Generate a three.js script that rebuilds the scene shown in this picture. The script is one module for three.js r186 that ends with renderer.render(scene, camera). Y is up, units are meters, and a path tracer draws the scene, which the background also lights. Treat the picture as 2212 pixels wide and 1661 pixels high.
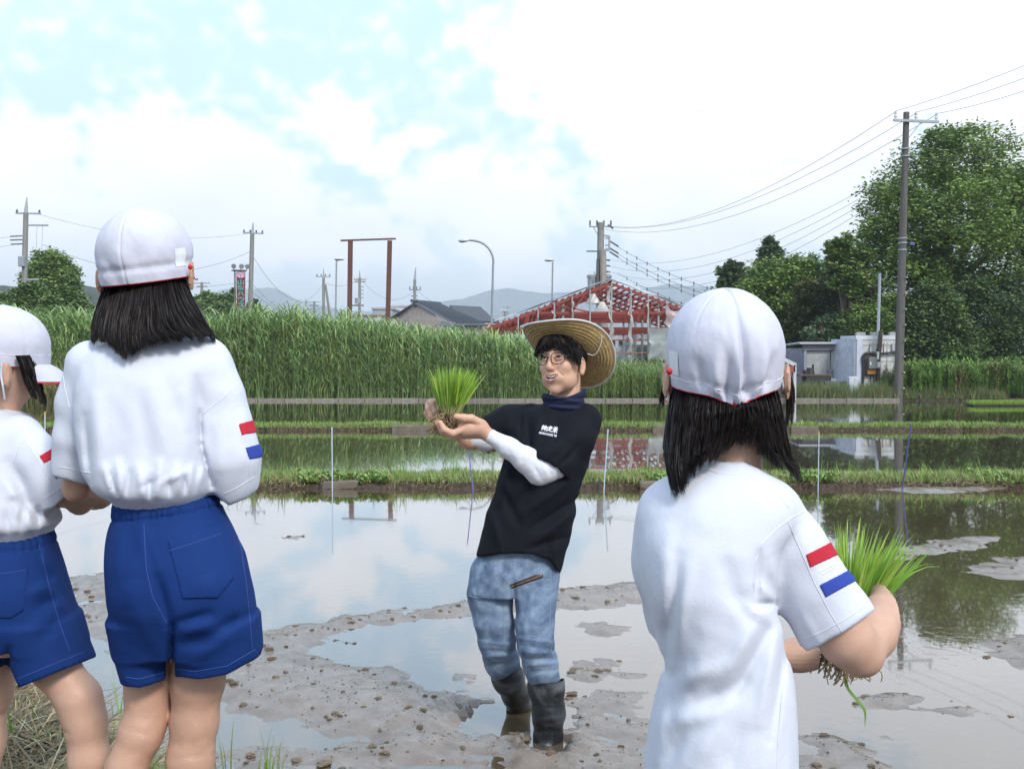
import * as THREE from 'three';
import { mergeGeometries, mergeVertices, toCreasedNormals } from 'three/addons/utils/BufferGeometryUtils.js';
import { RoundedBoxGeometry } from 'three/addons/geometries/RoundedBoxGeometry.js';
import { createNoise2D, createNoise3D, createNoise4D } from 'simplex-noise';

// ---------- camera, sky, sun, exposure ----------
const EYE = 1.54, FOC = 2372, HORIZON = 760, MIDX = 1106, MIDY = 830.5;
const PITCH = Math.atan((MIDY - HORIZON) / FOC);
const scene = new THREE.Scene();
const camera = new THREE.PerspectiveCamera(2 * Math.atan(384 / (FOC * 1024 / 2212)) * 180 / Math.PI, 4 / 3, 0.05, 9000);
camera.position.set(0, EYE, 0);
camera.rotation.x = -PITCH;
scene.add(camera);
const renderer = new THREE.WebGLRenderer({ antialias: true });
renderer.setSize(1024, 768);
renderer.toneMapping = THREE.LinearToneMapping;
renderer.toneMappingExposure = 1.3;
renderer.shadowMap.enabled = true;

const mulberry = (s) => () => { s = (s + 0x6d2b79f5) | 0; let t = Math.imul(s ^ (s >>> 15), 1 | s); t = (t + Math.imul(t ^ (t >>> 7), 61 | t)) ^ t; return ((t ^ (t >>> 14)) >>> 0) / 4294967296; };
const n2 = createNoise2D(mulberry(11)), n3 = createNoise3D(mulberry(12)), n4 = createNoise4D(mulberry(13));
const fbm2 = (x, y, o = 4) => { let s = 0, a = 0.5; for (let i = 0; i < o; i++) { s += a * n2(x, y); x = x * 2.03 + 7.1; y = y * 2.03 - 3.7; a *= 0.5; } return s; };
const fbm3 = (x, y, z, o = 4) => { let s = 0, a = 0.5; for (let i = 0; i < o; i++) { s += a * n3(x, y, z); x = x * 2.03 + 7.1; y = y * 2.03 - 3.7; z = z * 2.03 + 1.3; a *= 0.5; } return s; };
const clamp = (x, a, b) => Math.min(b, Math.max(a, x));
const sstep = (a, b, x) => { const t = clamp((x - a) / (b - a), 0, 1); return t * t * (3 - 2 * t); };
const lerp = (a, b, t) => a + (b - a) * t;
const V = (x, y, z) => new THREE.Vector3(x, y, z);

// A computed summer sky: pale air, broken cumulus low in the north and thin bright cloud everywhere else.
function skyTexture() {
  const W = 2048, H = 1024, data = new Float32Array(W * H * 4);
  const puffs = [ // azimuth and elevation of the heaps of cloud, as tangents, with their half width
    [-.323, .205, .040], [-.34, .175, .046], [-.29, .178, .046], [-.258, .155, .05], [-.232, .14, .045], [-.277, .118, .065], [-.215, .108, .05], [-.32, .135, .055],
    [-.44, .17, .05], [-.458, .138, .065], [-.415, .138, .045], [-.163, .212, .032], [-.147, .197, .024], [-.1, .194, .018], [-.118, .183, .014],
    [.06, .285, .07], [.08, .262, .085], [.17, .275, .085], [.27, .278, .09], [.39, .295, .1], [.06, .244, .052], [.02, .265, .055], [.13, .235, .06],
    [-.045, .14, .05], [0, .118, .065], [.125, .18, .06], [.165, .16, .085], [.29, .175, .085], [-.087, .126, .03], [.2, .12, .07], [.22, .22, .05],
    [-.5, .1, .08], [.5, .2, .12], [.48, .33, .14], [-.14, .09, .05], [-.37, .09, .06]];
  for (let j = 0; j < H; j++) for (let i = 0; i < W; i++) {
    const el = ((j + .5) / H - .5) * Math.PI, ph = ((i + .5) / W - .5) * 2 * Math.PI;
    const dx = Math.cos(ph) * Math.cos(el), dy = Math.sin(el), dz = Math.sin(ph) * Math.cos(el);
    if (dy < -.03) { const o = (j * W + i) * 4; data[o] = .5; data[o + 1] = .52; data[o + 2] = .55; data[o + 3] = 1; continue; }
    const e = Math.max(dy, 0);
    const up = Math.pow(e, .55);
    let r = lerp(.72, .48, up), g = lerp(.92, .76, up), b = lerp(1.04, 1.12, up);
    // high thin cloud, everywhere
    const px = dx / (e + .22), pz = dz / (e + .22);
    let veil = sstep(-.15, .5, fbm2(px * .8 + 3, pz * .8, 4)) * .2 + .06 + .55 * sstep(.16, .015, e);
    // heaped cloud
    let heap = 0;
    const w1 = fbm3(dx * 9, dy * 13, dz * 9, 5), w2 = fbm3(dx * 9 + 40, dy * 13, dz * 9, 5), fine = fbm3(dx * 28, dy * 34, dz * 28, 5);
    if (dz < -.15) {
      const a = dx / -dz + w1 * .045, t = dy / -dz + w2 * .035;
      for (const [ca, ct, s] of puffs) { const q = ((a - ca) * (a - ca) + (t - ct) * (t - ct) * 1.25) / (s * s); if (q < 4) heap = Math.max(heap, 1.25 - q * .8); }
    }
    const all = fbm3(dx * 3.1 + 9, dy * 5.5, dz * 3.1, 5) + .5 * w1;
    heap = Math.max(heap * .95, (dz < -.35 && Math.abs(dx / dz) < .62 && dy < .36) ? -1 : sstep(.12, .5, all) * .95);
    const c = sstep(-.12, .72, heap + fine * .7 + w2 * .25);
    const k = clamp(veil * (1 - c) + c, 0, 1);
    const under = .5 + .5 * fbm3(dx * 6 - 5, dy * 10, dz * 6, 3);
    const cr = lerp(.93, 1.16, under), cg = lerp(.97, 1.17, under), cb = lerp(1.08, 1.22, under);
    r = lerp(r, cr, k); g = lerp(g, cg, k); b = lerp(b, cb, k);
    if (dy < 0) { r = .5; g = .52; b = .55; }
    const o = (j * W + i) * 4; data[o] = r; data[o + 1] = g; data[o + 2] = b; data[o + 3] = 1;
  }
  const t = new THREE.DataTexture(data, W, H, THREE.RGBAFormat, THREE.FloatType);
  t.mapping = THREE.EquirectangularReflectionMapping; t.magFilter = THREE.LinearFilter; t.minFilter = THREE.LinearFilter; t.wrapS = THREE.RepeatWrapping; t.needsUpdate = true;
  return t;
}
scene.background = skyTexture();
scene.environment = scene.background;
const sun = new THREE.DirectionalLight(new THREE.Color(1, .95, .87), 2.5);
sun.position.set(34, 58, 44); sun.target.position.set(0, 0, -12);
sun.castShadow = true; sun.shadow.radius = 24; sun.shadow.mapSize.set(2048, 2048);
Object.assign(sun.shadow.camera, { left: -60, right: 60, top: 60, bottom: -60, near: 1, far: 220 });
scene.add(sun, sun.target);

// ---------- helpers ----------
// A point seen at (px, py) of the 2212 wide photograph, at the given distance ahead of the camera.
function P(px, py, d) {
  const xc = (px - MIDX) / FOC, yc = -(py - MIDY) / FOC, y = yc * Math.cos(PITCH) - Math.sin(PITCH), z = yc * Math.sin(PITCH) + Math.cos(PITCH);
  return V(xc / z * d, EYE + y / z * d, -d);
}
const G = (px, py, level = 0) => { const a = P(px, py, 1), k = (level - EYE) / (a.y - EYE); return V(a.x * k, level, a.z * k); };
const used = new Map();
const numbered = (n) => { const k = used.get(n) || 0; used.set(n, k + 1); return k ? n + '_' + String(k).padStart(3, '0') : n; };
function tag(o, label, category, group, kind) { if (label) o.userData.label = label; if (category) o.userData.category = category; if (group) o.userData.group = group; if (kind) o.userData.kind = kind; return o; }
function thing(name, label, category, pos = [0, 0, 0], group) { const g = new THREE.Group(); g.name = numbered(name); g.position.set(...pos); scene.add(g); return tag(g, label, category, group); }
function part(name, geo, m, parent) { const o = new THREE.Mesh(Array.isArray(geo) ? merge(geo) : geo, m); o.name = name; parent.add(o); return o; }
function single(name, geo, m, label, category, group, kind) { const o = new THREE.Mesh(Array.isArray(geo) ? merge(geo) : geo, m); o.name = numbered(name); scene.add(o); return tag(o, label, category, group, kind); }
function merge(list) {
  list = list.map((g) => (g.index ? g.toNonIndexed() : g));
  const keys = ['position', 'normal', 'uv', 'color'].filter((k) => list.every((g) => g.attributes[k]));
  for (const g of list) for (const k of Object.keys(g.attributes)) if (!keys.includes(k)) g.deleteAttribute(k);
  return mergeGeometries(list);
}
const rgb = (r, g, b) => new THREE.Color().setRGB(r, g, b);
const mat = (r, g, b, roughness = .8, more = {}) => new THREE.MeshPhysicalMaterial({ color: rgb(r, g, b), roughness, side: THREE.DoubleSide, ...more });
const box = (w, h, d, x = 0, y = 0, z = 0) => new THREE.BoxGeometry(w, h, d).translate(x, y, z);
// a straight bar between two points: round (sides) or square (4)
function bar(a, b, ra, rb = ra, sides = 8, caps = true) {
  const d = b.clone().sub(a), L = d.length(), g = new THREE.CylinderGeometry(rb, ra, L, sides, 1, !caps);
  g.translate(0, L / 2, 0); g.applyQuaternion(new THREE.Quaternion().setFromUnitVectors(V(0, 1, 0), d.divideScalar(L))); g.translate(a.x, a.y, a.z); return g;
}
// a rectangular bar between two points, w across and h deep
function beam(a, b, w, h, up = V(0, 1, 0)) {
  const d = b.clone().sub(a), L = d.length(); d.divideScalar(L);
  const x = d.clone().cross(up); if (x.lengthSq() < 1e-6) x.set(1, 0, 0); x.normalize(); const y = x.clone().cross(d);
  const g = new THREE.BoxGeometry(w, h, L), m = new THREE.Matrix4().makeBasis(x, y, d.clone().negate()); m.setPosition(a.clone().add(b).multiplyScalar(.5)); return g.applyMatrix4(m);
}
function tube(points, radius, sides = 6, segs = 0) {
  const c = new THREE.CatmullRomCurve3(points.map((p) => (p.isVector3 ? p : V(...p))));
  return new THREE.TubeGeometry(c, segs || points.length * 5, radius, sides, false);
}
// computed textures
function noiseTexture(size, f, linear = true) {
  const d = new Uint8Array(size * size * 4);
  for (let j = 0; j < size; j++) for (let i = 0; i < size; i++) { const c = f(i / size, j / size), o = (j * size + i) * 4; d[o] = clamp(c[0], 0, 1) * 255; d[o + 1] = clamp(c[1], 0, 1) * 255; d[o + 2] = clamp(c[2], 0, 1) * 255; d[o + 3] = 255; }
  const t = new THREE.DataTexture(d, size, size, THREE.RGBAFormat); t.wrapS = t.wrapT = THREE.RepeatWrapping; t.magFilter = THREE.LinearFilter; t.minFilter = THREE.LinearMipmapLinearFilter; t.generateMipmaps = true; if (!linear) t.colorSpace = THREE.SRGBColorSpace; t.needsUpdate = true; return t;
}
// noise on a torus, so that the picture tiles
const tileN = (u, v, f, s = 0) => { const a = u * 2 * Math.PI, b = v * 2 * Math.PI, R = f / (2 * Math.PI); return n4(Math.cos(a) * R + s, Math.sin(a) * R, Math.cos(b) * R, Math.sin(b) * R + s); };
const tileF = (u, v, f, o, s = 0) => { let t = 0, a = .5; for (let i = 0; i < o; i++) { t += a * tileN(u, v, f, s + i * 9); f *= 2; a *= .5; } return t; };
const grayTex = (size, f) => noiseTexture(size, (u, v) => { const k = f(u, v); return [k, k, k]; });
function uvMetres(g, k, ax = 'xz') { const p = g.attributes.position, uv = new Float32Array(p.count * 2); for (let i = 0; i < p.count; i++) { uv[i * 2] = p['get' + ax[0].toUpperCase()](i) * k; uv[i * 2 + 1] = p['get' + ax[1].toUpperCase()](i) * k; } g.setAttribute('uv', new THREE.BufferAttribute(uv, 2)); return g; }
// planar box-mapped uv per face direction, in metres
function uvBox(g, k) { g = g.index ? g.toNonIndexed() : g; g.computeVertexNormals(); const p = g.attributes.position, n = g.attributes.normal, uv = new Float32Array(p.count * 2); for (let i = 0; i < p.count; i++) { const ax = Math.abs(n.getX(i)), ay = Math.abs(n.getY(i)), az = Math.abs(n.getZ(i)); let a, b; if (ay > ax && ay > az) { a = p.getX(i); b = p.getZ(i); } else if (ax > az) { a = p.getZ(i); b = p.getY(i); } else { a = p.getX(i); b = p.getY(i); } uv[i * 2] = a * k; uv[i * 2 + 1] = b * k; } g.setAttribute('uv', new THREE.BufferAttribute(uv, 2)); return g; }
const grainTex = noiseTexture(512, (u, v) => { const k = .82 + .15 * tileF(u, v, 7, 5, 2) + .07 * tileN(u, v, 150, 5); return [k, k, k]; }, false);
const roughTex = grayTex(512, (u, v) => .5 + .45 * tileF(u, v, 16, 6, 31));
// weathered: metal, concrete or paint with streaks and patches of its own
const worn = (r, g, b, rough = .7, more = {}) => mat(r * 1.25, g * 1.25, b * 1.25, rough, { map: grainTex, bumpMap: roughTex, bumpScale: .004, ...more });

// one leaf blade or stalk: a narrow bent strip from the origin; colour per blade
function blade(out, base, dir, h, w, bend, segs, col, twist = 0, tipW = .08) {
  const side = V(-Math.sin(dir + twist), 0, Math.cos(dir + twist)), fx = Math.cos(dir), fz = Math.sin(dir);
  let x = base.x, y = base.y, z = base.z, pa = null, pb = null; const ang0 = bend[0], ang1 = bend[1];
  for (let i = 0; i <= segs; i++) {
    const t = i / segs, ww = w * (t < .25 ? .6 + 1.6 * t : lerp(1, tipW, Math.pow((t - .25) / .75, 1.3))) * .5;
    const a = V(x - side.x * ww, y, z - side.z * ww), b = V(x + side.x * ww, y, z + side.z * ww);
    if (pa) { out.p.push(pa.x, pa.y, pa.z, pb.x, pb.y, pb.z, b.x, b.y, b.z, pa.x, pa.y, pa.z, b.x, b.y, b.z, a.x, a.y, a.z); for (let k = 0; k < 6; k++) out.c.push(...col); }
    pa = a; pb = b; const an = lerp(ang0, ang1, t), L = h / segs; x += fx * Math.sin(an) * L; z += fz * Math.sin(an) * L; y += Math.cos(an) * L;
  }
}
function bladesGeometry(out) { const g = new THREE.BufferGeometry(); g.setAttribute('position', new THREE.Float32BufferAttribute(out.p, 3)); g.setAttribute('color', new THREE.Float32BufferAttribute(out.c, 3)); g.computeVertexNormals(); return g; }
const vary = (R, c, k) => { const s = 1 + (R() - .5) * k, t = (R() - .5) * k * .5; return [c[0] * (s + t), c[1] * s, c[2] * (s - t)]; };
// copies of a few geometries, scattered: rows of [x, y, z, turn, scale, tallness]
function scatter(name, geos, m, rows, parent, tint = .25) {
  const R = mulberry(name.length * 77 + rows.length), sets = geos.map(() => []);
  rows.forEach((r) => sets[Math.floor(R() * geos.length)].push(r));
  const M = new THREE.Matrix4(), q = new THREE.Quaternion(), e = new THREE.Euler();
  geos.forEach((g, k) => {
    if (!sets[k].length) return;
    const im = new THREE.InstancedMesh(g, m, sets[k].length);
    sets[k].forEach(([x, y, z, turn = 0, s = 1, tall = 1, tx = 0, tz = 0], i) => { q.setFromEuler(e.set(tx, turn, tz, 'YXZ')); M.compose(V(x, y, z), q, V(s, s * tall, s)); im.setMatrixAt(i, M); const c = 1 + (R() - .5) * tint; im.setColorAt(i, rgb(c * (1 + (R() - .5) * tint * .4), c, c)); });
    im.name = name; im.userData.kind = 'stuff'; parent.add(im);
  });
}
const stuff = (name, label, category) => { const g = new THREE.Group(); g.name = numbered(name); scene.add(g); return tag(g, label, category, null, 'stuff'); };
// ---------- ground, mud, water, banks ----------
const soilTex = noiseTexture(1024, (u, v) => { const a = tileF(u, v, 14, 6, 3), b = tileN(u, v, 230, 8); return [.62 + .5 * a + .12 * b, .6 + .5 * a + .12 * b, .58 + .5 * a + .12 * b]; }, false);
const mudTex = noiseTexture(1024, (u, v) => { const a = tileF(u, v, 5, 5, 43), b = tileF(u, v, 60, 3, 8); return [.86 + .16 * a + .05 * b, .855 + .16 * a + .05 * b, .85 + .17 * a + .05 * b]; }, false);
const mudBump = grayTex(1024, (u, v) => .5 + .5 * tileF(u, v, 26, 6, 51) + .18 * Math.max(0, tileN(u, v, 60, 70)) );
const FAR_Z = -41, MID_LEVEL = -.15, FAR_LEVEL = -.3;
{ // the ground, one sheet: the bank's foot, the beds of the three paddies, the land beyond
  const prof = [[400, .3], [1.5, .2], [-1.2, -.2], [-3, -.34], [-12.4, -.34], [-23.6, -.5], [-40.9, -.6], [-41.3, -.22], [-60, -.2], [-200, 0], [-700, 1], [-3600, 2]];
  const xs = [-3600, -700, -120, -40, 0, 40, 120, 700, 3600], p = [], ix = [];
  prof.forEach(([z, y]) => xs.forEach((x) => p.push(x, y, z)));
  for (let j = 0; j < prof.length - 1; j++) for (let i = 0; i < xs.length - 1; i++) { const a = j * xs.length + i, b = a + xs.length; ix.push(a, a + 1, b, a + 1, b + 1, b); }
  const g = new THREE.BufferGeometry(); g.setAttribute('position', new THREE.Float32BufferAttribute(p, 3)); g.setIndex(ix); g.computeVertexNormals(); uvMetres(g, .4);
  single('ground', g, mat(.17, .15, .09, .95, { map: soilTex }), 'brown earth with low weeds beyond the flooded paddies', 'ground', null, 'structure');
}
const poly = (pts, level = 0) => pts.map(([x, y]) => { const q = G(x, y, level); return [q.x, q.z]; });
function sdPoly(v, x, z) { // signed distance, positive inside
  let d = 1e9, s = -1;
  for (let i = 0, j = v.length - 1; i < v.length; j = i++) {
    const ex = v[j][0] - v[i][0], ez = v[j][1] - v[i][1], wx = x - v[i][0], wz = z - v[i][1], t = clamp((wx * ex + wz * ez) / (ex * ex + ez * ez), 0, 1), bx = wx - ex * t, bz = wz - ez * t;
    d = Math.min(d, bx * bx + bz * bz);
    const c1 = z >= v[i][1], c2 = z < v[j][1], c3 = ex * wz > ez * wx; if ((c1 && c2 && c3) || (!c1 && !c2 && !c3)) s = -s;
  }
  return s * Math.sqrt(d);
}
const MUD = [ // mud banks standing out of the near paddy's water: outline and how far they rise
  [[[130, 1243], [230, 1240], [330, 1300], [450, 1345], [555, 1362], [640, 1352], [720, 1332], [870, 1318], [1010, 1298], [1200, 1275], [1420, 1250], [1440, 1298], [1290, 1308], [1180, 1318], [1010, 1332], [900, 1342], [800, 1349], [740, 1365], [700, 1392], [692, 1412], [740, 1428], [800, 1440], [870, 1460], [950, 1482], [1020, 1500], [1075, 1515], [1110, 1540], [1110, 1600], [1070, 1640], [1060, 1720], [520, 1720], [470, 1660], [500, 1632], [600, 1622], [700, 1618], [748, 1600], [680, 1580], [590, 1560], [540, 1545], [480, 1520], [400, 1500], [250, 1400], [240, 1385], [145, 1365], [138, 1300]], .03],
  [[[1210, 1500], [1290, 1490], [1400, 1500], [1410, 1720], [1080, 1720], [1100, 1640], [1230, 1600]], .006],
  [[[1200, 1442], [1260, 1424], [1330, 1438], [1350, 1452], [1290, 1470], [1220, 1464]], .035],
  [[[1730, 1588], [1800, 1582], [1880, 1600], [1945, 1640], [1970, 1720], [1720, 1720]], .016],
  [[[1845, 1512], [1920, 1497], [2000, 1505], [1940, 1523], [1870, 1524]], .012], [[[1980, 1533], [2060, 1524], [2130, 1530], [2060, 1542]], .01],
  [[[1920, 1192], [2010, 1170], [2100, 1156], [2175, 1157], [2130, 1182], [2020, 1197], [1950, 1208]], .016], [[[2085, 1227], [2160, 1205], [2240, 1190], [2240, 1256], [2150, 1250]], .016],
  [[[2120, 1390], [2200, 1368], [2260, 1370], [2260, 1450], [2180, 1446]], .012], [[[1255, 1354], [1310, 1344], [1372, 1354], [1320, 1374], [1270, 1370]], .012],
  [[[1205, 1379], [1250, 1373], [1258, 1385], [1215, 1388]], .02], [[[605, 1161], [640, 1154], [668, 1159], [640, 1166]], .015], [[[1000, 1470], [1020, 1466], [1030, 1474], [1008, 1478]], .012],
  [[[1370, 1208], [1440, 1200], [1440, 1218]], .012], [[[1880, 1056], [2000, 1050], [2260, 1036], [2260, 1052], [2000, 1066]], .02], [[[540, 1130], [560, 1128], [562, 1134]], .015],
].map(([v, h]) => [poly(v), h]);
const POOLS = [[[600, 1648], [720, 1640], [748, 1655], [700, 1690], [590, 1680]], [[975, 1572], [1018, 1558], [1040, 1580], [1075, 1612], [1010, 1610]], [[860, 1648], [1000, 1632], [1060, 1650], [1050, 1700], [860, 1680]], [[148, 1292], [225, 1294], [236, 1306], [160, 1312]], [[930, 1489], [1000, 1473], [1050, 1489], [990, 1502]], [[178, 1392], [245, 1405], [258, 1450], [190, 1440]]].map((v) => poly(v));
const BOOTS = [G(1183, 1612), G(1120, 1530)];
const grooves = [[G(841, 1587), G(990, 1517)], [G(867, 1588), G(1018, 1525)]];
function segDist(x, z, a, b) { const ex = b.x - a.x, ez = b.z - a.z, t = clamp(((x - a.x) * ex + (z - a.z) * ez) / (ex * ex + ez * ez), 0, 1); return Math.hypot(x - a.x - ex * t, z - a.z - ez * t); }
function mudHeight(x, z) {
  let h = -.06;
  const wob = fbm2(x * 2.1, z * 2.1, 4) * .22 + fbm2(x * 9, z * 9, 3) * .05;
  for (const [v, top] of MUD) { const d = sdPoly(v, x, z); if (d > -.6) h = Math.max(h, clamp((d + wob * .45) * .13, -.06, top)); }
  for (const v of POOLS) { const d = sdPoly(v, x, z); if (d > -.3) h = Math.min(h, .02 - clamp((d + wob * .3 + .05) * .2, -.2, .05)); }
  h += fbm2(x * 3.3 + 5, z * 3.3, 3) * .016 + fbm2(x * 11, z * 11, 3) * .0055 + Math.max(0, n2(x * 34, z * 34)) * .0022 + n2(x * 75, z * 75) * .001;
  for (const [a, b] of grooves) { const d = segDist(x, z, a, b); h += -.018 * Math.exp(-((d / .022) ** 2)) + .008 * Math.exp(-(((d - .05) / .025) ** 2)); }
  { const b = BOOTS[0], dx = x - b.x, dz = z - b.z, d = Math.hypot(dx, dz) + n2(x * 14, z * 14) * .02; h = lerp(h, .03 + n2(x * 22, z * 22) * .012, Math.exp(-(((d - .13) / .05) ** 2)) * (dz > -.1 ? .95 : .6)); if (d < .09) h = Math.min(h, -.03); }
  { const b = BOOTS[1], d = Math.hypot(x - b.x, z - b.z - .12) + n2(x * 9, z * 9) * .04; if (d < .24) h = Math.min(h, -.02 - (.24 - d) * .1); }
  return h;
}
{
  const xs = [], zs = []; for (let x = -5.6; x <= 5.6; x += .024) xs.push(x);
  let z = -3.05; while (z > -12.6) { zs.push(z); z -= lerp(.016, .07, clamp((-z - 3.5) / 7, 0, 1)); }
  const p = new Float32Array(xs.length * zs.length * 3), h = new Float32Array(xs.length * zs.length), ix = []; let o = 0;
  zs.forEach((zz, j) => xs.forEach((xx, i) => { const inView = Math.abs(xx) < -zz * .56 + .5; const hh = inView ? mudHeight(xx, zz) : -.06; h[j * xs.length + i] = hh; p[o++] = xx; p[o++] = hh; p[o++] = zz; }));
  for (let j = 0; j < zs.length - 1; j++) for (let i = 0; i < xs.length - 1; i++) { const a = j * xs.length + i, b = a + xs.length; if (Math.max(h[a], h[a + 1], h[b], h[b + 1]) > -.025) ix.push(a, a + 1, b, a + 1, b + 1, b); }
  const g = new THREE.BufferGeometry(); g.setAttribute('position', new THREE.BufferAttribute(p, 3)); g.setIndex(ix); uvMetres(g, 1.4); g.computeVertexNormals();
  single('mud', g, mat(.29, .245, .21, .22, { map: mudTex, bumpMap: mudBump, bumpScale: .003, ior: 1.45 }), 'wet grey brown mud standing out of the near paddy', 'mud', null, 'structure');
}
const rippleA = grayTex(1024, (u, v) => .5 + .4 * tileF(u, v, 20, 4, 17));
function water(name, pts, level, bump, label) {
  const s = new THREE.Shape(pts.map(([x, z]) => new THREE.Vector2(x, -z))), g = new THREE.ShapeGeometry(s).rotateX(-Math.PI / 2).translate(0, level, 0); uvMetres(g, .5);
  const m = mat(.095, .07, .038, .02, { ior: 1.6, clearcoat: 1, clearcoatRoughness: .02, bumpMap: rippleA, bumpScale: bump, clearcoatNormalMap: null });
  return single(name, g, m, label, 'water', null, 'structure');
}
water('paddy_water', [[-40, -2.4], [40, -2.4], [40, -12.8], [-40, -12.8]], 0, .0011, 'shallow muddy water of the near paddy, mirroring the sky');
water('paddy_water', [[-40, -12.5], [40, -12.5], [40, -24], [-40, -24]], MID_LEVEL, .0016, 'narrow strip of paddy water between the two grassy dikes');
water('paddy_water', [[-40, -23.6], [40, -23.6], [40, -41.05], [-40, -41.05]], FAR_LEVEL, .0012, 'far paddy water mirroring the tall reeds');

// clods and crumbs lying on the mud
const clodGeos = [1, 2, 3, 4].map((s) => { const g = new THREE.IcosahedronGeometry(1, 2), p = g.attributes.position; for (let i = 0; i < p.count; i++) { const v = V().fromBufferAttribute(p, i), k = 1 + .45 * n3(v.x * 1.3 + s * 9, v.y * 1.3, v.z * 1.3) + .2 * n3(v.x * 4, v.y * 4 + s, v.z * 4); p.setXYZ(i, v.x * k * 1.3, v.y * k * .6, v.z * k); } g.computeVertexNormals(); return g; });
{
  const R = mulberry(5), rows = [];
  for (let k = 0; k < 60000 && rows.length < 1500; k++) { const d = 3.4 + R() * 5.5, x = (R() * 2 - 1) * d * .5, h = mudHeight(x, -d); if (h < -.008 || (h < .006 && R() < .6)) continue; const s = .0025 + Math.pow(R(), 11) * .016; rows.push([x, h + s * .1, -d, R() * 7, s, .6 + R() * .6]); }
  for (const [px, py, s] of [[1268, 1455, .05], [1290, 1452, .04], [1246, 1449, .04], [1235, 1456, .03], [1310, 1450, .03], [1228, 1511, .025], [1235, 1500, .03], [560, 1532, .04], [548, 1530, .03], [1112, 1590, .04], [1250, 1612, .03], [640, 1644, .03], [700, 1652, .04], [1240, 1600, .03], [1130, 1598, .035], [625, 1160, .03], [655, 1158, .02]]) { const q = G(px, py); rows.push([q.x, .006, q.z, R() * 6, s * .6, .6]); }
  const st = stuff('mud_clods', 'small clods and crumbs lying on the wet mud', 'mud'); scatter('mud_clods', clodGeos, mat(.17, .125, .085, .75, { bumpMap: mudBump, bumpScale: .003 }), rows, st, .5);
}

// ----- the two dikes between the paddies
const earthMat = mat(.15, .105, .07, .9, { map: soilTex, bumpMap: mudBump, bumpScale: .02 });
function dike(name, z0, z1, top, low, label) { // z0 near foot, z1 far foot
  const xs = [], ix = [], p = [], K = 9; for (let x = -26; x <= 26; x += .09) xs.push(x);
  const wl = (x, s) => fbm2(x * .9 + s, s * 3, 4) * .16;
  xs.forEach((x) => { for (let k = 0; k <= K; k++) { const t = k / K, zz = lerp(z0, z1, t) + (k < 4 ? wl(x, 1) : wl(x, 8)) * (k === 0 || k === K ? 1 : .7); const hh = k === 0 || k === K ? low - .1 : low + (top - low) * (1 - Math.pow(Math.abs(t * 2 - 1), 5)) + fbm2(x * 2.2, t * 3 + z0, 4) * .05; p.push(x, hh, zz); } });
  for (let i = 0; i < xs.length - 1; i++) for (let k = 0; k < K; k++) { const a = i * (K + 1) + k, b = a + K + 1; ix.push(a, b, a + 1, b, b + 1, a + 1); }
  const g = new THREE.BufferGeometry(); g.setAttribute('position', new THREE.Float32BufferAttribute(p, 3)); g.setIndex(ix); g.computeVertexNormals(); uvMetres(g, 1.1);
  single(name, g, earthMat, label, 'embankment', null, 'structure');
}
dike('embankment', -12.25, -13.15, .06, 0, 'earth dike with grass on top behind the near paddy');
dike('embankment', -23.4, -24.2, -.07, MID_LEVEL, 'second earth dike, thin and grassy, before the far paddy');

// grass on the dikes
const leafMat = mat(1, 1, 1, .62, { vertexColors: true, transmission: .18, thickness: 0 });
const GREENS = { lush: [.2, .35, .055], mid: [.17, .28, .06], pale: [.29, .38, .11], dry: [.38, .31, .15], dark: [.06, .12, .033], blue: [.13, .22, .08] };
function tuft(seed, n, h, w, spread, lean, cols, segs = 4) {
  const R = mulberry(seed), o = { p: [], c: [] };
  for (let i = 0; i < n; i++) { const a = R() * 7, r = Math.sqrt(R()) * spread; blade(o, V(Math.cos(a) * r, 0, Math.sin(a) * r), R() * 7, h * (.45 + .6 * R()), w * (.7 + .6 * R()), [R() * lean * .3, lean * (.4 + R())], segs, vary(R, cols[Math.floor(R() * cols.length)], .5), R() * .8); }
  return bladesGeometry(o);
}
function weed(seed, n, r, cols) { // low broad leaves
  const R = mulberry(seed), o = { p: [], c: [] };
  for (let i = 0; i < n; i++) { const a = R() * 7, q = Math.sqrt(R()) * r, y = .02 + R() * .06, s = .02 + R() * .02, d = R() * 7, t = .3 + R() * .6; blade(o, V(Math.cos(a) * q, y, Math.sin(a) * q), d, s * 1.6, s * 1.3, [t, t + .9], 2, vary(R, cols[Math.floor(R() * cols.length)], .5), 0, .5); }
  return bladesGeometry(o);
}
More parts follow.
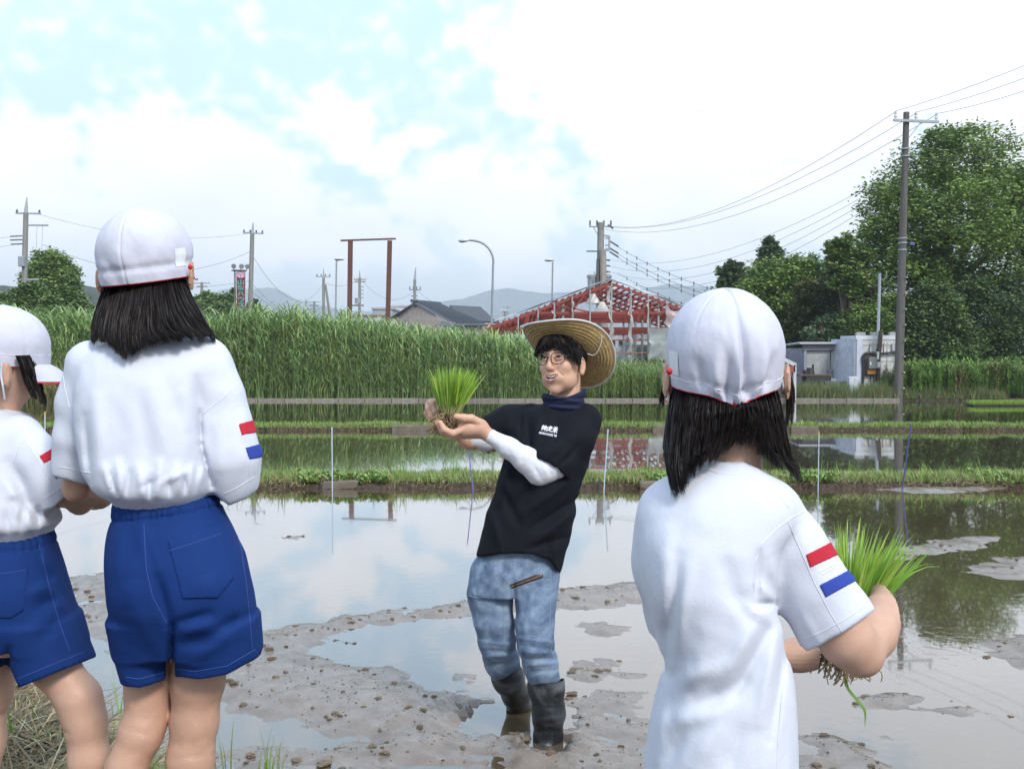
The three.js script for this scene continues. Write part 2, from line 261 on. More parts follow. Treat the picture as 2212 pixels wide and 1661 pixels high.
{
  const st = stuff('dike_grass', 'short grass and low weeds covering the dike behind the near paddy', 'grass'), R = mulberry(21);
  const geos = [1, 2, 3].map((s) => tuft(s, 16, .13, .01, .08, 1.0, [GREENS.lush, GREENS.mid, GREENS.pale, GREENS.pale, GREENS.dry])), tall = [4, 5].map((s) => tuft(s, 7, .28, .01, .05, .7, [GREENS.lush, GREENS.mid, GREENS.pale]));
  const weeds = [6, 7].map((s) => weed(s, 34, .13, [GREENS.lush, GREENS.mid, GREENS.pale])), dry = [8, 9].map((s) => tuft(s, 12, .24, .008, .12, 2.3, [GREENS.dry, GREENS.dry, [.2, .15, .07]]));
  const a = [], b = [], c = [], d = [];
  for (let i = 0; i < 3800; i++) { const x = (R() - .5) * 14.5, clump = fbm2(x * .8, 4, 3), z = -12.4 - R() * .7; if (clump > -.35 || R() < .4) a.push([x, .05 + R() * .03, z, R() * 7, .45 + R() * .45 + Math.max(0, clump) * .5]); if (R() < .1 && n2(x * .9, 9) > .0) b.push([x, .05, z, R() * 7, .5 + R() * .6]); if (R() < .3 && n2(x * .7, 30) > .05) c.push([x, .04 + R() * .04, -12.4 - R() * .35, R() * 7, .5 + R() * .4, 1, .3 * R(), 0]); if (R() < .2) d.push([x, .0 + R() * .06, -12.32 - R() * .22, R() * 7, .35 + R() * .5, 1, .6, 0]); }
  scatter('dike_grass', geos, leafMat, a, st); scatter('tall_grass', tall, leafMat, b, st); scatter('dike_weeds', weeds, leafMat, c, st); scatter('dry_grass', dry, leafMat, d, st);
  const st2 = stuff('far_dike_grass', 'grass strip on the second dike before the far paddy', 'grass'), e = [], f = [];
  for (let i = 0; i < 3600; i++) { const x = (R() - .5) * 27; e.push([x, -.1 + R() * .03, -23.5 - R() * .62, R() * 7, .6 + R() * .5 + Math.max(0, n2(x * .5, 2)) * .4]); if (R() < .3) f.push([x, -.15 + R() * .05, -23.44 - R() * .2, R() * 7, .35 + R() * .4, 1, .6, 0]); }
  scatter('far_dike_grass', [1, 2, 3].map((s) => tuft(s + 40, 14, .13, .014, .1, .9, [GREENS.pale, GREENS.mid, GREENS.pale, GREENS.lush])), leafMat, e, st2); scatter('dry_grass', dry, leafMat, f, st2);
}
// concrete slabs let into the dikes
{
  const conc = worn(.2, .165, .13, .9);
  const slab = (px0, px1, py0, py1, d, label) => { const a = P(px0, py0, d), b = P(px1, py1, d); const g = new RoundedBoxGeometry(b.x - a.x, a.y - b.y, .35, 2, .02); const p = g.attributes.position; for (let i = 0; i < p.count; i++) p.setXYZ(i, p.getX(i) + .012 * n3(p.getX(i) * 9, p.getY(i) * 20, p.getZ(i) * 9), p.getY(i) + .012 * n3(p.getX(i) * 7 + 5, p.getY(i) * 7, 3), p.getZ(i)); uvBox(g, .8); g.computeVertexNormals(); const o = single('concrete_slab', g, conc, label, 'concrete', 'concrete slabs in the dikes'); o.position.set((a.x + b.x) / 2, (a.y + b.y) / 2, -d - .3); };
  slab(692, 768, 1042, 1062, 12.17, 'weathered concrete slab in the dike beside the pale upright stake'); slab(1385, 1432, 1042, 1060, 12.17, 'small concrete slab in the near dike at the right girl\'s shoulder');
  slab(845, 925, 920, 936, 23.3, 'pale concrete slab in the second dike under the seedling bundle'); slab(1412, 1446, 920, 936, 23.3, 'short concrete slab in the second dike beside the black haired girl'); slab(1712, 1772, 922, 936, 23.3, 'concrete slab in the second dike below the white pump house');
}
// far kerb, block by block
{
  const k = thing('concrete_kerb', 'long weathered concrete kerb along the far edge of the far paddy', 'kerb', [0, 0, 0]), R = mulberry(8);
  const ms = [worn(.27, .24, .2, .85), worn(.24, .21, .18, .85), worn(.3, .27, .23, .85)]; const geo = uvBox(new RoundedBoxGeometry(.988, .16, .17, 2, .02), .7);
  for (let x = -20.5; x < 14.5; x += 1) { const o = part('kerb_block', geo, ms[Math.floor(R() * 3)], k); o.position.set(x + .5, FAR_LEVEL + .02 + (R() - .5) * .012, FAR_Z - .06 + (R() - .5) * .02); o.rotation.set(0, (R() - .5) * .02, (R() - .5) * .012); }
}
// ---------- the bank in the foreground ----------
const crestZ = (x) => (x < -.72 ? -4.0 + (x + 1.9) * 1.13 : -2.667 + (x + .72) * .5) + fbm2(x * 1.1, 2, 3) * .14;
function bankHeight(x, z) { const s = z - crestZ(x) + fbm2(x * 3, z * 3, 3) * .1; return lerp(-.12, .36, sstep(-.42, .16, s)) + fbm2(x * 2.4, z * 2.4 + 9, 4) * .05 + fbm2(x * 12, z * 12, 3) * .018; }
{
  const p = [], ix = [], xs = [], zs = []; for (let x = -4; x <= 4; x += .035) xs.push(x); for (let z = 2; z > -.8; z -= .2) zs.push(z); for (let z = -.8; z > -5.6; z -= .03) zs.push(z);
  zs.forEach((z) => xs.forEach((x) => p.push(x, bankHeight(x, z), z)));
  for (let j = 0; j < zs.length - 1; j++) for (let i = 0; i < xs.length - 1; i++) { const a = j * xs.length + i, b = a + xs.length; if (Math.max(p[a * 3 + 1], p[b * 3 + 1], p[a * 3 + 4], p[b * 3 + 4]) > -.04) ix.push(a, a + 1, b, a + 1, b + 1, b); }
  const g = new THREE.BufferGeometry(); g.setAttribute('position', new THREE.Float32BufferAttribute(p, 3)); g.setIndex(ix); g.computeVertexNormals(); uvMetres(g, 1.3);
  single('paddy_bank', g, mat(.14, .1, .066, .92, { map: soilTex, bumpMap: mudBump, bumpScale: .02 }), 'brown earth bank in front on which the children stand', 'bank', null, 'structure');
  // straw litter and grass
  const R = mulberry(90), straw = [], green = [], long = [], crumbs = [];
  const strawGeo = [1, 2, 3, 4].map((s) => { const q = mulberry(s + 60), o = { p: [], c: [] }; for (let i = 0; i < 9; i++) blade(o, V((q() - .5) * .14, q() * .012, (q() - .5) * .14), q() * 7, .07 + q() * .16, .0035 + q() * .003, [1.35 + q() * .25, 1.35 + q() * .45], 3, vary(q, [[.42, .33, .17], [.5, .42, .25], [.3, .22, .11], [.2, .14, .07]][Math.floor(q() * 4)], .4), q(), .5); return bladesGeometry(o); });
  const inView = (x, z) => x > z * -.0 - .52 * -z - .2 && x < .1;
  for (let i = 0; i < 9000; i++) {
    const x = -2.9 + R() * 3.1, z = -2.3 - R() * 2.4; if (x < z * .56 - .3 || x > z * -.02 - .1) continue; const h = bankHeight(x, z); if (h < .01) continue;
    const left = sstep(-1.0, -1.35, x + .12 * n2(x * 4, z * 4) + (z + 3.2) * -.28), s = z - crestZ(x);
    if (R() < left) for (let q = 0; q < 2; q++) straw.push([x, h + .004, z, R() * 7, .8 + R() * .7, 1, (R() - .5) * .5, (R() - .5) * .5]); else if (R() < .25) straw.push([x, h, z, R() * 7, .7, 1]);
    if (R() < (1 - left) * .5 + .008) green.push([x, h - .01, z, R() * 7, .5 + R() * .6, 1]);
    if (R() < .01) long.push([x, h - .01, z, R() * 7, .5 + R() * .7, 1]);
    if (R() < .12) crumbs.push([x, h, z, R() * 7, .006 + .012 * R(), .8]);
  }
  const sp = stuff('dry_straw', 'dry straw litter strewn over the bank in the corner', 'straw'); scatter('dry_straw', strawGeo, mat(1, 1, 1, .7, { vertexColors: true }), straw, sp, .4);
  const sg = stuff('bank_grass', 'fresh green grass on the bank between the girls\' legs', 'grass');
  scatter('bank_grass', [1, 2, 3].map((s) => tuft(s + 70, 18, .16, .007, .06, 1.3, [GREENS.lush, GREENS.lush, GREENS.pale, GREENS.mid])), leafMat, green, sg); scatter('grass_blades', [1, 2].map((s) => tuft(s + 80, 3, .3, .012, .03, .4, [GREENS.lush, GREENS.pale])), leafMat, long, sg);
  scatter('earth_crumbs', clodGeos, mat(.12, .085, .055, .9), crumbs, sg, .4);
  // weeds at the water's edge of the bank
  const rim = []; for (const [px, py, s] of [[250, 1560, 1], [262, 1555, 1.2], [220, 1575, .7], [590, 1655, 1], [600, 1650, .8], [575, 1660, 1], [480, 1630, .8], [465, 1660, 1], [185, 1560, .6], [130, 1545, .7], [100, 1525, .6], [60, 1510, .5]]) { const q = G(px, py + 30, .02); rim.push([q.x, 0, q.z, R() * 7, s, 1]); }
  scatter('grass_blades', [1, 2].map((s) => tuft(s + 85, 5, .26, .009, .04, .45, [GREENS.lush, GREENS.mid])), leafMat, rim, sg);
}
// ---------- reeds, weeds and trees ----------
function reedGeo(seed, stems, h, cols) {
  const R = mulberry(seed), o = { p: [], c: [] };
  for (let i = 0; i < stems; i++) {
    const a = R() * 7, r = Math.sqrt(R()) * .28, hh = h * (.72 + R() * .34), lean = (R() - .5) * .3, ld = R() * 7, bx = Math.cos(a) * r, bz = Math.sin(a) * r;
    blade(o, V(bx, 0, bz), ld, hh * .9, .022, [lean, lean + .15], 2, vary(R, cols[0], .4), 0, .4);
    for (let k = 0; k < 8; k++) { const t = .12 + .85 * (k + R() * .6) / 8, y = hh * t; blade(o, V(bx + Math.cos(ld) * y * Math.sin(lean), y * Math.cos(lean), bz + Math.sin(ld) * y * Math.sin(lean)), R() * 7, hh * (.22 + R() * .22), .034 + R() * .026, [.15 + R() * .45, 1.1 + R() * 1.9], 4, vary(R, R() < .06 ? GREENS.dry : cols[Math.floor(R() * cols.length)], .5), R() * .7); }
  }
  return bladesGeometry(o);
}
{
  const R = mulberry(400), st = stuff('reeds', 'dense stand of tall green reeds along the far paddy', 'reeds'), rows = [], low = [], dead = [];
  const top = (x) => lerp(3.0, 2.2, sstep(-10, 1, x)) * (1 + .13 * fbm2(x * .7, 1, 3));
  for (let i = 0; i < 5200; i++) { const x = -27 + R() * 28.1, z = -41.25 - Math.pow(R(), 1.6) * 4.4, edge = sstep(1.2, .2, x); if (x > 1.1) continue; const foot = z > -41.6 && R() < .35; rows.push([x, -.25, z, R() * 7, top(x) / 3 * (foot ? .45 + R() * .3 : .74 + R() * .36) * (.6 + .4 * edge), 1, foot ? .25 : .03, (R() - .5) * .2]); }
  for (let i = 0; i < 900; i++) { const x = .2 + R() * 5.8; low.push([x, -.25, -41.25 - R() * 3.4, R() * 7, (.3 + R() * .16) * lerp(.95, 1.05, R()), 1]); }
  for (let i = 0; i < 170; i++) { const x = -20 + R() * 20; dead.push([x, -.2, -41.3 - R() * 1.6, R() * 7, top(x) / 3 * (.6 + R() * .5), 1, R() * .3, (R() - .5) * .5]); }
  scatter('reeds', [1, 2, 3, 4].map((s) => reedGeo(s + 500, 6, 3, [[.27, .39, .13], [.31, .43, .15], [.23, .35, .11], [.37, .48, .2], [.19, .28, .09]])), leafMat, rows, st, .45);
  scatter('low_reeds', [1, 2].map((s) => reedGeo(s + 540, 8, 3, [GREENS.pale, [.15, .24, .07], GREENS.mid])), leafMat, low, st, .35);
  scatter('dead_stalks', [1, 2].map((s) => tuft(s + 560, 2, 2.9, .035, .1, .25, [GREENS.dry, [.38, .26, .15]], 4)), leafMat, dead, st);
  // reeds at the left edge of the paddies, and dead grass before them
  const lft = [], dd = []; for (let i = 0; i < 420; i++) { const x = -19 + R() * 6; dd.push([x, -.3, -40.6 - R() * .7, R() * 7, .5 + R() * .6, 1, .3, 0]); }
  scatter('dry_grass', [1, 2].map((s) => tuft(s + 570, 14, 2.1, .03, .25, 1.5, [GREENS.dry, [.3, .25, .12], GREENS.pale])), leafMat, dd, st);
}
{ // feathery weeds by the pole and the pump house
  const weedGeo = (s, cols, h = 1) => { const R = mulberry(s), o = { p: [], c: [] }; for (let i = 0; i < 8; i++) { const a = R() * 7, r = Math.sqrt(R()) * .25, hh = h * (.7 + R() * .4), bx = Math.cos(a) * r, bz = Math.sin(a) * r; for (let k = 0; k < 26; k++) { const y = hh * (.15 + .85 * k / 26); blade(o, V(bx, y, bz), R() * 7, .16 * (1.1 - .5 * k / 26), .028, [.5 + R() * .5, 1.1 + R() * .6], 2, vary(R, cols[Math.floor(R() * cols.length)], .5), 0); } blade(o, V(bx, 0, bz), 0, hh, .02, [0, .1], 1, [.1, .12, .04], 0); } return bladesGeometry(o); };
  const R = mulberry(610), st = stuff('weeds', 'feathery bright green weeds beside the concrete pole', 'weeds'), rows = [], brown = [], low = [];
  for (let i = 0; i < 3000; i++) { const x = 14.2 + R() * 11.5, z = -41.6 - R() * 4.5; rows.push([x, -.22, z, R() * 7, .75 + R() * .55 + .35 * n2(x * .6, z * .6), 1]); }
  for (let i = 0; i < 120; i++) { const x = 14.4 + R() * 8; brown.push([x, -.22, -41.45 - R() * 4, R() * 7, .95 + R() * .5, 1]); }
  for (let i = 0; i < 700; i++) { const x = 10.4 + R() * 4.1; if (Math.abs(x - 13) < .3 && R() < .5) continue; low.push([x, -.22, -41.2 - R() * .9, R() * 7, .35 + R() * .35, 1]); }
  for (let i = 0; i < 200; i++) low.push([14.6 + R() * 4, -.22, -41.25 - R() * .5, R() * 7, .3 + R() * .3, 1]);
  scatter('weeds', [1, 2, 3].map((s) => weedGeo(s + 620, [GREENS.lush, [.14, .25, .04], GREENS.mid])), leafMat, rows, st, .4);
  scatter('dead_weeds', [1, 2].map((s) => weedGeo(s + 640, [[.25, .16, .09], [.3, .2, .11]])), leafMat, brown, st, .3);
  const st2 = stuff('grass', 'grey green grass at the foot of the pump house', 'grass');
  scatter('grass', [1, 2, 3].map((s) => tuft(s + 650, 26, 1.1, .02, .25, .9, [GREENS.mid, GREENS.blue, [.16, .2, .09], GREENS.dry])), leafMat, low, st2, .3);
}
// trees
const barkMat = worn(.11, .085, .065, .9);
function leafCloud(R, lobes, n, size, cols, flat = .6, shell = .55) {
  const p = [], c = [], vol = lobes.map((l) => l.r.x * l.r.y + l.r.y * l.r.z), tot = vol.reduce((a, b) => a + b), q = new THREE.Quaternion(), e = new THREE.Euler();
  lobes.forEach((l, li) => {
    const k = Math.round(n * vol[li] / tot); const tufts = [];
    const nt = Math.max(6, Math.round(k / 46));
    for (let i = 0; i < nt; i++) { const d = V(R() * 2 - 1, R() * 2 - 1, R() * 2 - 1).normalize(), rad = lerp(shell, 1.05, Math.sqrt(R())) * (1 + .22 * n3(d.x * 2 + li, d.y * 2, d.z * 2)); tufts.push([V(l.c.x + d.x * l.r.x * rad, l.c.y + d.y * l.r.y * rad, l.c.z + d.z * l.r.z * rad), d, R()]); }
    const spread = Math.cbrt(l.r.x * l.r.y * l.r.z) * .26;
    for (let i = 0; i < k; i++) {
      const [tc, d, tone] = tufts[Math.floor(R() * nt)], s = size * (.6 + .8 * R());
      const g = () => (R() + R() + R() - 1.5) * 1.3;
      const x = tc.x + g() * spread, y = tc.y + g() * spread * .7, z = tc.z + g() * spread;
      q.setFromEuler(e.set((R() - .5) * 2.2 * flat, R() * 7, (R() - .5) * 2.2 * flat));
      const col = vary(R, cols[Math.floor((tone * .75 + R() * .25) * cols.length * .999)], .35);
      const a = V(0, 0, -s).applyQuaternion(q), b = V(s * .5, s * .12, 0).applyQuaternion(q), t = V(0, -s * .15, s).applyQuaternion(q), f = V(-s * .5, s * .12, 0).applyQuaternion(q);
      p.push(x + a.x, y + a.y, z + a.z, x + b.x, y + b.y, z + b.z, x + t.x, y + t.y, z + t.z, x + a.x, y + a.y, z + a.z, x + t.x, y + t.y, z + t.z, x + f.x, y + f.y, z + f.z);
      for (let m = 0; m < 6; m++) c.push(...col);
    }
  });
  const g = new THREE.BufferGeometry(); g.setAttribute('position', new THREE.Float32BufferAttribute(p, 3)); g.setAttribute('color', new THREE.Float32BufferAttribute(c, 3)); g.computeVertexNormals(); return g;
}
// lobes given as [px, py, half width, half height, depth shift] of the photograph at distance d
function tree(name, label, group, seed, d, base, trunkR, lobes, n, size, cols, opt = {}) {
  const R = mulberry(seed), t = thing(name, label, opt.category || 'tree', [0, 0, 0], group), k = d / FOC, L = lobes.map(([px, py, rx, ry, dz = 0]) => ({ c: P(px, py, d + dz), r: V(rx * k, ry * k, Math.max(rx, ry) * k * .85) }));
  const foot = V(P(base[0], 760, d).x, -.25, -d), topL = L[0], fork = foot.clone().lerp(V(topL.c.x, topL.c.y, -d), opt.fork || .42), limbs = [];
  const chain = (a, b, ra, rb, sag) => { const m1 = a.clone().lerp(b, .35).add(V((R() - .5) * sag, R() * sag * .6, (R() - .5) * sag)), m2 = a.clone().lerp(b, .7).add(V((R() - .5) * sag, (R() - .2) * sag * .5, (R() - .5) * sag)), r = (u) => lerp(ra, rb, u); limbs.push(bar(a, m1, r(0), r(.35), 7, false), bar(m1, m2, r(.35), r(.7), 7, false), bar(m2, b, r(.7), r(1), 7, false)); return [m1, m2]; };
  chain(foot, fork, trunkR, trunkR * .75, trunkR * .6);
  for (const l of L) { const [, m] = chain(fork, l.c, trunkR * .5, trunkR * .1, l.r.x * .4); for (let i = 0; i < (opt.twigs ?? 5); i++) { const dd = V(R() * 2 - 1, R() * 1.6 - .5, R() * 2 - 1).normalize(); chain(R() < .5 ? m : l.c, V(l.c.x + dd.x * l.r.x * .85, l.c.y + dd.y * l.r.y * .85, l.c.z + dd.z * l.r.z * .85), trunkR * .14, trunkR * .03, l.r.x * .12); } }
  part('trunk', limbs, barkMat, t);
  part('crown', leafCloud(R, L, n, size, cols, opt.flat, opt.shell), leafMat, t);
  return t;
}
const LEAF = { oak: [[.11, .175, .035], [.15, .24, .048], [.2, .3, .06], [.26, .38, .08]], dark: [[.06, .105, .036], [.08, .135, .045], [.11, .17, .052]], fresh: [[.08, .15, .025], [.11, .19, .032], [.15, .23, .045]], olive: [[.07, .085, .022], [.1, .115, .03], [.13, .13, .035]], brownish: [[.07, .075, .035], [.09, .09, .04]], silver: [[.09, .15, .07], [.14, .21, .1], [.2, .27, .14]] };
tree('broadleaf_tree', 'tallest broad green tree, rising behind the concrete pole', 'trees beside the pump house', 701, 50, [2030, 800], .42,
  [[2040, 560, 60, 60, 0], [2090, 350, 105, 75, 0], [1990, 420, 95, 85, 0], [2160, 430, 80, 95, 2], [1930, 470, 70, 85, -1], [2080, 470, 110, 80, -2], [1900, 560, 70, 60, 0], [1960, 620, 90, 70, -1], [2170, 580, 70, 80, 0], [2225, 470, 60, 120, 1], [2130, 650, 100, 60, 1], [2040, 310, 60, 40, 0], [2000, 540, 60, 60, 2]], 66000, .1, LEAF.oak, { shell: .38, twigs: 6, fork: .7 });
tree('locust_tree', 'airy yellow green tree left of the tall broad tree', 'trees beside the pump house', 702, 46, [1830, 790], .16, [[1820, 530, 30, 28, 0], [1850, 560, 38, 30, 0], [1800, 545, 22, 26, 0], [1845, 605, 40, 35, 0], [1812, 590, 26, 34, 0]], 9425, 0.096, [...LEAF.fresh, [.2, .24, .06]], { shell: .3 });
tree('conifer_tree', 'taller dark conifer with a pointed top behind the round trees', 'dark conifers', 703, 60, [1668, 780], .25, [[1668, 560, 34, 28, 0], [1667, 530, 16, 24, 0], [1650, 600, 38, 24, 0], [1690, 595, 36, 26, 0]], 13050, 0.104, LEAF.dark, { shell: .2 });
tree('conifer_tree', 'smaller dark conifer rising above the right girl\'s cap', 'dark conifers', 704, 60, [1580, 780], .2, [[1580, 588, 26, 22, 0], [1582, 570, 12, 14, 0], [1572, 620, 26, 22, 0], [1600, 615, 22, 26, 0]], 8700, 0.104, LEAF.dark, { shell: .2 });
tree('round_tree', 'round mid green tree between the conifers and the dark shrub', 'trees beside the pump house', 705, 52, [1690, 790], .3, [[1690, 625, 75, 60, 0], [1640, 650, 50, 60, 0], [1745, 640, 50, 65, 1], [1720, 590, 45, 35, 0], [1680, 700, 90, 60, 0], [1620, 690, 50, 60, 0]], 43500, 0.096, LEAF.oak, { shell: .5 });
tree('slender_tree', 'thin leaved tree with sky showing between round tree and locust', 'trees beside the pump house', 706, 54, [1765, 790], .14, [[1765, 600, 26, 50, 0], [1750, 640, 30, 40, 0], [1785, 640, 24, 40, 0]], 6525, 0.088, LEAF.oak, { shell: .2 });
tree('olive_shrub', 'yellowish olive shrub in front of the round tree', 'shrubs behind the sheds', 707, 49, [1745, 800], .1, [[1740, 650, 28, 45, 0], [1750, 690, 40, 36, 0], [1725, 710, 30, 30, 0]], 11600, 0.080, LEAF.olive, { category: 'shrub', shell: .4 });
tree('dark_shrub', 'dark brownish green shrub above the grey shed', 'shrubs behind the sheds', 708, 48.5, [1830, 800], .14, [[1825, 630, 55, 42, 0], [1800, 660, 40, 40, 0], [1860, 660, 45, 45, 0], [1830, 700, 70, 40, 0]], 26100, 0.072, LEAF.brownish, { category: 'shrub', shell: .5 });
tree('silver_shrub', 'pale silvery shrub just above the grey shed roof', 'shrubs behind the sheds', 709, 47, [1815, 810], .08, [[1800, 705, 34, 26, 0], [1840, 700, 40, 30, 0], [1770, 730, 36, 26, 0], [1895, 705, 30, 28, 0], [1830, 740, 60, 24, 0]], 18850, 0.072, [...LEAF.silver, [.07, .13, .05]], { category: 'shrub', shell: .4 });
tree('green_shrub', 'dense dark green bush directly behind the white pump house', 'shrubs behind the sheds', 710, 46, [1880, 810], .1, [[1870, 690, 50, 36, 0], [1910, 720, 45, 40, 0], [1930, 680, 40, 50, 1]], 18850, 0.072, LEAF.oak.slice(0, 3), { category: 'shrub', shell: .5 });
tree('evergreen_shrub', 'large dark evergreen bush right of the concrete pole', 'evergreen bushes under the tall tree', 711, 46, [2030, 830], .15, [[2020, 690, 62, 60, 0], [2050, 750, 65, 55, 0], [1985, 740, 40, 60, 0], [2010, 640, 40, 30, 0]], 31900, 0.072, [...LEAF.dark, LEAF.oak[0], LEAF.oak[1]], { category: 'shrub', shell: .5 });
tree('evergreen_shrub', 'dark evergreen bush at the right edge under the tall tree', 'evergreen bushes under the tall tree', 712, 47, [2150, 830], .15, [[2150, 690, 70, 60, 0], [2190, 740, 60, 60, 0], [2120, 760, 60, 50, 0], [2210, 650, 50, 60, 1], [2100, 640, 45, 40, 0]], 34800, 0.072, [...LEAF.dark, LEAF.oak[0]], { category: 'shrub', shell: .5 });
tree('light_shrub', 'low light green bush among the weeds before the evergreens', 'shrubs behind the sheds', 713, 44.5, [2075, 830], .05, [[2070, 768, 32, 20, 0], [2090, 775, 26, 16, 0], [2050, 780, 22, 14, 0], [2195, 790, 30, 24, 0]], 7250, 0.064, LEAF.fresh, { category: 'shrub', shell: .4 });
tree('dark_tree', 'dark tree behind the left end of the grey shed', 'trees beside the pump house', 714, 56, [1650, 820], .2, [[1640, 740, 80, 50, 0], [1720, 745, 60, 50, 0], [1560, 690, 40, 60, 0], [1590, 740, 60, 60, 0], [1780, 740, 60, 50, 0], [1730, 700, 50, 40, 0]], 31900, 0.096, LEAF.dark, { shell: .5 });
// left side
tree('broadleaf_tree', 'rounded green tree behind the leftmost utility pole', 'trees behind the reeds', 720, 75, [108, 760], .3, [[108, 580, 45, 34, 0], [85, 610, 40, 34, 0], [130, 615, 40, 40, 0], [110, 640, 60, 40, 0], [100, 560, 26, 16, 0]], 24650, 0.128, LEAF.oak, { shell: .4 });
tree('bush', 'light yellow green bush at the left edge behind the reeds', 'bushes behind the reeds', 721, 62, [40, 760], .1, [[30, 660, 50, 30, 0], [70, 640, 40, 28, 0], [10, 690, 40, 30, 0], [60, 680, 50, 30, 0]], 14500, 0.104, LEAF.fresh, { category: 'bush', shell: .4 });
tree('bush', 'light green bush below the rounded tree left of the tall girl', 'bushes behind the reeds', 722, 60, [140, 760], .1, [[120, 665, 36, 30, 0], [160, 670, 40, 26, 0], [180, 690, 40, 24, 0], [140, 640, 20, 20, 0]], 14500, 0.104, LEAF.fresh, { category: 'bush', shell: .4 });
tree('bush', 'dark green bush low at the left edge', 'bushes behind the reeds', 723, 56, [5, 760], .1, [[0, 680, 36, 24, 0], [-20, 700, 40, 30, 0], [30, 705, 30, 16, 0]], 8700, 0.096, LEAF.oak.slice(0, 3), { category: 'bush', shell: .4 });
tree('round_tree', 'dark green trees left of the tall sign tower', 'trees behind the reeds', 724, 110, [465, 760], .2, [[455, 652, 30, 18, 0], [490, 655, 30, 20, 0], [435, 660, 24, 18, 0], [505, 640, 8, 20, 0], [470, 668, 50, 16, 0]], 11600, 0.160, LEAF.oak.slice(0, 3), { shell: .4 });
tree('round_tree', 'small dark tree right of the tall sign tower', 'trees behind the reeds', 725, 110, [550, 760], .15, [[552, 665, 12, 18, 0], [545, 672, 18, 14, 0]], 3190, 0.160, LEAF.dark, { shell: .4 });
// ---------- hills, mountains, haze ----------
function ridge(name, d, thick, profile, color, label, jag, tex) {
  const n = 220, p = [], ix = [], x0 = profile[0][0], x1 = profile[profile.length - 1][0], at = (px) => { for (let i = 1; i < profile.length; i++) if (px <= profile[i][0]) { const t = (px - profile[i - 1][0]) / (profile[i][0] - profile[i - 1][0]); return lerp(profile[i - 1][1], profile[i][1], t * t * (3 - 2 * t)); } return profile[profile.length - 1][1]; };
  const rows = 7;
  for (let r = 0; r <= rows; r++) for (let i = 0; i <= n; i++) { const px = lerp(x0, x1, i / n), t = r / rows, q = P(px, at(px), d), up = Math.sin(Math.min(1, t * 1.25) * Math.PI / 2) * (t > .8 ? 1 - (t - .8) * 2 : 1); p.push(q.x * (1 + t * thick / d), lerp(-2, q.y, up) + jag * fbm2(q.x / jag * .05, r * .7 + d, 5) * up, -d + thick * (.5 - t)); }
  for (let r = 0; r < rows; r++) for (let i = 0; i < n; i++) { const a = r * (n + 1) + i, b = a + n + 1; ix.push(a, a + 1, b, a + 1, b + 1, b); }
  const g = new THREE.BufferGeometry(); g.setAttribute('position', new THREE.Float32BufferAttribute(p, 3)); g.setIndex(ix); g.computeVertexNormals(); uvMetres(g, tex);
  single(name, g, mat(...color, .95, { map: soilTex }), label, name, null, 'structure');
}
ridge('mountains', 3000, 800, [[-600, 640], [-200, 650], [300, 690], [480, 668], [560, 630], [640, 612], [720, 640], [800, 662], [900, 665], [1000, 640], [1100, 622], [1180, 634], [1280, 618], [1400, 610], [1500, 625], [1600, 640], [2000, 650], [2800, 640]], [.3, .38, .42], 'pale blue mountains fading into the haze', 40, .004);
ridge('hill', 420, 120, [[-300, 620], [60, 612], [150, 590], [200, 578], [260, 585], [340, 600], [400, 622], [470, 650], [560, 668], [640, 690], [760, 720]], [.05, .085, .03], 'dark wooded hill beyond the girl in the cap', 7, .05);
scene.fog = new THREE.FogExp2(rgb(.82, .92, 1).getHex(), .00046);
// ---------- poles, lamps, wires ----------
const poleMat = worn(.3, .29, .27, .85), steel = worn(.42, .45, .48, .45, { metalness: .35 }), darkSteel = worn(.12, .12, .12, .6), porcelain = mat(.75, .75, .74, .25), blackMat = mat(.03, .03, .03, .5);
const at = (px, py, d) => P(px, py, d);
function crossarm(t, a, b, n, up = .22, m = steel) { const arm = part('crossarm', beam(a, b, .09, .09), m, t); for (let i = 0; i < n; i++) { const q = a.clone().lerp(b, n === 1 ? .5 : .05 + .9 * i / (n - 1)); part('insulator', [bar(q, q.clone().add(V(0, up, 0)), .045, .05, 8), bar(q.clone().add(V(0, up * .35, 0)), q.clone().add(V(0, up * .5, 0)), .075, .075, 8), bar(q.clone().add(V(0, up * .7, 0)), q.clone().add(V(0, up * .85, 0)), .07, .07, 8)], n % 2 ? porcelain : darkSteel, t); } return arm; }
function pole(name, label, group, top, bot, d, r0, r1, m = poleMat) { const t = thing(name, label, 'utility pole', [0, 0, 0], group), a = V(P(bot, 760, d).x, -.3, -d), b = P(top[0], top[1], d); part('pole', bar(a, b, r0, r1, 14), m, t); return t; }
const GP = 'utility poles';
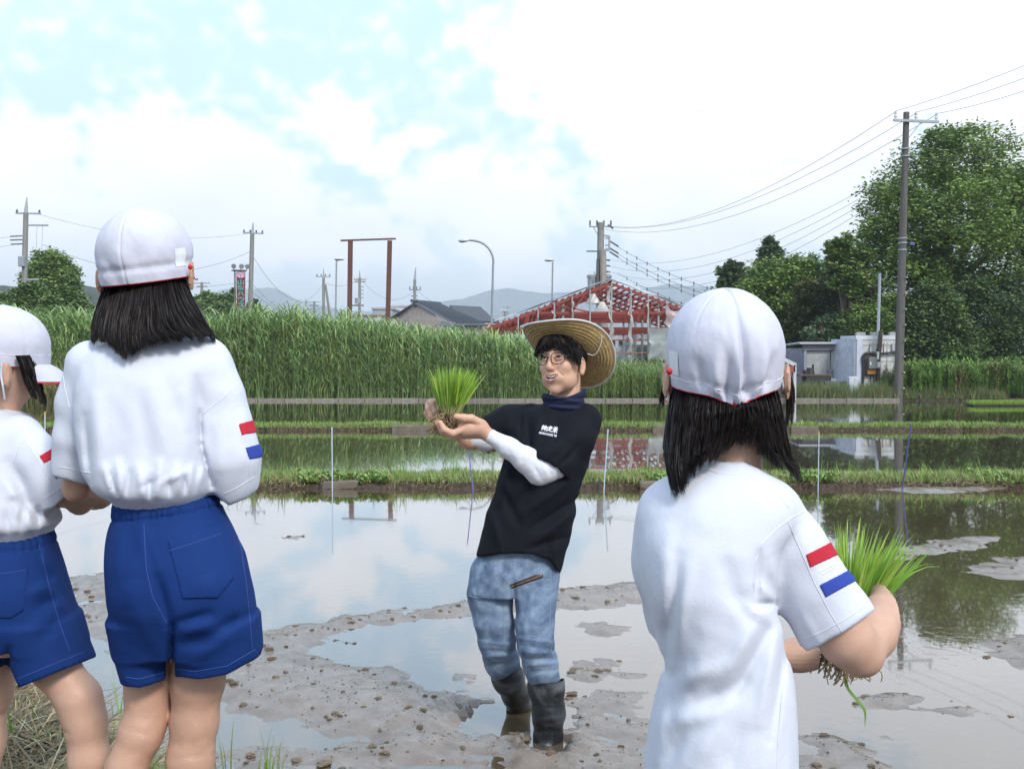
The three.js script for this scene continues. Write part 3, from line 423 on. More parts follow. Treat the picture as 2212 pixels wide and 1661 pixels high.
{ // the near concrete pole
  const d = 41.25, t = pole('utility_pole', 'tall weathered concrete pole beside the white pump house', GP, [1958, 243], 1941, d, .175, .11, worn(.13, .12, .112, .85));
  crossarm(t, at(1930, 260, d - .16), at(2028, 264, d - .16), 3, .34);
  part('brace', beam(at(1962, 300, d - .14), at(1990, 264, d - .16), .03, .03), steel, t);
  for (const y of [322, 338, 515, 525, 540]) { const q = at(lerp(1958, 1941, (y - 243) / 623), y, d); part('band', new THREE.CylinderGeometry(.165, .165, .05, 14).translate(q.x, q.y, q.z), steel, t); }
  for (const [x, y] of [[1968, 340], [1968, 350], [1968, 357], [1972, 362]]) part('insulator', new THREE.SphereGeometry(.07, 8, 6).translate(at(x, y, d).x, at(x, y, d).y, -d + .05), darkSteel, t);
  part('bracket', beam(at(1966, 526, d), at(1975, 527, d), .1, .1), mat(.1, .1, .3, .5), t);
  for (let y = 600; y < 850; y += 34) { const q = at(lerp(1958, 1941, (y - 243) / 623) + (y % 68 ? 6 : -6), y, d); part('step_bolt', bar(V(q.x, q.y, -d + .1), V(q.x, q.y, -d + .26), .02, .02, 6), porcelain, t); }
}
{ const d = 66, t = pole('utility_pole', 'leftmost utility pole with a box and short crossarms', GP, [56, 460], 47, d, .19, .15); part('spike', bar(at(56, 460, d), at(58, 427, d), .13, .03), steel, t);
  crossarm(t, at(34, 461, d), at(88, 462, d), 2); crossarm(t, at(56, 487, d), at(104, 487, d), 0); part('cabinet', new RoundedBoxGeometry(.34, .6, .3, 2, .03).translate(at(51, 566, d).x, at(51, 566, d).y, -d + .25), steel, t); part('arm', beam(at(54, 556, d), at(78, 556, d), .06, .06), steel, t); part('lamp_arm', beam(at(53, 605, d), at(84, 603, d), .1, .12), steel, t);
  for (const [x, y] of [[30, 511], [30, 519], [32, 528]]) part('strain_insulator', beam(at(x - 8, y, d), at(x + 18, y - 1, d), .07, .07), darkSteel, t); for (const x of [80, 92]) part('hanging_wire', bar(at(x, 488, d), at(x - 2, 548, d), .008, .008, 4), darkSteel, t); }
{ const d = 80, t = pole('utility_pole', 'leaning utility pole beside the red and teal sign tower', GP, [545, 505], 536, d, .2, .15); part('spike', bar(at(545, 505, d), at(547, 481, d), .12, .03), steel, t); crossarm(t, at(525, 503, d), at(569, 505, d), 4); }
{ const d = 125, t = pole('utility_pole', 'thin utility pole left of the rusty red frame, with slanting brace', GP, [699, 600], 699, d, .2, .15); part('spike', bar(at(699, 600, d), at(699, 580, d), .12, .03), steel, t); crossarm(t, at(683, 598, d), at(714, 598, d), 4, .3); part('slanting_brace', bar(at(714, 690, d), at(703, 615, d), .16, .12), poleMat, t); }
{ const d = 128, t = pole('utility_pole', 'utility pole with crowded insulators seen inside the red frame', GP, [777, 600], 776, d, .2, .15); part('spike', bar(at(777, 600, d), at(777, 584, d), .12, .03), steel, t); crossarm(t, at(764, 604, d), at(792, 604, d), 5, .5, darkSteel); crossarm(t, at(766, 609, d), at(790, 609, d), 5, .5, darkSteel); part('transformer', bar(at(773, 656, d), at(773, 644, d), .35, .35, 12), steel, t); part('lower_arm', beam(at(758, 660, d), at(786, 660, d), .15, .15), darkSteel, t); for (const y of [618, 626, 634, 642]) part('arm', beam(at(777, y, d), at(785, y + 2, d), .08, .08), darkSteel, t); }
{ const d = 140, t = pole('utility_pole', 'utility pole with a tall thin mast standing behind the house', GP, [896, 605], 896, d, .22, .18); part('mast', bar(at(896, 605, d), at(898, 578, d), .16, .05), steel, t); crossarm(t, at(884, 626, d), at(909, 626, d), 4, .4, darkSteel); for (const y of [640, 648, 655]) part('arm', beam(at(888, y, d), at(902, y - 1, d), .1, .1), darkSteel, t); }
for (const [px, py, w, d, label] of [[436, 610, 17, 150, 'small distant utility pole left of the sign tower'], [679, 651, 14, 180, 'small distant utility pole with one wide arm near the reeds'], [1091, 672, 8, 180, 'small distant utility pole between house and collapsed greenhouse']]) { const t = pole('utility_pole', label, GP, [px, py], px, d, .22, .18); crossarm(t, at(px - w, py + 2, d), at(px + w, py + 2, d), 3, .5, darkSteel); part('arm', beam(at(px - w * .7, py + 9, d), at(px + w * .7, py + 9, d), .12, .12), darkSteel, t); }
{ // the double pole with transformers
  const d = 80, t = pole('utility_pole', 'double concrete pole with two transformers behind the red greenhouse frame', GP, [1298, 481], 1294, d, .3, .24), q = (x, y, dz = 0) => at(x, y, d + dz);
  part('second_pole', bar(V(q(1306, 760).x, -.3, -d + .4), q(1302, 540, -.4), .3, .24, 14), worn(.38, .34, .3, .85), t);
  crossarm(t, q(1272, 490), q(1322, 490), 4, .45); part('brace', bar(q(1282, 492), q(1296, 514), .03), steel, t); part('strain_insulator', beam(q(1313, 486), q(1325, 494), .12, .12), darkSteel, t);
  part('bracket', [beam(q(1300, 508), q(1316, 511), .12, .12), beam(q(1316, 510), q(1316, 541), .14, .14), beam(q(1304, 541), q(1316, 541), .12, .12)], steel, t); for (const y of [521, 536, 544]) { part('strain_insulator', beam(q(1317, y), q(1336, y + 12), .11, .11), darkSteel, t); part('standoff', beam(q(1307, y - 6), q(1316, y - 6), .1, .1), steel, t); }
  crossarm(t, q(1267, 543), q(1300, 543), 0, .2, darkSteel); for (const y of [560, 572, 585, 596]) part('clamp', beam(q(1294, y), q(1318, y + 3), .1, .1), darkSteel, t); part('cable_run', bar(q(1292, 560, -.3), q(1290, 640, -.3), .12, .14, 8), darkSteel, t);
  for (const [x, y] of [[1279, 609], [1310, 609]]) { const c = q(x, y), tr = part('transformer', bar(c.clone().add(V(0, -.55, 0)), c.clone().add(V(0, .5, 0)), .32, .34, 16), steel, t); part('rim', bar(c.clone().add(V(0, .32, 0)), c.clone().add(V(0, .44, 0)), .4, .4, 16), steel, tr); for (const x of [-.15, .15]) part('bushing', bar(c.clone().add(V(x, .5, 0)), c.clone().add(V(x, .72, 0)), .06), porcelain, tr); }
  part('platform', [beam(q(1266, 626), q(1320, 626), .3, .2)], darkSteel, t);
}
// street lamps
function lamp(label, d, pts, r, head, m) { const t = thing('street_lamp', label, 'street lamp', [0, 0, 0], 'street lamps'); const p = pts.map(([x, y]) => at(x, y, d)); p.unshift(V(p[0].x, -.3, -d)); part('pole', bar(p[0], p[1], r * 1.25, r, 10), m, t); if (p.length > 2) part('curved_arm', tube(p.slice(1), r * .85, 8, 30), m, t); const [hx, hy, hw, hh] = head, c = at(hx, hy, d), g = new THREE.SphereGeometry(1, 16, 10).scale(hw, hh, hw * .5); const hd = part('lamp_head', g.translate(c.x, c.y, c.z), mat(.55, .56, .58, .4), t); part('lens', new THREE.SphereGeometry(1, 14, 8, 0, 7, Math.PI / 2, Math.PI / 2).scale(hw * .7, hh * 1.1, hw * .4).translate(c.x - hw * .2, c.y - hh * .15, c.z), mat(.3, .32, .36, .2), hd); }
lamp('tall street lamp with a curved swan neck arm above the house', 72, [[1062, 690], [1065, 580], [1065, 557], [1058, 540], [1045, 527], [1030, 521], [1013, 519]], .085, [1001, 520, .36, .11], worn(.38, .42, .46, .5, { metalness: .3 }));
lamp('straight street lamp left of the rusty red frame', 85, [[725, 690], [727, 562]], .075, [733, 560, .42, .1], steel);
lamp('straight street lamp left of the double pole', 85, [[1192, 690], [1194, 566]], .075, [1187, 562, .42, .1], steel);
{ // rusty frame of a vanished billboard
  const m = worn(.16, .062, .045, .8), d = 60, t = thing('billboard_frame', 'empty rusty red steel frame of two posts and a crossbar', 'frame');
  for (const [b, top] of [[753, 757], [834, 842]]) { const a = V(P(b, 760, d).x, -.3, -d), c = P(top, 520, d); part('post', beam(a, c, .24, .24, V(0, 0, 1)), m, t); }
  part('top_beam', beam(at(736, 520, d), at(855, 516, d), .12, .09), m, t); part('lower_beam', beam(at(734, 681, d), at(842, 682, d), .07, .07), worn(.2, .12, .06, .8), t);
}
// wires
function wire(label, a, b, sag, r = .011) { r *= .72; const pts = []; for (let i = 0; i <= 14; i++) { const t = i / 14, q = a.clone().lerp(b, t); q.y -= sag * 4 * t * (1 - t); pts.push(q); } return single('power_line', tube(pts, r, 5, 28), blackMat, label, 'wire', 'overhead power lines'); }
const NP = 'overhead line from the tall concrete pole ';
wire(NP + 'to the upper right, highest of three', at(1936, 240, 41), at(2330, 92, 33), .12); wire(NP + 'to the upper right, middle of three', at(1979, 243, 41), at(2330, 122, 33), .12); wire(NP + 'to the upper right, lowest of three', at(2024, 246, 41), at(2330, 155, 33), .12);
wire(NP + 'to the double pole, outermost strand', at(1936, 241, 41), at(1318, 489, 80), 1.4, .014); wire(NP + 'to the double pole, second strand', at(1979, 245, 41), at(1300, 488, 80), 1.5, .014); wire(NP + 'to the double pole, third strand', at(2024, 247, 41), at(1276, 489, 80), 1.9, .014);
[[340, 2330, 258], [350, 2330, 275], [357, 2330, 292], [362, 2330, 306]].forEach(([y, x, y2], i) => wire('thin cable across the tall tree from the concrete pole, number ' + ['one', 'two', 'three', 'four'][i] + ' from the top', at(1968, y, 41), at(x, y2, 36), .1, .012));
[[360, 560, 1.5], [372, 573, 1.7], [384, 585, 1.9], [396, 598, 2.1]].forEach(([y, y2, s], i) => wire('slack cable between concrete pole and double pole, ' + ['topmost', 'second', 'third', 'lowest'][i] + ' of the lower four', at(1952, y, 41), at(1312, y2, 80), s, .011));
[[533, 1590, 640], [548, 1590, 655], [556, 1590, 668], [590, 1590, 690]].forEach(([y, x2, y2], i) => { const a = at(1334, y, 80), b = at(x2, y2, 62); const w = thing('spaced_cable', 'cable with bead spacers sloping from the double pole, ' + ['highest', 'second', 'third', 'lowest'][i] + ' of four', 'wire', [0, 0, 0], 'spacer cables'); const pts = []; for (let k = 0; k <= 10; k++) { const q = a.clone().lerp(b, k / 10); q.y -= .35 * 4 * (k / 10) * (1 - k / 10); pts.push(q); } part('cable', tube(pts, .013, 5, 24), blackMat, w); for (let k = 1; k < 10; k++) part('spacer', bar(pts[k].clone().add(V(0, .1, 0)), pts[k].clone().add(V(0, -.14, 0)), .035, .03, 6), darkSteel, w); });
wire('slack wire from leaning pole to thin pole by the reeds', at(545, 552, 80), at(699, 612, 125), 2.6, .018); wire('lower wire from leaning pole dropping behind the reeds', at(541, 610, 80), at(735, 700, 128), 1.6, .016); wire('lowest wire from leaning pole dropping behind the reeds', at(540, 628, 80), at(720, 705, 120), .8, .016);
wire('wire between the tall girl\'s cap and the leaning pole', at(92, 528, 66), at(544, 542, 80), 1.6, .014); wire('top wire from leaning pole toward the left pole', at(80, 462, 66), at(540, 504, 80), .8, .011); wire('low wire across the left trees to the sign tower', at(55, 606, 66), at(545, 606, 80), .6, .013);
wire('wires from left pole out of the frame, upper', at(30, 511, 66), at(-60, 512, 60), .1); wire('wires from left pole out of the frame, lower', at(32, 528, 66), at(-60, 533, 60), .1);
wire('long wire behind the red frame to the crowded pole', at(700, 610, 125), at(777, 603, 128), .6, .02); wire('wire from crowded pole to the mast pole behind the house', at(785, 610, 128), at(897, 627, 140), 1.6, .02); wire('wire leaving the mast pole toward the swan neck lamp', at(900, 627, 140), at(1091, 674, 180), 2.2, .022);
// far lattice towers
for (const [px, py, label] of [[662, 648, 'faint lattice pylon above the reeds beside the thin poles'], [1015, 663, 'faint lattice pylon right of the house roof'], [1097, 660, 'faint lattice pylon left of the collapsed greenhouse']]) { const d = 900, t = thing('lattice_pylon', label, 'pylon', [0, 0, 0], 'distant pylons'), c = at(px, 760, d), top = at(px, py, d), m = worn(.35, .37, .4, .7), legs = []; for (const [sx, sz] of [[-1, -1], [1, -1], [1, 1], [-1, 1]]) legs.push(bar(V(c.x + sx * 3.5, 0, -d + sz * 3.5), V(c.x + sx * .4, top.y, -d + sz * .4), .3, .2, 5)); for (let k = 0; k < 8; k++) { const w = (t2) => lerp(3.5, .4, t2), t0 = k / 8, t1 = (k + 1) / 8; legs.push(bar(V(c.x - w(t0), top.y * t0, -d), V(c.x + w(t1), top.y * t1, -d), .16, .16, 4), bar(V(c.x + w(t0), top.y * t0, -d), V(c.x - w(t1), top.y * t1, -d), .16, .16, 4)); } part('lattice', legs, m, t); for (const k of [.72, .84, .96]) part('arm', beam(V(c.x - 5, top.y * k, -d), V(c.x + 5, top.y * k, -d), .4, .4), m, t); }

// ---------- the sign tower ----------
{
  const d = 70, W = .56, H = 2.75, top = at(518, 586, d).y, teal = 'rgb(52,160,150)';
  const glyph = { // strokes in a unit square, y down
    yama: [[[.5, .06], [.5, .86]], [[.12, .25], [.12, .9]], [[.88, .25], [.88, .9]], [[.1, .88], [.9, .88]]],
    nashi: [[[.05, .16], [.5, .12]], [[.28, .04], [.28, .52]], [[.28, .2], [.05, .42]], [[.28, .22], [.5, .36]], [[.62, .1], [.62, .38]], [[.88, .04], [.88, .5]], [[.05, .6], [.95, .6]], [[.5, .48], [.5, .98]], [[.46, .62], [.12, .92]], [[.54, .62], [.9, .92]]],
    ha: [[[.38, .12], [.3, .5], [.1, .92]], [[.62, .12], [.72, .5], [.92, .92]]],
    u: [[[.5, .02], [.5, .18]], [[.1, .45], [.1, .22], [.9, .22], [.86, .5], [.7, .78], [.4, .96]]],
    su: [[[.14, .12], [.82, .12], [.7, .45], [.4, .75], [.08, .94]], [[.56, .58], [.92, .94]]],
    kou: [[[.12, .14], [.88, .14]], [[.5, .14], [.5, .86]], [[.05, .88], [.95, .88]]],
  };
  const face = () => { const c = document.createElement('canvas'); c.width = 160; c.height = 1180; const x = c.getContext('2d'); x.fillStyle = 'rgb(104,36,34)'; x.fillRect(0, 0, 160, 1180); x.fillStyle = 'rgb(188,186,190)'; x.fillRect(0, 0, 160, 80); const R = mulberry(3); for (let i = 0; i < 140; i++) { x.fillStyle = `rgba(${60 + R() * 60},${20 + R() * 40},${20 + R() * 30},.25)`; x.fillRect(R() * 160, 80 + R() * 1100, 2 + R() * 14, 10 + R() * 60); }
    x.fillStyle = 'rgb(206,164,192)'; x.strokeStyle = 'rgb(80,34,52)'; x.lineWidth = 8; const h = [[80, 28], [150, 66], [150, 160], [80, 205], [10, 160], [10, 66]]; x.beginPath(); h.forEach((p, i) => (i ? x.lineTo(...p) : x.moveTo(...p))); x.closePath(); x.fill(); x.stroke(); x.beginPath(); x.moveTo(10, 66); x.lineTo(80, 110); x.lineTo(150, 66); x.moveTo(80, 110); x.lineTo(80, 205); x.stroke();
    ['yama', 'nashi', 'ha', 'u', 'su', 'kou'].forEach((k, i) => { const y0 = 228 + i * 158; for (const [w, col] of [[30, 'rgb(48,22,28)'], [22, teal]]) { x.strokeStyle = col; x.lineWidth = k === 'nashi' ? w * .68 : w; x.lineCap = 'butt'; x.lineJoin = 'miter'; for (const s of glyph[k]) { x.beginPath(); s.forEach(([a, b], j) => (j ? x.lineTo(14 + a * 132, y0 + b * 140) : x.moveTo(14 + a * 132, y0 + b * 140))); x.stroke(); } } });
    const t = new THREE.CanvasTexture(c); t.colorSpace = THREE.SRGBColorSpace; return t; };
  const t = thing('sign_tower', 'tall dark red sign tower with teal lettering and a pink cube emblem', 'sign', [at(519, 700, d).x, 0, -d]), fm = new THREE.MeshStandardMaterial({ map: face(), roughness: .5, side: THREE.DoubleSide });
  t.rotation.y = .42; const edge = worn(.6, .55, .55, .6);
  part('core', box(W - .06, H + 1.2, W - .06, 0, top - H / 2 - .6, 0), mat(.1, .03, .03, .7), t);
  const f1 = part('sign_face', new THREE.PlaneGeometry(W, H).translate(0, top - H / 2, W / 2), fm, t), f2 = part('sign_face', new THREE.PlaneGeometry(W, H).rotateY(Math.PI / 2).translate(W / 2, top - H / 2, 0), fm, t);
  for (const [x, z] of [[-1, 1], [1, 1], [1, -1], [-1, -1]]) part('edge_trim', box(.05, H + .8, .05, x * (W / 2 + .01), top - H / 2 - .38, z * (W / 2 + .01)), edge, t);
  part('cap_plate', box(W + .3, .05, W + .2, -.05, top + .04, 0), worn(.2, .12, .12, .7), t);
  for (const x of [-.38, .06, .42]) { const l = part('floodlight', new THREE.CylinderGeometry(.16, .1, .22, 12).rotateX(1.9).rotateY(x).translate(x, top + .32, .1), steel, t); part('lamp_bracket', bar(V(x, top + .05, 0), V(x, top + .3, .05), .025), steel, l); }
}
// ---------- houses far behind ----------
const quad = (a, b, c, d2) => { const g = new THREE.BufferGeometry(); g.setAttribute('position', new THREE.Float32BufferAttribute([a, b, c, a, c, d2].flatMap((v) => [v.x, v.y, v.z]), 3)); g.computeVertexNormals(); return uvBox(g, .5); };
const slab3 = (a, b, c, d2, th) => { const n = b.clone().sub(a).cross(d2.clone().sub(a)).normalize().multiplyScalar(th), q = [a, b, c, d2], w = q.map((v) => v.clone().add(n)); return merge([quad(...q), quad(...w), ...[0, 1, 2, 3].map((i) => quad(q[i], q[(i + 1) % 4], w[(i + 1) % 4], w[i]))]); };
{
  const t = thing('tiled_house', 'pale pink house with a dark grey tiled gable roof above the reeds', 'house'), wallM = worn(.66, .53, .45, .85), roofM = worn(.085, .095, .115, .6), trim = mat(.06, .06, .07, .6);
  const LE = at(852, 682, 108), AP = at(897, 655, 105), RE = at(972, 697, 100), RF = at(951, 659, 116), EF = at(1042, 697, 110), low = (v) => V(v.x, -.2, v.z), LF = LE.clone().add(RF.clone().sub(AP));
  part('gable_wall', merge([quad(low(LE), low(RE), RE, LE), quad(LE, RE, AP, AP.clone().add(V(.001, 0, 0)))]), wallM, t);
  part('side_wall', quad(low(RE), low(EF), EF, RE), wallM, t); part('rear_wall', merge([quad(low(LE), low(LF), LF, LE), quad(low(LF), low(EF), EF, LF), quad(LF, EF, RF, RF.clone().add(V(.001, 0, 0)))]), wallM, t);
  const ov = (p, dx, dy, dz) => p.clone().add(V(dx, dy, dz)); const r1 = part('roof', slab3(ov(AP, -.1, .05, .22), ov(RF, 0, .05, 0), ov(EF, .6, -.22, 0), ov(RE, .4, -.25, .22), .16), roofM, t); part('roof', slab3(ov(AP, -.1, .06, .22), ov(LE, -.4, -.2, .22), ov(LF, -.6, -.3, 0), ov(RF, 0, .06, 0), .16), roofM, t);
  part('ridge_cap', bar(ov(AP, -.3, .2, .75), ov(RF, 0, .2, 0), .14, .14, 8), roofM, r1); part('gable_vent', (() => { const c = AP.clone().lerp(LE.clone().lerp(RE, .42), .34); return box(.9, .3, .06, c.x, c.y + .25, c.z + .12); })(), trim, t);
  const run = EF.clone().sub(RE); for (let i = 1; i < 14; i++) { const a = AP.clone().lerp(RF, i / 14), b = RE.clone().lerp(EF, i / 14); part('tile_rib', bar(ov(a, 0, .2, .3), ov(b, .45, -.06, .35), .05, .05, 5), roofM, r1); }
  part('porch_roof', slab3(ov(RE, -.9, -.35, 1.2), ov(RE, .3, -.5, 1.2), ov(RE, .3, -.1, -.5), ov(RE, -.9, .05, -.5), .1), roofM, t);
  const g2 = RF.clone().lerp(EF, .35); part('rear_roof', slab3(ov(g2, -.6, .7, -2), ov(g2, 2.6, .6, -4), ov(g2, 4.4, -1.1, -3), ov(g2, .6, -.8, -1), .16), roofM, t);
}
function block(name, label, px0, px1, py, d, depth, m, extra) { const a = at(px0, py, d), b = at(px1, py, d), w = b.x - a.x, h = a.y + .3, t = thing(name, label, 'building', [(a.x + b.x) / 2, -.3, -d], 'low buildings far behind'); part('wall', uvBox(box(w, h, depth, 0, h / 2, -depth / 2), .3), m, t); part('roof_edge', box(w + .3, .25, depth + .3, 0, h + .12, -depth / 2), worn(.5, .5, .52, .7), t); extra?.(t, w, h); return t; }
const win = (n, y0, hh) => (t, w, h) => { for (let i = 0; i < n; i++) { const f = part('window', box(w / n * .62, hh, .1, -w / 2 + w / n * (i + .5), h * y0, .05), mat(.5, .5, .5, .5), t); part('pane', box(w / n * .52, hh * .8, .04, -w / 2 + w / n * (i + .5), h * y0, .11), mat(.03, .04, .05, .1), f); } };
block('low_building', 'grey block with a flat roof framed between the rusty posts', 804, 847, 668, 150, 10, worn(.42, .43, .45, .8), win(2, .7, 1.2)); block('low_building', 'white block peeking out left of the pink house', 840, 884, 663, 160, 10, worn(.7, .7, .7, .8), win(3, .75, 1.1)); block('low_building', 'long low white building just above the reed tops', 748, 826, 684, 130, 8, worn(.68, .68, .68, .8), win(6, .8, .8)); block('low_building', 'low cream building right of the pink house', 1036, 1075, 693, 120, 8, worn(.62, .52, .4, .85), win(3, .7, .8));
block('low_building', 'blue grey building seen through the red greenhouse frame', 1376, 1432, 716, 120, 9, worn(.32, .33, .38, .8), win(3, .75, .7)); block('low_building', 'grey building behind the middle posts of the greenhouse', 1300, 1366, 722, 125, 9, worn(.5, .5, .53, .8), win(4, .75, .7)); block('low_building', 'beige building with teal awning behind the greenhouse posts', 1376, 1440, 745, 75, 5, worn(.55, .48, .38, .85), (t, w, h) => { part('awning', box(w + .3, .3, 1.2, 0, h - .3, .55), mat(.02, .06, .06, .5), t); for (const x of [-.55, .5]) part('doorway', box(.75, 1.3, .08, x, .75, .05), mat(.09, .035, .025, .7), t); });
block('low_building', 'small house with a grey roof at the far left edge', -30, 16, 640, 130, 9, worn(.3, .27, .25, .8), win(2, .6, .9));

// ---------- the collapsed greenhouse ----------
{
  const t = thing('greenhouse_frame', 'collapsed greenhouse of bare red steel rafters with torn plastic', 'greenhouse'), red = worn(.34, .06, .045, .65), grey = worn(.45, .45, .45, .6), film = mat(.78, .78, .8, .35, { transmission: .5, thickness: 0, opacity: 1 }), R = mulberry(99);
  const D0 = 48, ap = at(1320, 613, D0), le = at(1048, 713, D0), half = ap.x - le.x, re = V(ap.x + half, le.y, -D0), dep = 15, nT = 6;
  for (let k = 0; k < nT; k++) { const z = -dep * k / (nT - 1), o = (v) => V(v.x, v.y, v.z + z), sl = k ? .1 : .09;
    for (const e of [le, re]) part('rafter', beam(o(ap), o(e), sl, .12), red, t);
    const tieY = lerp(ap.y, le.y, .63), tx = half * .63; part('tie_beam', beam(V(ap.x - tx, tieY, -D0 + z), V(ap.x + tx, tieY, -D0 + z), .08, .1), red, t); if (k) part('tie_beam', beam(V(ap.x - half * .95, le.y + .12, -D0 + z), V(ap.x + half, le.y + .12, -D0 + z), .08, .13), red, t);
    for (const s of [-1, 1]) for (const [a, b] of [[.2, .45], [.45, .2], [.45, .63]]) part('web_member', beam(V(ap.x + s * half * a, lerp(ap.y, le.y, a), -D0 + z), V(ap.x + s * half * b * .7, tieY, -D0 + z), .06, .06), red, t);
    for (const s of [-1, -.38, .38, 1]) part('post', bar(V(ap.x + s * half, -.25, -D0 + z - .1), V(ap.x + s * half, lerp(ap.y, le.y, Math.abs(s)), -D0 + z - .1), .06, .06, 8), grey, t); }
  for (const s of [-1, 1]) for (let i = 0; i <= 21; i++) { const f = i / 21, a = V(ap.x + s * half * f, lerp(ap.y, le.y, f) + .1, -D0), b = V(a.x, a.y, -D0 - dep), drop = s < 0 && f > .45 ? -R() * .5 : 0; b.y += drop; part('purlin', beam(a, b, .06, .07), red, t); }
  for (const px of [1120, 1161, 1198, 1237, 1274, 1319, 1362, 1400, 1439, 1478]) { const x = at(px, 760, D0).x, f = Math.abs(x - ap.x) / half, top = lerp(ap.y, le.y, f); part('mullion', bar(V(x, -.25, -D0 + .12), V(x + (R() - .5) * .1, top + .06, -D0 + .12), .035, .035, 8), grey, t); }
  for (const y of [.55, 1.05, 1.5, 2.05]) part('wall_rail', beam(V(ap.x - half * .5, y, -D0 + .2), V(ap.x + half, y, -D0 + .2), .04, .05), y > 2 ? red : worn(.3, .17, .13, .7), t);
  // torn plastic on the slopes and hanging at the posts
  const rag = (a, b, c, e) => { const n = 7, g = new THREE.PlaneGeometry(1, 1, n, n), p = g.attributes.position; for (let i = 0; i < p.count; i++) { const u = p.getX(i) + .5, v = p.getY(i) + .5, q = a.clone().lerp(b, u).lerp(e.clone().lerp(c, u), 1 - v); const k = .12 * n3(q.x * 2, q.y * 2, q.z * 2); p.setXYZ(i, q.x + k, q.y + k * .7, q.z + k); } g.computeVertexNormals(); return g; };
  for (let i = 0; i < 26; i++) { const s = i < 17 ? -1 : 1, f0 = R() * .9, f1 = Math.min(1, f0 + .04 + R() * .1), z0 = -R() * dep * .8, z1 = z0 - 1 - R() * 4, pt = (f, z) => V(ap.x + s * half * f, lerp(ap.y, le.y, f) + .2, -D0 + z); part('plastic_sheet', rag(pt(f0, z0), pt(f1, z0), pt(f1, z1), pt(f0, z1)), film, t); }
  for (const s of [-1, 1]) part('ridge_film', rag(V(ap.x, ap.y + .22, -D0 + .15), V(ap.x + s * half * .98, le.y + .28, -D0 + .15), V(ap.x + s * half * .98, le.y + .28, -D0 - .8), V(ap.x, ap.y + .22, -D0 - .8)), film, t);
  for (const [px, y0, y1, w] of [[1319, 620, 700, 3], [1319, 700, 760, 3.5], [1362, 640, 690, 2.5], [1361, 690, 770, 3], [1400, 655, 700, 2], [1198, 668, 700, 2.5], [1237, 650, 690, 2], [1160, 690, 712, 2]]) { const a = at(px - w, y0, D0 - .2), b = at(px + w, y0, D0 - .2), c = at(px + w * .6, y1, D0 - .2), e = at(px - w * .6, y1, D0 - .2); part('plastic_sheet', rag(a, b, c, e), worn(.5, .47, .45, .6), t); }
  part('plastic_sheet', rag(at(1402, 708, D0 - .3), at(1450, 712, D0 - .3), at(1448, 775, D0 - .3), at(1402, 775, D0 - .3)), mat(.5, .54, .53, .4, { transmission: .45, thickness: 0 }), t); part('plastic_sheet', rag(at(1438, 660, D0 - .3), at(1475, 675, D0 - .3), at(1475, 760, D0 - .3), at(1440, 720, D0 - .3)), mat(.6, .5, .5, .4, { transmission: .45, thickness: 0 }), t);
  for (const [px, py, d, label] of [[1301, 664, 50, 'nearer white bell shaped lamp hanging in the red greenhouse frame'], [1281, 645, 54, 'farther white bell shaped lamp hanging in the red greenhouse frame']]) { const c = at(px, py, d), l = thing('pendant_lamp', label, 'lamp', [c.x, c.y, c.z], 'greenhouse lamps'); part('lamp_shade', new THREE.LatheGeometry([[.02, .26], [.09, .25], [.16, .12], [.3, -.1], [.37, -.24], [.36, -.24], [.28, -.08], [.14, .11]].map(([x, y]) => new THREE.Vector2(x, y)), 20), mat(.8, .78, .72, .5), l); part('cord', bar(V(0, .25, 0), V(0, .95, 0), .02, .02, 5), blackMat, l); }
}
{ // the second, small frame behind the right girl's ear
  const d = 40.6, t = thing('small_greenhouse', 'corner of a small red roofed frame beside the right girl\'s ear', 'greenhouse'), red = worn(.36, .1, .07, .65), grey = worn(.6, .6, .62, .6);
  for (const [px, y] of [[1717, 789], [1668, 765], [1620, 789]]) part('post', beam(V(at(px, 760, d).x, -.25, -d), at(px, y, d), .1, .1, V(0, 0, 1)), grey, t);
  for (const z of [0, 1.6, 3.2]) { part('rafter', beam(at(1719, 789, d + z), at(1668, 764, d + z), .1, .14), z ? red : grey, t); part('rafter', beam(at(1617, 789, d + z), at(1668, 764, d + z), .1, .14), z ? red : grey, t); part('tie_beam', beam(at(1717, 798, d + z), at(1620, 798, d + z), .1, .2), red, t); }
  for (const f of [.1, .4, .7, 1]) part('purlin', beam(at(lerp(1668, 1718, f), lerp(765, 790, f), d), at(lerp(1668, 1718, f), lerp(765, 790, f), d).add(V(0, 0, -3.4)), .08, .08), red, t); part('side_sheet', box(.04, 1.1, 3.2, at(1714, 760, d).x, .45, -d - 1.7), worn(.4, .36, .36, .7), t);
}
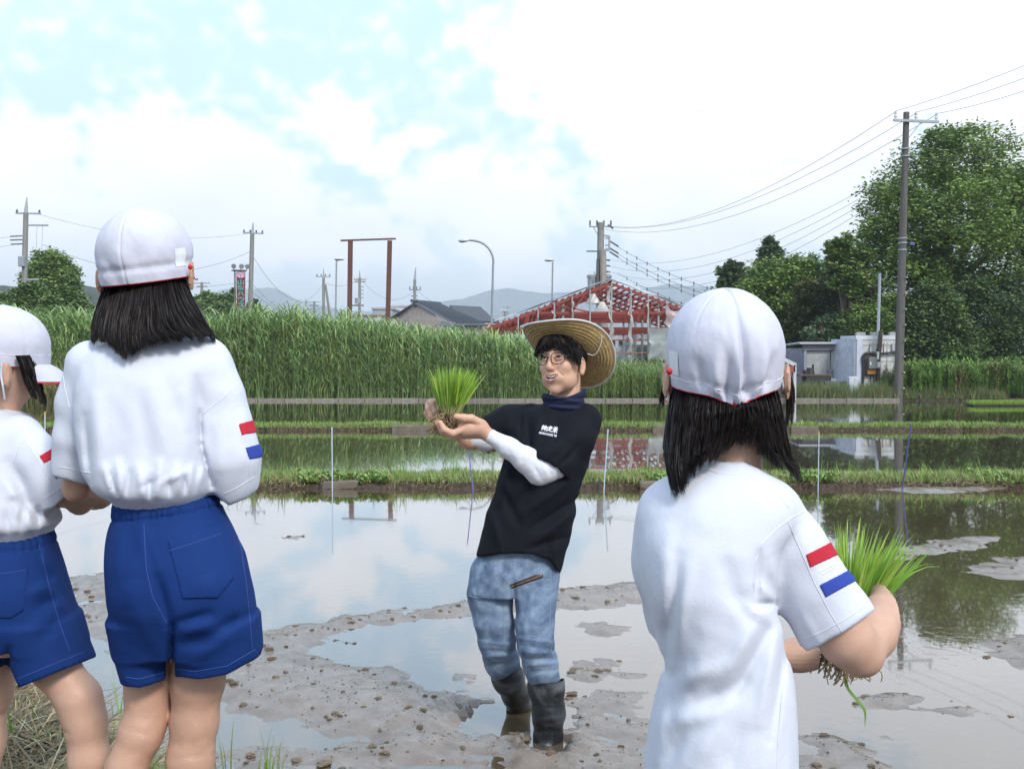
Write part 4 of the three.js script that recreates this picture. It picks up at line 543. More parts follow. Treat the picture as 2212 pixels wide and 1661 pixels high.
// ---------- shed and pump house ----------
{
  const d = 44, a = at(1736, 752, d), b = at(1850, 752, d), w = b.x - a.x, H = a.y + .25, t = thing('metal_shed', 'grey steel storage shed with two sliding doors and a corrugated roof', 'shed', [a.x, -.25, -d]), pale = worn(.42, .43, .42, .6), blue = worn(.3, .32, .4, .55), dk = worn(.2, .2, .23, .6);
  part('back_wall', box(w, H, .06, w / 2, H / 2, -2.2), blue, t); part('side_wall', beam(V(-.02, H / 2, 0), V(-.35, H / 2, -2.2), .06, H), blue, t); part('corner_post', box(.12, H, .12, .05, H / 2, .02), blue, t); part('fascia', box(w + .1, .22, .1, w / 2, H + .02, .06), dk, t);
  for (const k of [0, 1]) { const dr = part('sliding_door', box(w / 2 - .03, H - .12, .05, w * (.25 + .5 * k) + .02, H / 2 - .05, k * .06 - .04), pale, t); part('door_handle', box(.04, .22, .04, k ? w * .54 : w * .46, H * .5, .06), dk, dr); }
  const rib = []; for (let i = 0; i < 30; i++) rib.push(new THREE.CylinderGeometry(.05, .05, 2.6, 6).rotateX(Math.PI / 2 - .03).translate(-.2 + (w + .3) * i / 29, H + .16, -1)); part('roof', rib, worn(.55, .56, .62, .5, { metalness: .3 }), t);
}
{
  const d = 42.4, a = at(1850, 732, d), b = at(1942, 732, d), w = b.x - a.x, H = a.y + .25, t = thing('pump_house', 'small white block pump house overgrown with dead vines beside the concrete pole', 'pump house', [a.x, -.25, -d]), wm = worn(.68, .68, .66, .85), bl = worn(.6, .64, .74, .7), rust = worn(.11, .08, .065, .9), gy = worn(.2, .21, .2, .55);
  const X = (px) => (px - 1850) * d / FOC, Y = (py) => at(1850, py, d).y + .25;
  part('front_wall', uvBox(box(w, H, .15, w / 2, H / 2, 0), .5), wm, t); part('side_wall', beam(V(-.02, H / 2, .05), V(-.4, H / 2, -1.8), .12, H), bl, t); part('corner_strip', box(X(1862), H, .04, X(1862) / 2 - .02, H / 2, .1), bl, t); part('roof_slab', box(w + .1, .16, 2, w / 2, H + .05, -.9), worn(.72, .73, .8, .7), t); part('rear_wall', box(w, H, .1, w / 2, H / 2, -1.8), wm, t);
  for (const x of [1885, 1900, 1915, 1930]) part('panel_joint', box(.02, H * .9, .02, X(x), H * .5, .085), worn(.5, .5, .5, .9), t); for (const y of [745, 780, 815]) part('panel_joint', box(w, .02, .02, w / 2, Y(y), .086), worn(.5, .5, .5, .9), t);
  part('vent_panel', box(X(1940) - X(1925), Y(742) - Y(758), .08, X(1932), Y(750), .12), worn(.5, .5, .52, .6), t);
  const mb = part('meter_box', new RoundedBoxGeometry(X(1889) - X(1871), Y(772) - Y(797), .2, 2, .02).translate(X(1880), Y(784), .28), gy, t); part('meter_window', box(.05, .12, .02, X(1874), Y(785), .39), mat(.6, .65, .65, .2), mb); part('back_board', box(X(1893) - X(1866), Y(766) - Y(812), .06, X(1880), Y(789), .14), rust, t);
  part('orange_panel', box(X(1888) - X(1871), Y(798) - Y(808), .1, X(1879), Y(803), .22), mat(.4, .17, .02, .6), t); part('small_white_box', new RoundedBoxGeometry(.12, .22, .12, 2, .02).translate(X(1893), Y(788), .24), mat(.75, .75, .75, .5), t); part('white_tube', box(.07, .3, .07, X(1893), Y(768), .2), mat(.75, .75, .74, .5), t);
  part('conduit', tube([V(X(1862), Y(848), .15), V(X(1862), Y(790), .16), V(X(1861), Y(772), .18), V(X(1866), Y(764), .18), V(X(1888), Y(763), .18)], .05, 8, 40), mat(.025, .025, .03, .5), t); part('conduit', tube([V(X(1898), Y(764), .15), V(X(1920), Y(762), .18), V(X(1945), Y(761), .18)], .04, 8, 16), mat(.03, .03, .035, .5), t);
  part('dead_ivy_stem', tube([V(X(1897), .02, .16), V(X(1896), Y(820), .15), V(X(1895), Y(780), .15), V(X(1898), Y(745), .15), V(X(1900), Y(715), .12)], .085, 8, 24), rust, t);
  const R = mulberry(33), vines = []; for (let i = 0; i < 26; i++) { const x0 = 1870 + R() * 66, up = i < 5; const pts = [V(X(x0), up ? Y(765) : .02, .1)]; let x = x0; for (let k = 1; k < 6; k++) { x += (R() - .5) * 4; pts.push(V(X(clamp(x, 1864, 1938)), up ? Y(765) + (Y(735) - Y(765)) * k / 6 * (R() * .4 + .6) : .02 + k * (.12 + R() * .12), .09 + R() * .03)); } vines.push(tube(pts, .007 + R() * .009, 4, 12)); } tag(part('dead_vines', vines, rust, t), 'dead brown vines', null, null, 'stuff');
  for (const [px, dx] of [[1862, .35], [1897, .45], [1932, .28]]) { const cb = part('roof_block', box(dx, .13, .2, X(px), H + .2, -.2), worn(.4, .4, .38, .9), t); }
  part('mast', bar(V(X(1898), H - .4, -.1), V(X(1901), Y(590), -.1), .06, .055, 10), worn(.5, .54, .6, .45, { metalness: .3 }), t); part('mast_wire', tube([V(X(1902), Y(598), -.1), V(X(1908), Y(604), -.1), V(X(1914), Y(600), -.1), V(X(1915), Y(585), -.1)], .014, 5, 16), steel, t);
  const pil = single('concrete_pillar', uvBox(new RoundedBoxGeometry(.36, .88, .36, 2, .03), .8), worn(.62, .65, .7, .85), 'short pale concrete pillar at the corner of the pump house', 'pillar'); pil.position.set(at(1842, 760, 41.7).x, .16, -41.7);
  const old = single('concrete_block', uvBox(new RoundedBoxGeometry(1.0, .62, .5, 2, .03), .8), worn(.16, .15, .14, .95), 'dark stained concrete block left of the short pillar', 'block'); old.position.set(at(1810, 760, 42).x, .1, -42.2);
}
{ // rusty post, discarded machine and trays
  const p = single('rusty_post', beam(V(at(1774, 760, 45.5).x, -.25, -46.8), at(1775, 696, 46.8), .14, .14, V(0, 0, 1)), worn(.14, .05, .04, .85), 'rusty brown square post behind the grey shed', 'post');
  const d = 42.6, c = at(1757, 806, d), m = thing('scrap_machine', 'rusty black engine box left standing in the weeds before the shed', 'machine', [c.x, -.25, -d]), bk = worn(.035, .035, .035, .6), rs = worn(.2, .1, .06, .85);
  part('housing', new RoundedBoxGeometry(1.0, .62, .6, 3, .06).translate(.12, .55, 0), bk, m); part('top_plate', box(1.25, .06, .66, 0, .89, 0), rs, m); part('engine', [new THREE.CylinderGeometry(.13, .17, .26, 10).translate(-.12, 1.04, 0), new THREE.CylinderGeometry(.04, .05, .2, 8).translate(-.02, 1.2, 0), box(.12, .16, .2, -.3, 1.0, 0)], bk, m); for (const x of [-.48, .5]) part('leg', box(.07, .55, .4, x, .27, 0), rs, m);
  for (let i = 0; i < 5; i++) { const s = single('plastic_tray', box(.4, .06, .4), worn(.5, .54, .62, .5), ['lowest', 'second', 'middle', 'fourth', 'topmost'][i] + ' tray of the pale stack beside the scrap machine', 'tray', 'stacked trays'); s.position.set(at(1792, 760, 43).x + (i % 2) * .02, .05 + i * .1, -43); }
  const l = single('plastic_crate', box(.8, .18, .4), worn(.45, .5, .6, .5), 'blue grey crate leaning at the shed doors', 'crate'); l.position.set(at(1822, 760, 43.4).x, .32, -43.4);
}
// ---------- stakes, seedling trays ----------
[[717, 928, 718, 1060, [.5, .62, .75], .006, 'pale blue stake beside the concrete slab in the dike'], [1010, 950, 1023, 1060, [.14, .15, .42], .006, 'tilted dark blue stake under the man\'s hands'], [1313, 933, 1304, 1052, [.45, .6, .72], .0065, 'pale blue stake just right of the man\'s elbow'], [1769, 938, 1767, 1062, [.42, .52, .62], .006, 'pale blue stake with yellow tip beside the right girl\'s hair'], [1967, 922, 1948, 1042, [.06, .07, .2], .0085, 'dark navy stake leaning right before the concrete pole'], [97, 896, 97, 1010, [.5, .6, .7], .006, 'pale stake with yellow tip between the two girls on the left']].forEach(([x0, y0, x1, y1, c, r, label], i) => {
  const d = 12.15, t = thing('stake', label, 'stake', [0, 0, 0], 'garden stakes along the dike'), a = at(x1, y1, d), b = at(x0, y0, d); a.y = Math.min(a.y, -.05); part('shaft', bar(a, b, r, r, 8), mat(...c, .4), t); const e = b.clone().add(b.clone().sub(a).normalize().multiplyScalar(.03)); part('tip', bar(b, e, r * 1.25, r, 8), i === 3 || i === 5 ? mat(.6, .45, .08, .5) : mat(...c, .4), t); });
{
  const geo = [1, 2].map((s) => { const R = mulberry(s + 900), o = { p: [], c: [] }; for (let i = 0; i < 420; i++) blade(o, V((R() - .5) * .56, 0, (R() - .5) * .26), R() * 7, .12 + R() * .06, .008, [R() * .3, .3 + R() * .5], 2, vary(R, [[.25, .42, .05], [.32, .46, .06]][i % 2], .3), 0); return bladesGeometry(o); });
  let k = 0; for (const [px0, px1] of [[2096, 2152], [2154, 2186], [2187, 2245]]) { const d = 37.5, x0 = at(px0, 760, d).x, x1 = at(px1, 760, d).x, t = thing('seedling_bed', ['leftmost', 'middle', 'rightmost'][k++] + ' bright green rice seedling bed floating in the far paddy', 'seedlings', [(x0 + x1) / 2, FAR_LEVEL, -d], 'seedling beds'), w = x1 - x0; part('tray', box(w, .05, .6, 0, .03, 0), mat(.03, .025, .02, .7), t); const n = Math.max(1, Math.round(w / .5)), parts = []; for (let i = 0; i < n; i++) for (const z of [-.16, .14]) parts.push(geo[(i + (z > 0 ? 1 : 0)) % 2].clone().scale(w / n / .56, 1, 1).translate(-w / 2 + w / n * (i + .5), .05, z)); tag(part('seedlings', parts, leafMat, t), null, null, null, 'stuff'); }
}
// ---------- bodies and cloth: distance fields meshed into one smooth surface each ----------
function surfaceNet(f, lo, hi, cell) {
  const nx = Math.ceil((hi.x - lo.x) / cell) + 1, ny = Math.ceil((hi.y - lo.y) / cell) + 1, nz = Math.ceil((hi.z - lo.z) / cell) + 1, val = new Float32Array(nx * ny * nz), B = 4, p = V(), ID = (i, j, k) => (k * ny + j) * nx + i;
  for (let k0 = 0; k0 < nz; k0 += B) for (let j0 = 0; j0 < ny; j0 += B) for (let i0 = 0; i0 < nx; i0 += B) {
    const v = f(p.set(lo.x + (i0 + 1.5) * cell, lo.y + (j0 + 1.5) * cell, lo.z + (k0 + 1.5) * cell)), skip = Math.abs(v) > cell * B * 1.7;
    for (let k = k0; k < Math.min(nz, k0 + B); k++) for (let j = j0; j < Math.min(ny, j0 + B); j++) for (let i = i0; i < Math.min(nx, i0 + B); i++) val[ID(i, j, k)] = skip ? v : f(p.set(lo.x + i * cell, lo.y + j * cell, lo.z + k * cell));
  }
  const vid = new Int32Array(nx * ny * nz).fill(-1), pos = [], ix = [];
  const E = [[0, 1], [2, 3], [4, 5], [6, 7], [0, 2], [1, 3], [4, 6], [5, 7], [0, 4], [1, 5], [2, 6], [3, 7]], c = new Float32Array(8);
  for (let k = 0; k < nz - 1; k++) for (let j = 0; j < ny - 1; j++) for (let i = 0; i < nx - 1; i++) {
    let m = 0; for (let q = 0; q < 8; q++) { c[q] = val[ID(i + (q & 1), j + ((q >> 1) & 1), k + (q >> 2))]; if (c[q] < 0) m |= 1 << q; }
    if (m === 0 || m === 255) continue;
    let x = 0, y = 0, z = 0, n = 0;
    for (const [a, b] of E) { if ((c[a] < 0) === (c[b] < 0)) continue; const t = c[a] / (c[a] - c[b]); x += (a & 1) + t * ((b & 1) - (a & 1)); y += ((a >> 1) & 1) + t * (((b >> 1) & 1) - ((a >> 1) & 1)); z += (a >> 2) + t * ((b >> 2) - (a >> 2)); n++; }
    vid[ID(i, j, k)] = pos.length / 3; pos.push(lo.x + (i + x / n) * cell, lo.y + (j + y / n) * cell, lo.z + (k + z / n) * cell);
  }
  const quad = (a, b, d, e, flip) => { if (a < 0 || b < 0 || d < 0 || e < 0) return; if (flip) ix.push(a, d, b, a, e, d); else ix.push(a, b, d, a, d, e); };
  for (let k = 1; k < nz - 1; k++) for (let j = 1; j < ny - 1; j++) for (let i = 1; i < nx - 1; i++) {
    const s = val[ID(i, j, k)] < 0;
    if (s !== val[ID(i + 1, j, k)] < 0) quad(vid[ID(i, j - 1, k - 1)], vid[ID(i, j, k - 1)], vid[ID(i, j, k)], vid[ID(i, j - 1, k)], !s);
    if (s !== val[ID(i, j + 1, k)] < 0) quad(vid[ID(i - 1, j, k - 1)], vid[ID(i - 1, j, k)], vid[ID(i, j, k)], vid[ID(i, j, k - 1)], !s);
    if (s !== val[ID(i, j, k + 1)] < 0) quad(vid[ID(i - 1, j - 1, k)], vid[ID(i, j - 1, k)], vid[ID(i, j, k)], vid[ID(i - 1, j, k)], !s);
  }
  const g = new THREE.BufferGeometry(); g.setAttribute('position', new THREE.Float32BufferAttribute(pos, 3)); g.setIndex(ix); g.computeVertexNormals();
  return g;
}
const dress = (v, p, extra) => (Math.abs(v) > .04 ? v : v - extra(p));
const smin = (a, b, k) => { const h = Math.max(k - Math.abs(a - b), 0) / k; return Math.min(a, b) - h * h * k * .25; };
const smax = (a, b, k) => -smin(-a, -b, k);
function capsule(p, a, b, ra, rb) { const bx = b.x - a.x, by = b.y - a.y, bz = b.z - a.z, px = p.x - a.x, py = p.y - a.y, pz = p.z - a.z, h = clamp((px * bx + py * by + pz * bz) / (bx * bx + by * by + bz * bz + 1e-12), 0, 1); return Math.hypot(px - bx * h, py - by * h, pz - bz * h) - (ra + (rb - ra) * h); }
const ellipsoid = (p, c, rx, ry, rz) => { const x = (p.x - c.x) / rx, y = (p.y - c.y) / ry, z = (p.z - c.z) / rz; return (Math.sqrt(x * x + y * y + z * z) - 1) * Math.min(rx, ry, rz); };
const CP = Math.cos(PITCH), SP = Math.sin(PITCH), toImage = (p) => { const dy = p.y - EYE, z = -p.z * CP - dy * SP, y = dy * CP - p.z * SP; return [MIDX + FOC * p.x / z, MIDY - FOC * y / z]; };
// A figure stands at distance d; its measures are taken from the photograph and turned into metres there.
function figure(d) {
  const s = d / FOC, pt = (px, py, dz = 0) => P(px, py, d - dz), yOf = (py) => P(MIDX, py, d).y, xOf = (px) => (px - MIDX) * s;
  const F = { d, s, pt, yOf, xOf };
  F.chain = (pts, k = .02) => { const q = pts.map(([px, py, dz, r]) => ({ c: pt(px, py, dz), r: r * (d - dz) / FOC })); return (p) => { let v = 1e9; if (q.length === 1) return Math.hypot(p.x - q[0].c.x, p.y - q[0].c.y, p.z - q[0].c.z) - q[0].r; for (let i = 0; i < q.length - 1; i++) v = smin(v, capsule(p, q[i].c, q[i + 1].c, q[i].r, q[i + 1].r), k); return v; }; };
  // a stack of oval sections: [py, left px, right px, half depth in metres, depth shift, squareness]
  F.stack = (rows) => { const q = rows.map(([py, l, r, b, dz = 0]) => { const k = (d - dz - .012) / d; return [yOf(py), (xOf(l) + xOf(r)) / 2 * k, (xOf(r) - xOf(l)) / 2 * k * .97, b, -d + dz]; }).sort((a, b) => a[0] - b[0]), n = q.length; return (p) => {
    let i = 0; const y = clamp(p.y, q[0][0], q[n - 1][0]); while (i < n - 2 && y > q[i + 1][0]) i++;
    let t = (y - q[i][0]) / (q[i + 1][0] - q[i][0]); const a = q[Math.max(0, i - 1)], b = q[i], c = q[i + 1], e = q[Math.min(n - 1, i + 2)], cr = (k) => { const m0 = (c[k] - a[k]) / (c[0] - a[0]) * (c[0] - b[0]), m1 = (e[k] - b[k]) / (e[0] - b[0]) * (c[0] - b[0]), t2 = t * t, t3 = t2 * t; return b[k] * (2 * t3 - 3 * t2 + 1) + m0 * (t3 - 2 * t2 + t) + c[k] * (-2 * t3 + 3 * t2) + m1 * (t3 - t2); };
    const cx = cr(1), w = Math.max(.004, cr(2)), dp = Math.max(.004, cr(3)), cz = cr(4), x = (p.x - cx) / w, z = (p.z - cz) / dp, e4 = Math.pow(Math.pow(Math.abs(x), 2.35) + Math.pow(Math.abs(z), 2.35), 1 / 2.35); let v = (e4 - 1) * Math.min(w, dp) * .92;
    const oy = p.y - y; if (oy !== 0) v = v > 0 ? Math.hypot(v, oy) : Math.max(v, Math.abs(oy)); return v; }; };
  // ridges (+) and hollows (-) of the cloth: [px0, py0, px1, py1, half width px, height in metres]
  F.folds = (rows) => { const q = rows.map(([x0, y0, x1, y1, w, h]) => [x0, y0, x1 - x0, y1 - y0, w, h]); return (p) => { let v = 0; const ip = toImage(p); for (const [x, y, ex, ey, w, h] of q) { const px = ip[0] - x, py = ip[1] - y; if (Math.abs(px) > Math.abs(ex) + w * 2.5 || Math.abs(py) > Math.abs(ey) + w * 2.5) continue; const l2 = ex * ex + ey * ey, t = clamp((px * ex + py * ey) / l2, 0, 1), dx = px - ex * t, dy = py - ey * t, d2 = (dx * dx + dy * dy) / (w * w); if (d2 < 6) v += h * Math.exp(-d2) * (.25 + .75 * Math.sin(Math.PI * (.08 + .84 * t))); } return v; }; };
  F.prism = (pts, near, far) => (p) => { const ip = toImage(p); return Math.max(-sdPoly(pts, ip[0], ip[1]) * -p.z / FOC, p.z - (-d + near), (-d + far) - p.z); };
  F.box = (x0, y0, x1, y1, zn, zf) => [V(xOf(Math.min(x0, x1)), yOf(Math.max(y0, y1)), -d + zf), V(xOf(Math.max(x0, x1)), yOf(Math.min(y0, y1)), -d + zn)];
  F.mesh = (f, b, cell) => surfaceNet(f, b[0], b[1], cell);
  // where the line of sight through (px, py) meets the surface of a field
  F.hit = (f, px, py, out = .0, z0 = .3, z1 = -.35) => { let a = z0; const st = .004; let prev = f(pt(px, py, a)); for (let z = z0; z > z1; z -= st) { const v = f(pt(px, py, z)); if (v < 0) { const t = prev / (prev - v); return pt(px, py, z + st * (1 - t) + out); } prev = v; } return null; };
  F.seam = (f, pts, r = .0009, out = 0) => { const q = []; for (let i = 0; i < pts.length - 1; i++) for (let k = 0; k < 6; k++) { const t = k / 6, h = F.hit(f, lerp(pts[i][0], pts[i + 1][0], t), lerp(pts[i][1], pts[i + 1][1], t), out); if (h) q.push(h); } const l = pts[pts.length - 1], h = F.hit(f, l[0], l[1], out); if (h) q.push(h); return q.length > 2 ? tube(q, r, 5, q.length * 2) : null; };
  return F;
}
const weave = grayTex(512, (u, v) => .5 + .25 * Math.sin(u * 2 * Math.PI * 128) * Math.sin(v * 2 * Math.PI * 128) + .25 * tileN(u, v, 60, 4));
const knit = grayTex(512, (u, v) => .5 + .4 * tileF(u, v, 24, 4, 61) + .2 * tileN(u, v, 200, 5));
const skinTex = noiseTexture(512, (u, v) => { const k = tileF(u, v, 8, 4, 71) * .08, s = tileN(u, v, 120, 5) * .03; return [.95 + k * .5 + s * .6, .93 + k * .6 + s * .6, .91 + k * .6 + s * .6]; }, false);
const clothMat = (r, g, b, more = {}) => mat(r, g, b, .92, { specularIntensity: .35, bumpMap: knit, bumpScale: .0005, sheen: .25, sheenRoughness: .6, sheenColor: rgb(r, g, b), ...more });
const shirtWhite = clothMat(.64, .66, .74), shortsBlue = clothMat(.007, .033, .155, { roughness: .8, sheen: .12, sheenColor: rgb(.05, .1, .4) }), tapeRed = clothMat(.5, .03, .05), tapeBlue = clothMat(.04, .07, .34), capWhite = clothMat(.6, .6, .69), capRed = mat(.55, .02, .03, .7), nameWhite = mat(.78, .8, .82, .6), skinGirl = mat(.58, .355, .26, .5, { map: skinTex, ior: 1.4 }), skinGirl2 = mat(.64, .41, .315, .5, { map: skinTex, ior: 1.4 }), skinMan = mat(.7, .43, .32, .48, { map: skinTex, ior: 1.4 });
const seamMat = clothMat(.76, .77, .81), seamBlue = clothMat(.05, .09, .33);
const hairMat = mat(1, 1, 1, .46, { vertexColors: true, ior: 1.5, specularIntensity: .45 });
// ribbons of hair laid along guide curves; guides: rows of [s, [px, py, dz], ...] from left to right
function hairLocks(F, guides, n, seed, opt = {}) {
  const R = mulberry(seed), out = { p: [], c: [], n: [] }, K = guides[0].length - 1, base = [], S = 64, T = 14;
  const tuck = opt.tuck, row = (s) => { let i = 0; while (i < guides.length - 2 && s > guides[i + 1][0]) i++; const t = clamp((s - guides[i][0]) / (guides[i + 1][0] - guides[i][0]), 0, 1); const r = []; for (let k = 1; k <= K; k++) r.push(guides[i][k].map((v, m) => lerp(v, guides[i + 1][k][m], t))); if (tuck) { r[0][0] = lerp(r[0][0], tuck[0], tuck[1]); r[0][2] -= tuck[2]; r[1][0] = lerp(r[1][0], tuck[0], tuck[1] * .35); r[1][2] -= tuck[2] * .3; } return r; };
  const curve = (pts) => new THREE.CatmullRomCurve3(pts.map(([x, y, z]) => F.pt(x, y, z)), false, 'centripetal');
  const cols = opt.cols || [[.012, .01, .011], [.018, .014, .014], [.026, .019, .017], [.014, .011, .012]];
  const ribbon = (c, w, col, len, seg = 9) => { let pa = null, pb = null; const side0 = V(R() - .5, (R() - .5) * .3, R() - .5).normalize(); for (let i = 0; i <= seg; i++) { const t = i / seg * len, q = c.getPoint(t), tg = c.getTangent(t), sd = side0.clone().cross(tg).normalize().multiplyScalar(w * .5 * (1 - .75 * Math.pow(i / seg, 3))), a = q.clone().sub(sd), b = q.clone().add(sd); if (pa) { out.p.push(pa.x, pa.y, pa.z, pb.x, pb.y, pb.z, b.x, b.y, b.z, pa.x, pa.y, pa.z, b.x, b.y, b.z, a.x, a.y, a.z); for (let m = 0; m < 6; m++) out.c.push(...col); } pa = a; pb = b; } };
  const clumps = []; for (let i = 0; i < (opt.clumps || 40); i++) clumps.push([R(), R(), R(), R()]); const near = (s) => { let b = clumps[0]; for (const c of clumps) if (Math.abs(c[0] - s) * (.6 + c[3]) < Math.abs(b[0] - s) * (.6 + b[3])) b = c; return b; };
  for (let i = 0; i < n; i++) {
    const s = R(), cl = near(clamp(s + (R() - .5) * .05, 0, 1)), tight = (opt.tight ?? .6) * (.5 + R() * .6), g = row(clamp(s, 0, 1)), gc = row(clamp(cl[0], 0, 1));
    const pts = g.map((q, k) => { const t = k / (K - 1), m = tight * t; const j = (opt.jitter ?? 6) * (.25 + t); return [lerp(q[0], gc[k][0] + (cl[1] - .5) * (opt.shift ?? 10) * t, m) + (R() - .5) * j, lerp(q[1], gc[k][1] + (cl[2] - .5) * (opt.uneven ?? 20) * t, m) + (R() - .5) * j * (k ? 1 : .2) + (k === K - 1 ? -R() * (opt.fray ?? 14) : 0), lerp(q[2], gc[k][2], m) + (R() - .5) * .006 + (opt.depth ?? .01) * (R() - .6)]; });
    ribbon(curve(pts), (opt.width ?? .0028) * (.6 + R() * .8), vary(R, cols[Math.floor(R() * cols.length)], .4), .82 + .18 * Math.sqrt(R()));
  }
  const g = new THREE.BufferGeometry(); g.setAttribute('position', new THREE.Float32BufferAttribute(out.p, 3)); g.setAttribute('color', new THREE.Float32BufferAttribute(out.c, 3)); g.computeVertexNormals();
  // the mass under the ribbons
  const bp = [], bi = [], bc = []; for (let a = 0; a <= S; a++) { const c = curve(row(a / S)); for (let b = 0; b <= T; b++) { const q = c.getPoint(b / T * (opt.baseLen ?? .86)); q.z -= .006; bp.push(q.x, q.y, q.z); bc.push(.011, .009, .01); } }
  for (let a = 0; a < S; a++) for (let b = 0; b < T; b++) { const i = a * (T + 1) + b, j = i + T + 1; bi.push(i, j, i + 1, j, j + 1, i + 1); }
  const bg = new THREE.BufferGeometry(); bg.setAttribute('position', new THREE.Float32BufferAttribute(bp, 3)); bg.setAttribute('color', new THREE.Float32BufferAttribute(bc, 3)); bg.setIndex(bi); bg.computeVertexNormals();
  return merge([g, bg]);
}
// a soft school cap: dome with seams, gathered hem, red lining under the edge
function schoolCap(parent, M, o) {
  const NU = 144, NV = 44, pos = [], ix = [], hem = [], uv = [];
  const point = (th, v, grow = 0) => {
    const ph = lerp(o.hem(th), Math.PI / 2, Math.pow(v, .92)), c = Math.cos(ph), rr = ph < 0 ? 1 - (o.tuck ?? .32) * ph * ph : c; let r = rr;
    let bump = (o.folds ? o.folds(th, v, ph) : 0) + .0022 * fbm3(Math.sin(th) * 2.2 + o.seed, v * 3, Math.cos(th) * 2.2, 3) * (1 - v * .5);
    for (const sm of o.seams) { let dth = Math.abs(Math.atan2(Math.sin(th - sm), Math.cos(th - sm))) * Math.max(.05, c); bump -= .0016 * Math.exp(-((dth / .016) ** 2)); bump += .0007 * Math.exp(-(((dth - .04) / .022) ** 2)); }
    const k = 1 + (bump + grow) / .09;
    return V(Math.sin(th) * r * o.a * k, Math.sin(ph) * o.b * (ph < 0 ? 1 : k), Math.cos(th) * r * o.c * k);
  };
  for (let j = 0; j <= NV; j++) for (let i = 0; i <= NU; i++) { const q = point(i / NU * 2 * Math.PI, j / NV).applyMatrix4(M); pos.push(q.x, q.y, q.z); uv.push(i / NU * 1.6, j / NV * .6); }
  for (let j = 0; j < NV; j++) for (let i = 0; i < NU; i++) { const a = j * (NU + 1) + i, b = a + NU + 1; ix.push(a, a + 1, b, a + 1, b + 1, b); }
  let g = new THREE.BufferGeometry(); g.setAttribute('position', new THREE.Float32BufferAttribute(pos, 3)); g.setAttribute('uv', new THREE.Float32BufferAttribute(uv, 2)); g.setIndex(ix); g = mergeVertices(g, 1e-5); g.computeVertexNormals();
  const cap = part('cap', g, capWhite, parent);
  const ring = []; for (let i = 0; i < NU; i += 2) { const q = point(i / NU * 2 * Math.PI, .0, -.0015); q.y -= .0008; ring.push(q.applyMatrix4(M)); }
  const ring2 = ring.map((q) => q.clone()); part('cap_lining', new THREE.TubeGeometry(new THREE.CatmullRomCurve3(ring2, true), 140, .0015, 6, true), capRed, cap);
  const hemRing = []; for (let i = 0; i < NU; i += 2) hemRing.push(point(i / NU * 2 * Math.PI, o.bandV ?? .12, -.0002).applyMatrix4(M)); part('hem_seam', new THREE.TubeGeometry(new THREE.CatmullRomCurve3(hemRing, true), 140, .0009, 5, true), seamMat, cap);
  // the peak, in front
  const bp = [], bi = [], L = o.brim ?? .06, NB = 26; for (let i = 0; i <= NB; i++) { const w = (i / NB - .5) * 2, th = Math.PI + w * 1.05, e = point(th, .02), out = V(Math.sin(th), 0, Math.cos(th)); for (let j = 0; j <= 6; j++) { const t = j / 6, q = e.clone().add(V(0, 0, -1).lerp(out, .45).normalize().multiplyScalar(L * t * Math.sqrt(Math.max(0, 1 - w * w * .96)))); q.y -= (.35 * t * L + .5 * t * t * L * .8) ; for (const s of [0, 1]) { const m = q.clone(); m.y -= s * .0035; m.applyMatrix4(M); bp.push(m.x, m.y, m.z); } } }
  const id = (i, j, s) => (i * 7 + j) * 2 + s; const top = [], low = []; for (let i = 0; i < NB; i++) for (let j = 0; j < 6; j++) { top.push(id(i, j, 0), id(i + 1, j, 0), id(i, j + 1, 0), id(i + 1, j, 0), id(i + 1, j + 1, 0), id(i, j + 1, 0)); low.push(id(i, j, 1), id(i, j + 1, 1), id(i + 1, j, 1), id(i + 1, j, 1), id(i, j + 1, 1), id(i + 1, j + 1, 1)); }
  const mk = (idx) => { const q = new THREE.BufferGeometry(); q.setAttribute('position', new THREE.Float32BufferAttribute(bp, 3)); q.setIndex(idx); q.computeVertexNormals(); return q; }; part('peak', mk(top), capWhite, cap); part('peak_underside', mk(low), capRed, cap);
  if (o.label !== undefined) { const q = []; for (let j = 0; j <= 4; j++) for (let i = 0; i <= 6; i++) { const p = point(o.label + (i / 6 - .5) * .34, .1 + j / 4 * .17, .0012).applyMatrix4(M); q.push(p.x, p.y, p.z); } const li = []; for (let j = 0; j < 4; j++) for (let i = 0; i < 6; i++) { const a = j * 7 + i; li.push(a, a + 1, a + 7, a + 1, a + 8, a + 7); } const lg = new THREE.BufferGeometry(); lg.setAttribute('position', new THREE.Float32BufferAttribute(q, 3)); lg.setIndex(li); lg.computeVertexNormals(); part('name_label', lg, nameWhite, cap); }
  return cap;
}
const frame = (c, yaw, pitch, roll) => new THREE.Matrix4().compose(c, new THREE.Quaternion().setFromEuler(new THREE.Euler(pitch, yaw, roll, 'ZYX')), V(1, 1, 1));
const uvSkin = (g) => uvBox(g, 3);
const cloth = (g, k = 5) => { const n = g.attributes.position.count, p = g.attributes.position, uv = new Float32Array(n * 2); for (let i = 0; i < n; i++) { uv[i * 2] = (p.getX(i) + p.getZ(i) * .8) * k; uv[i * 2 + 1] = (p.getY(i) + p.getZ(i) * .3) * k; } g.setAttribute('uv', new THREE.BufferAttribute(uv, 2)); return g; };
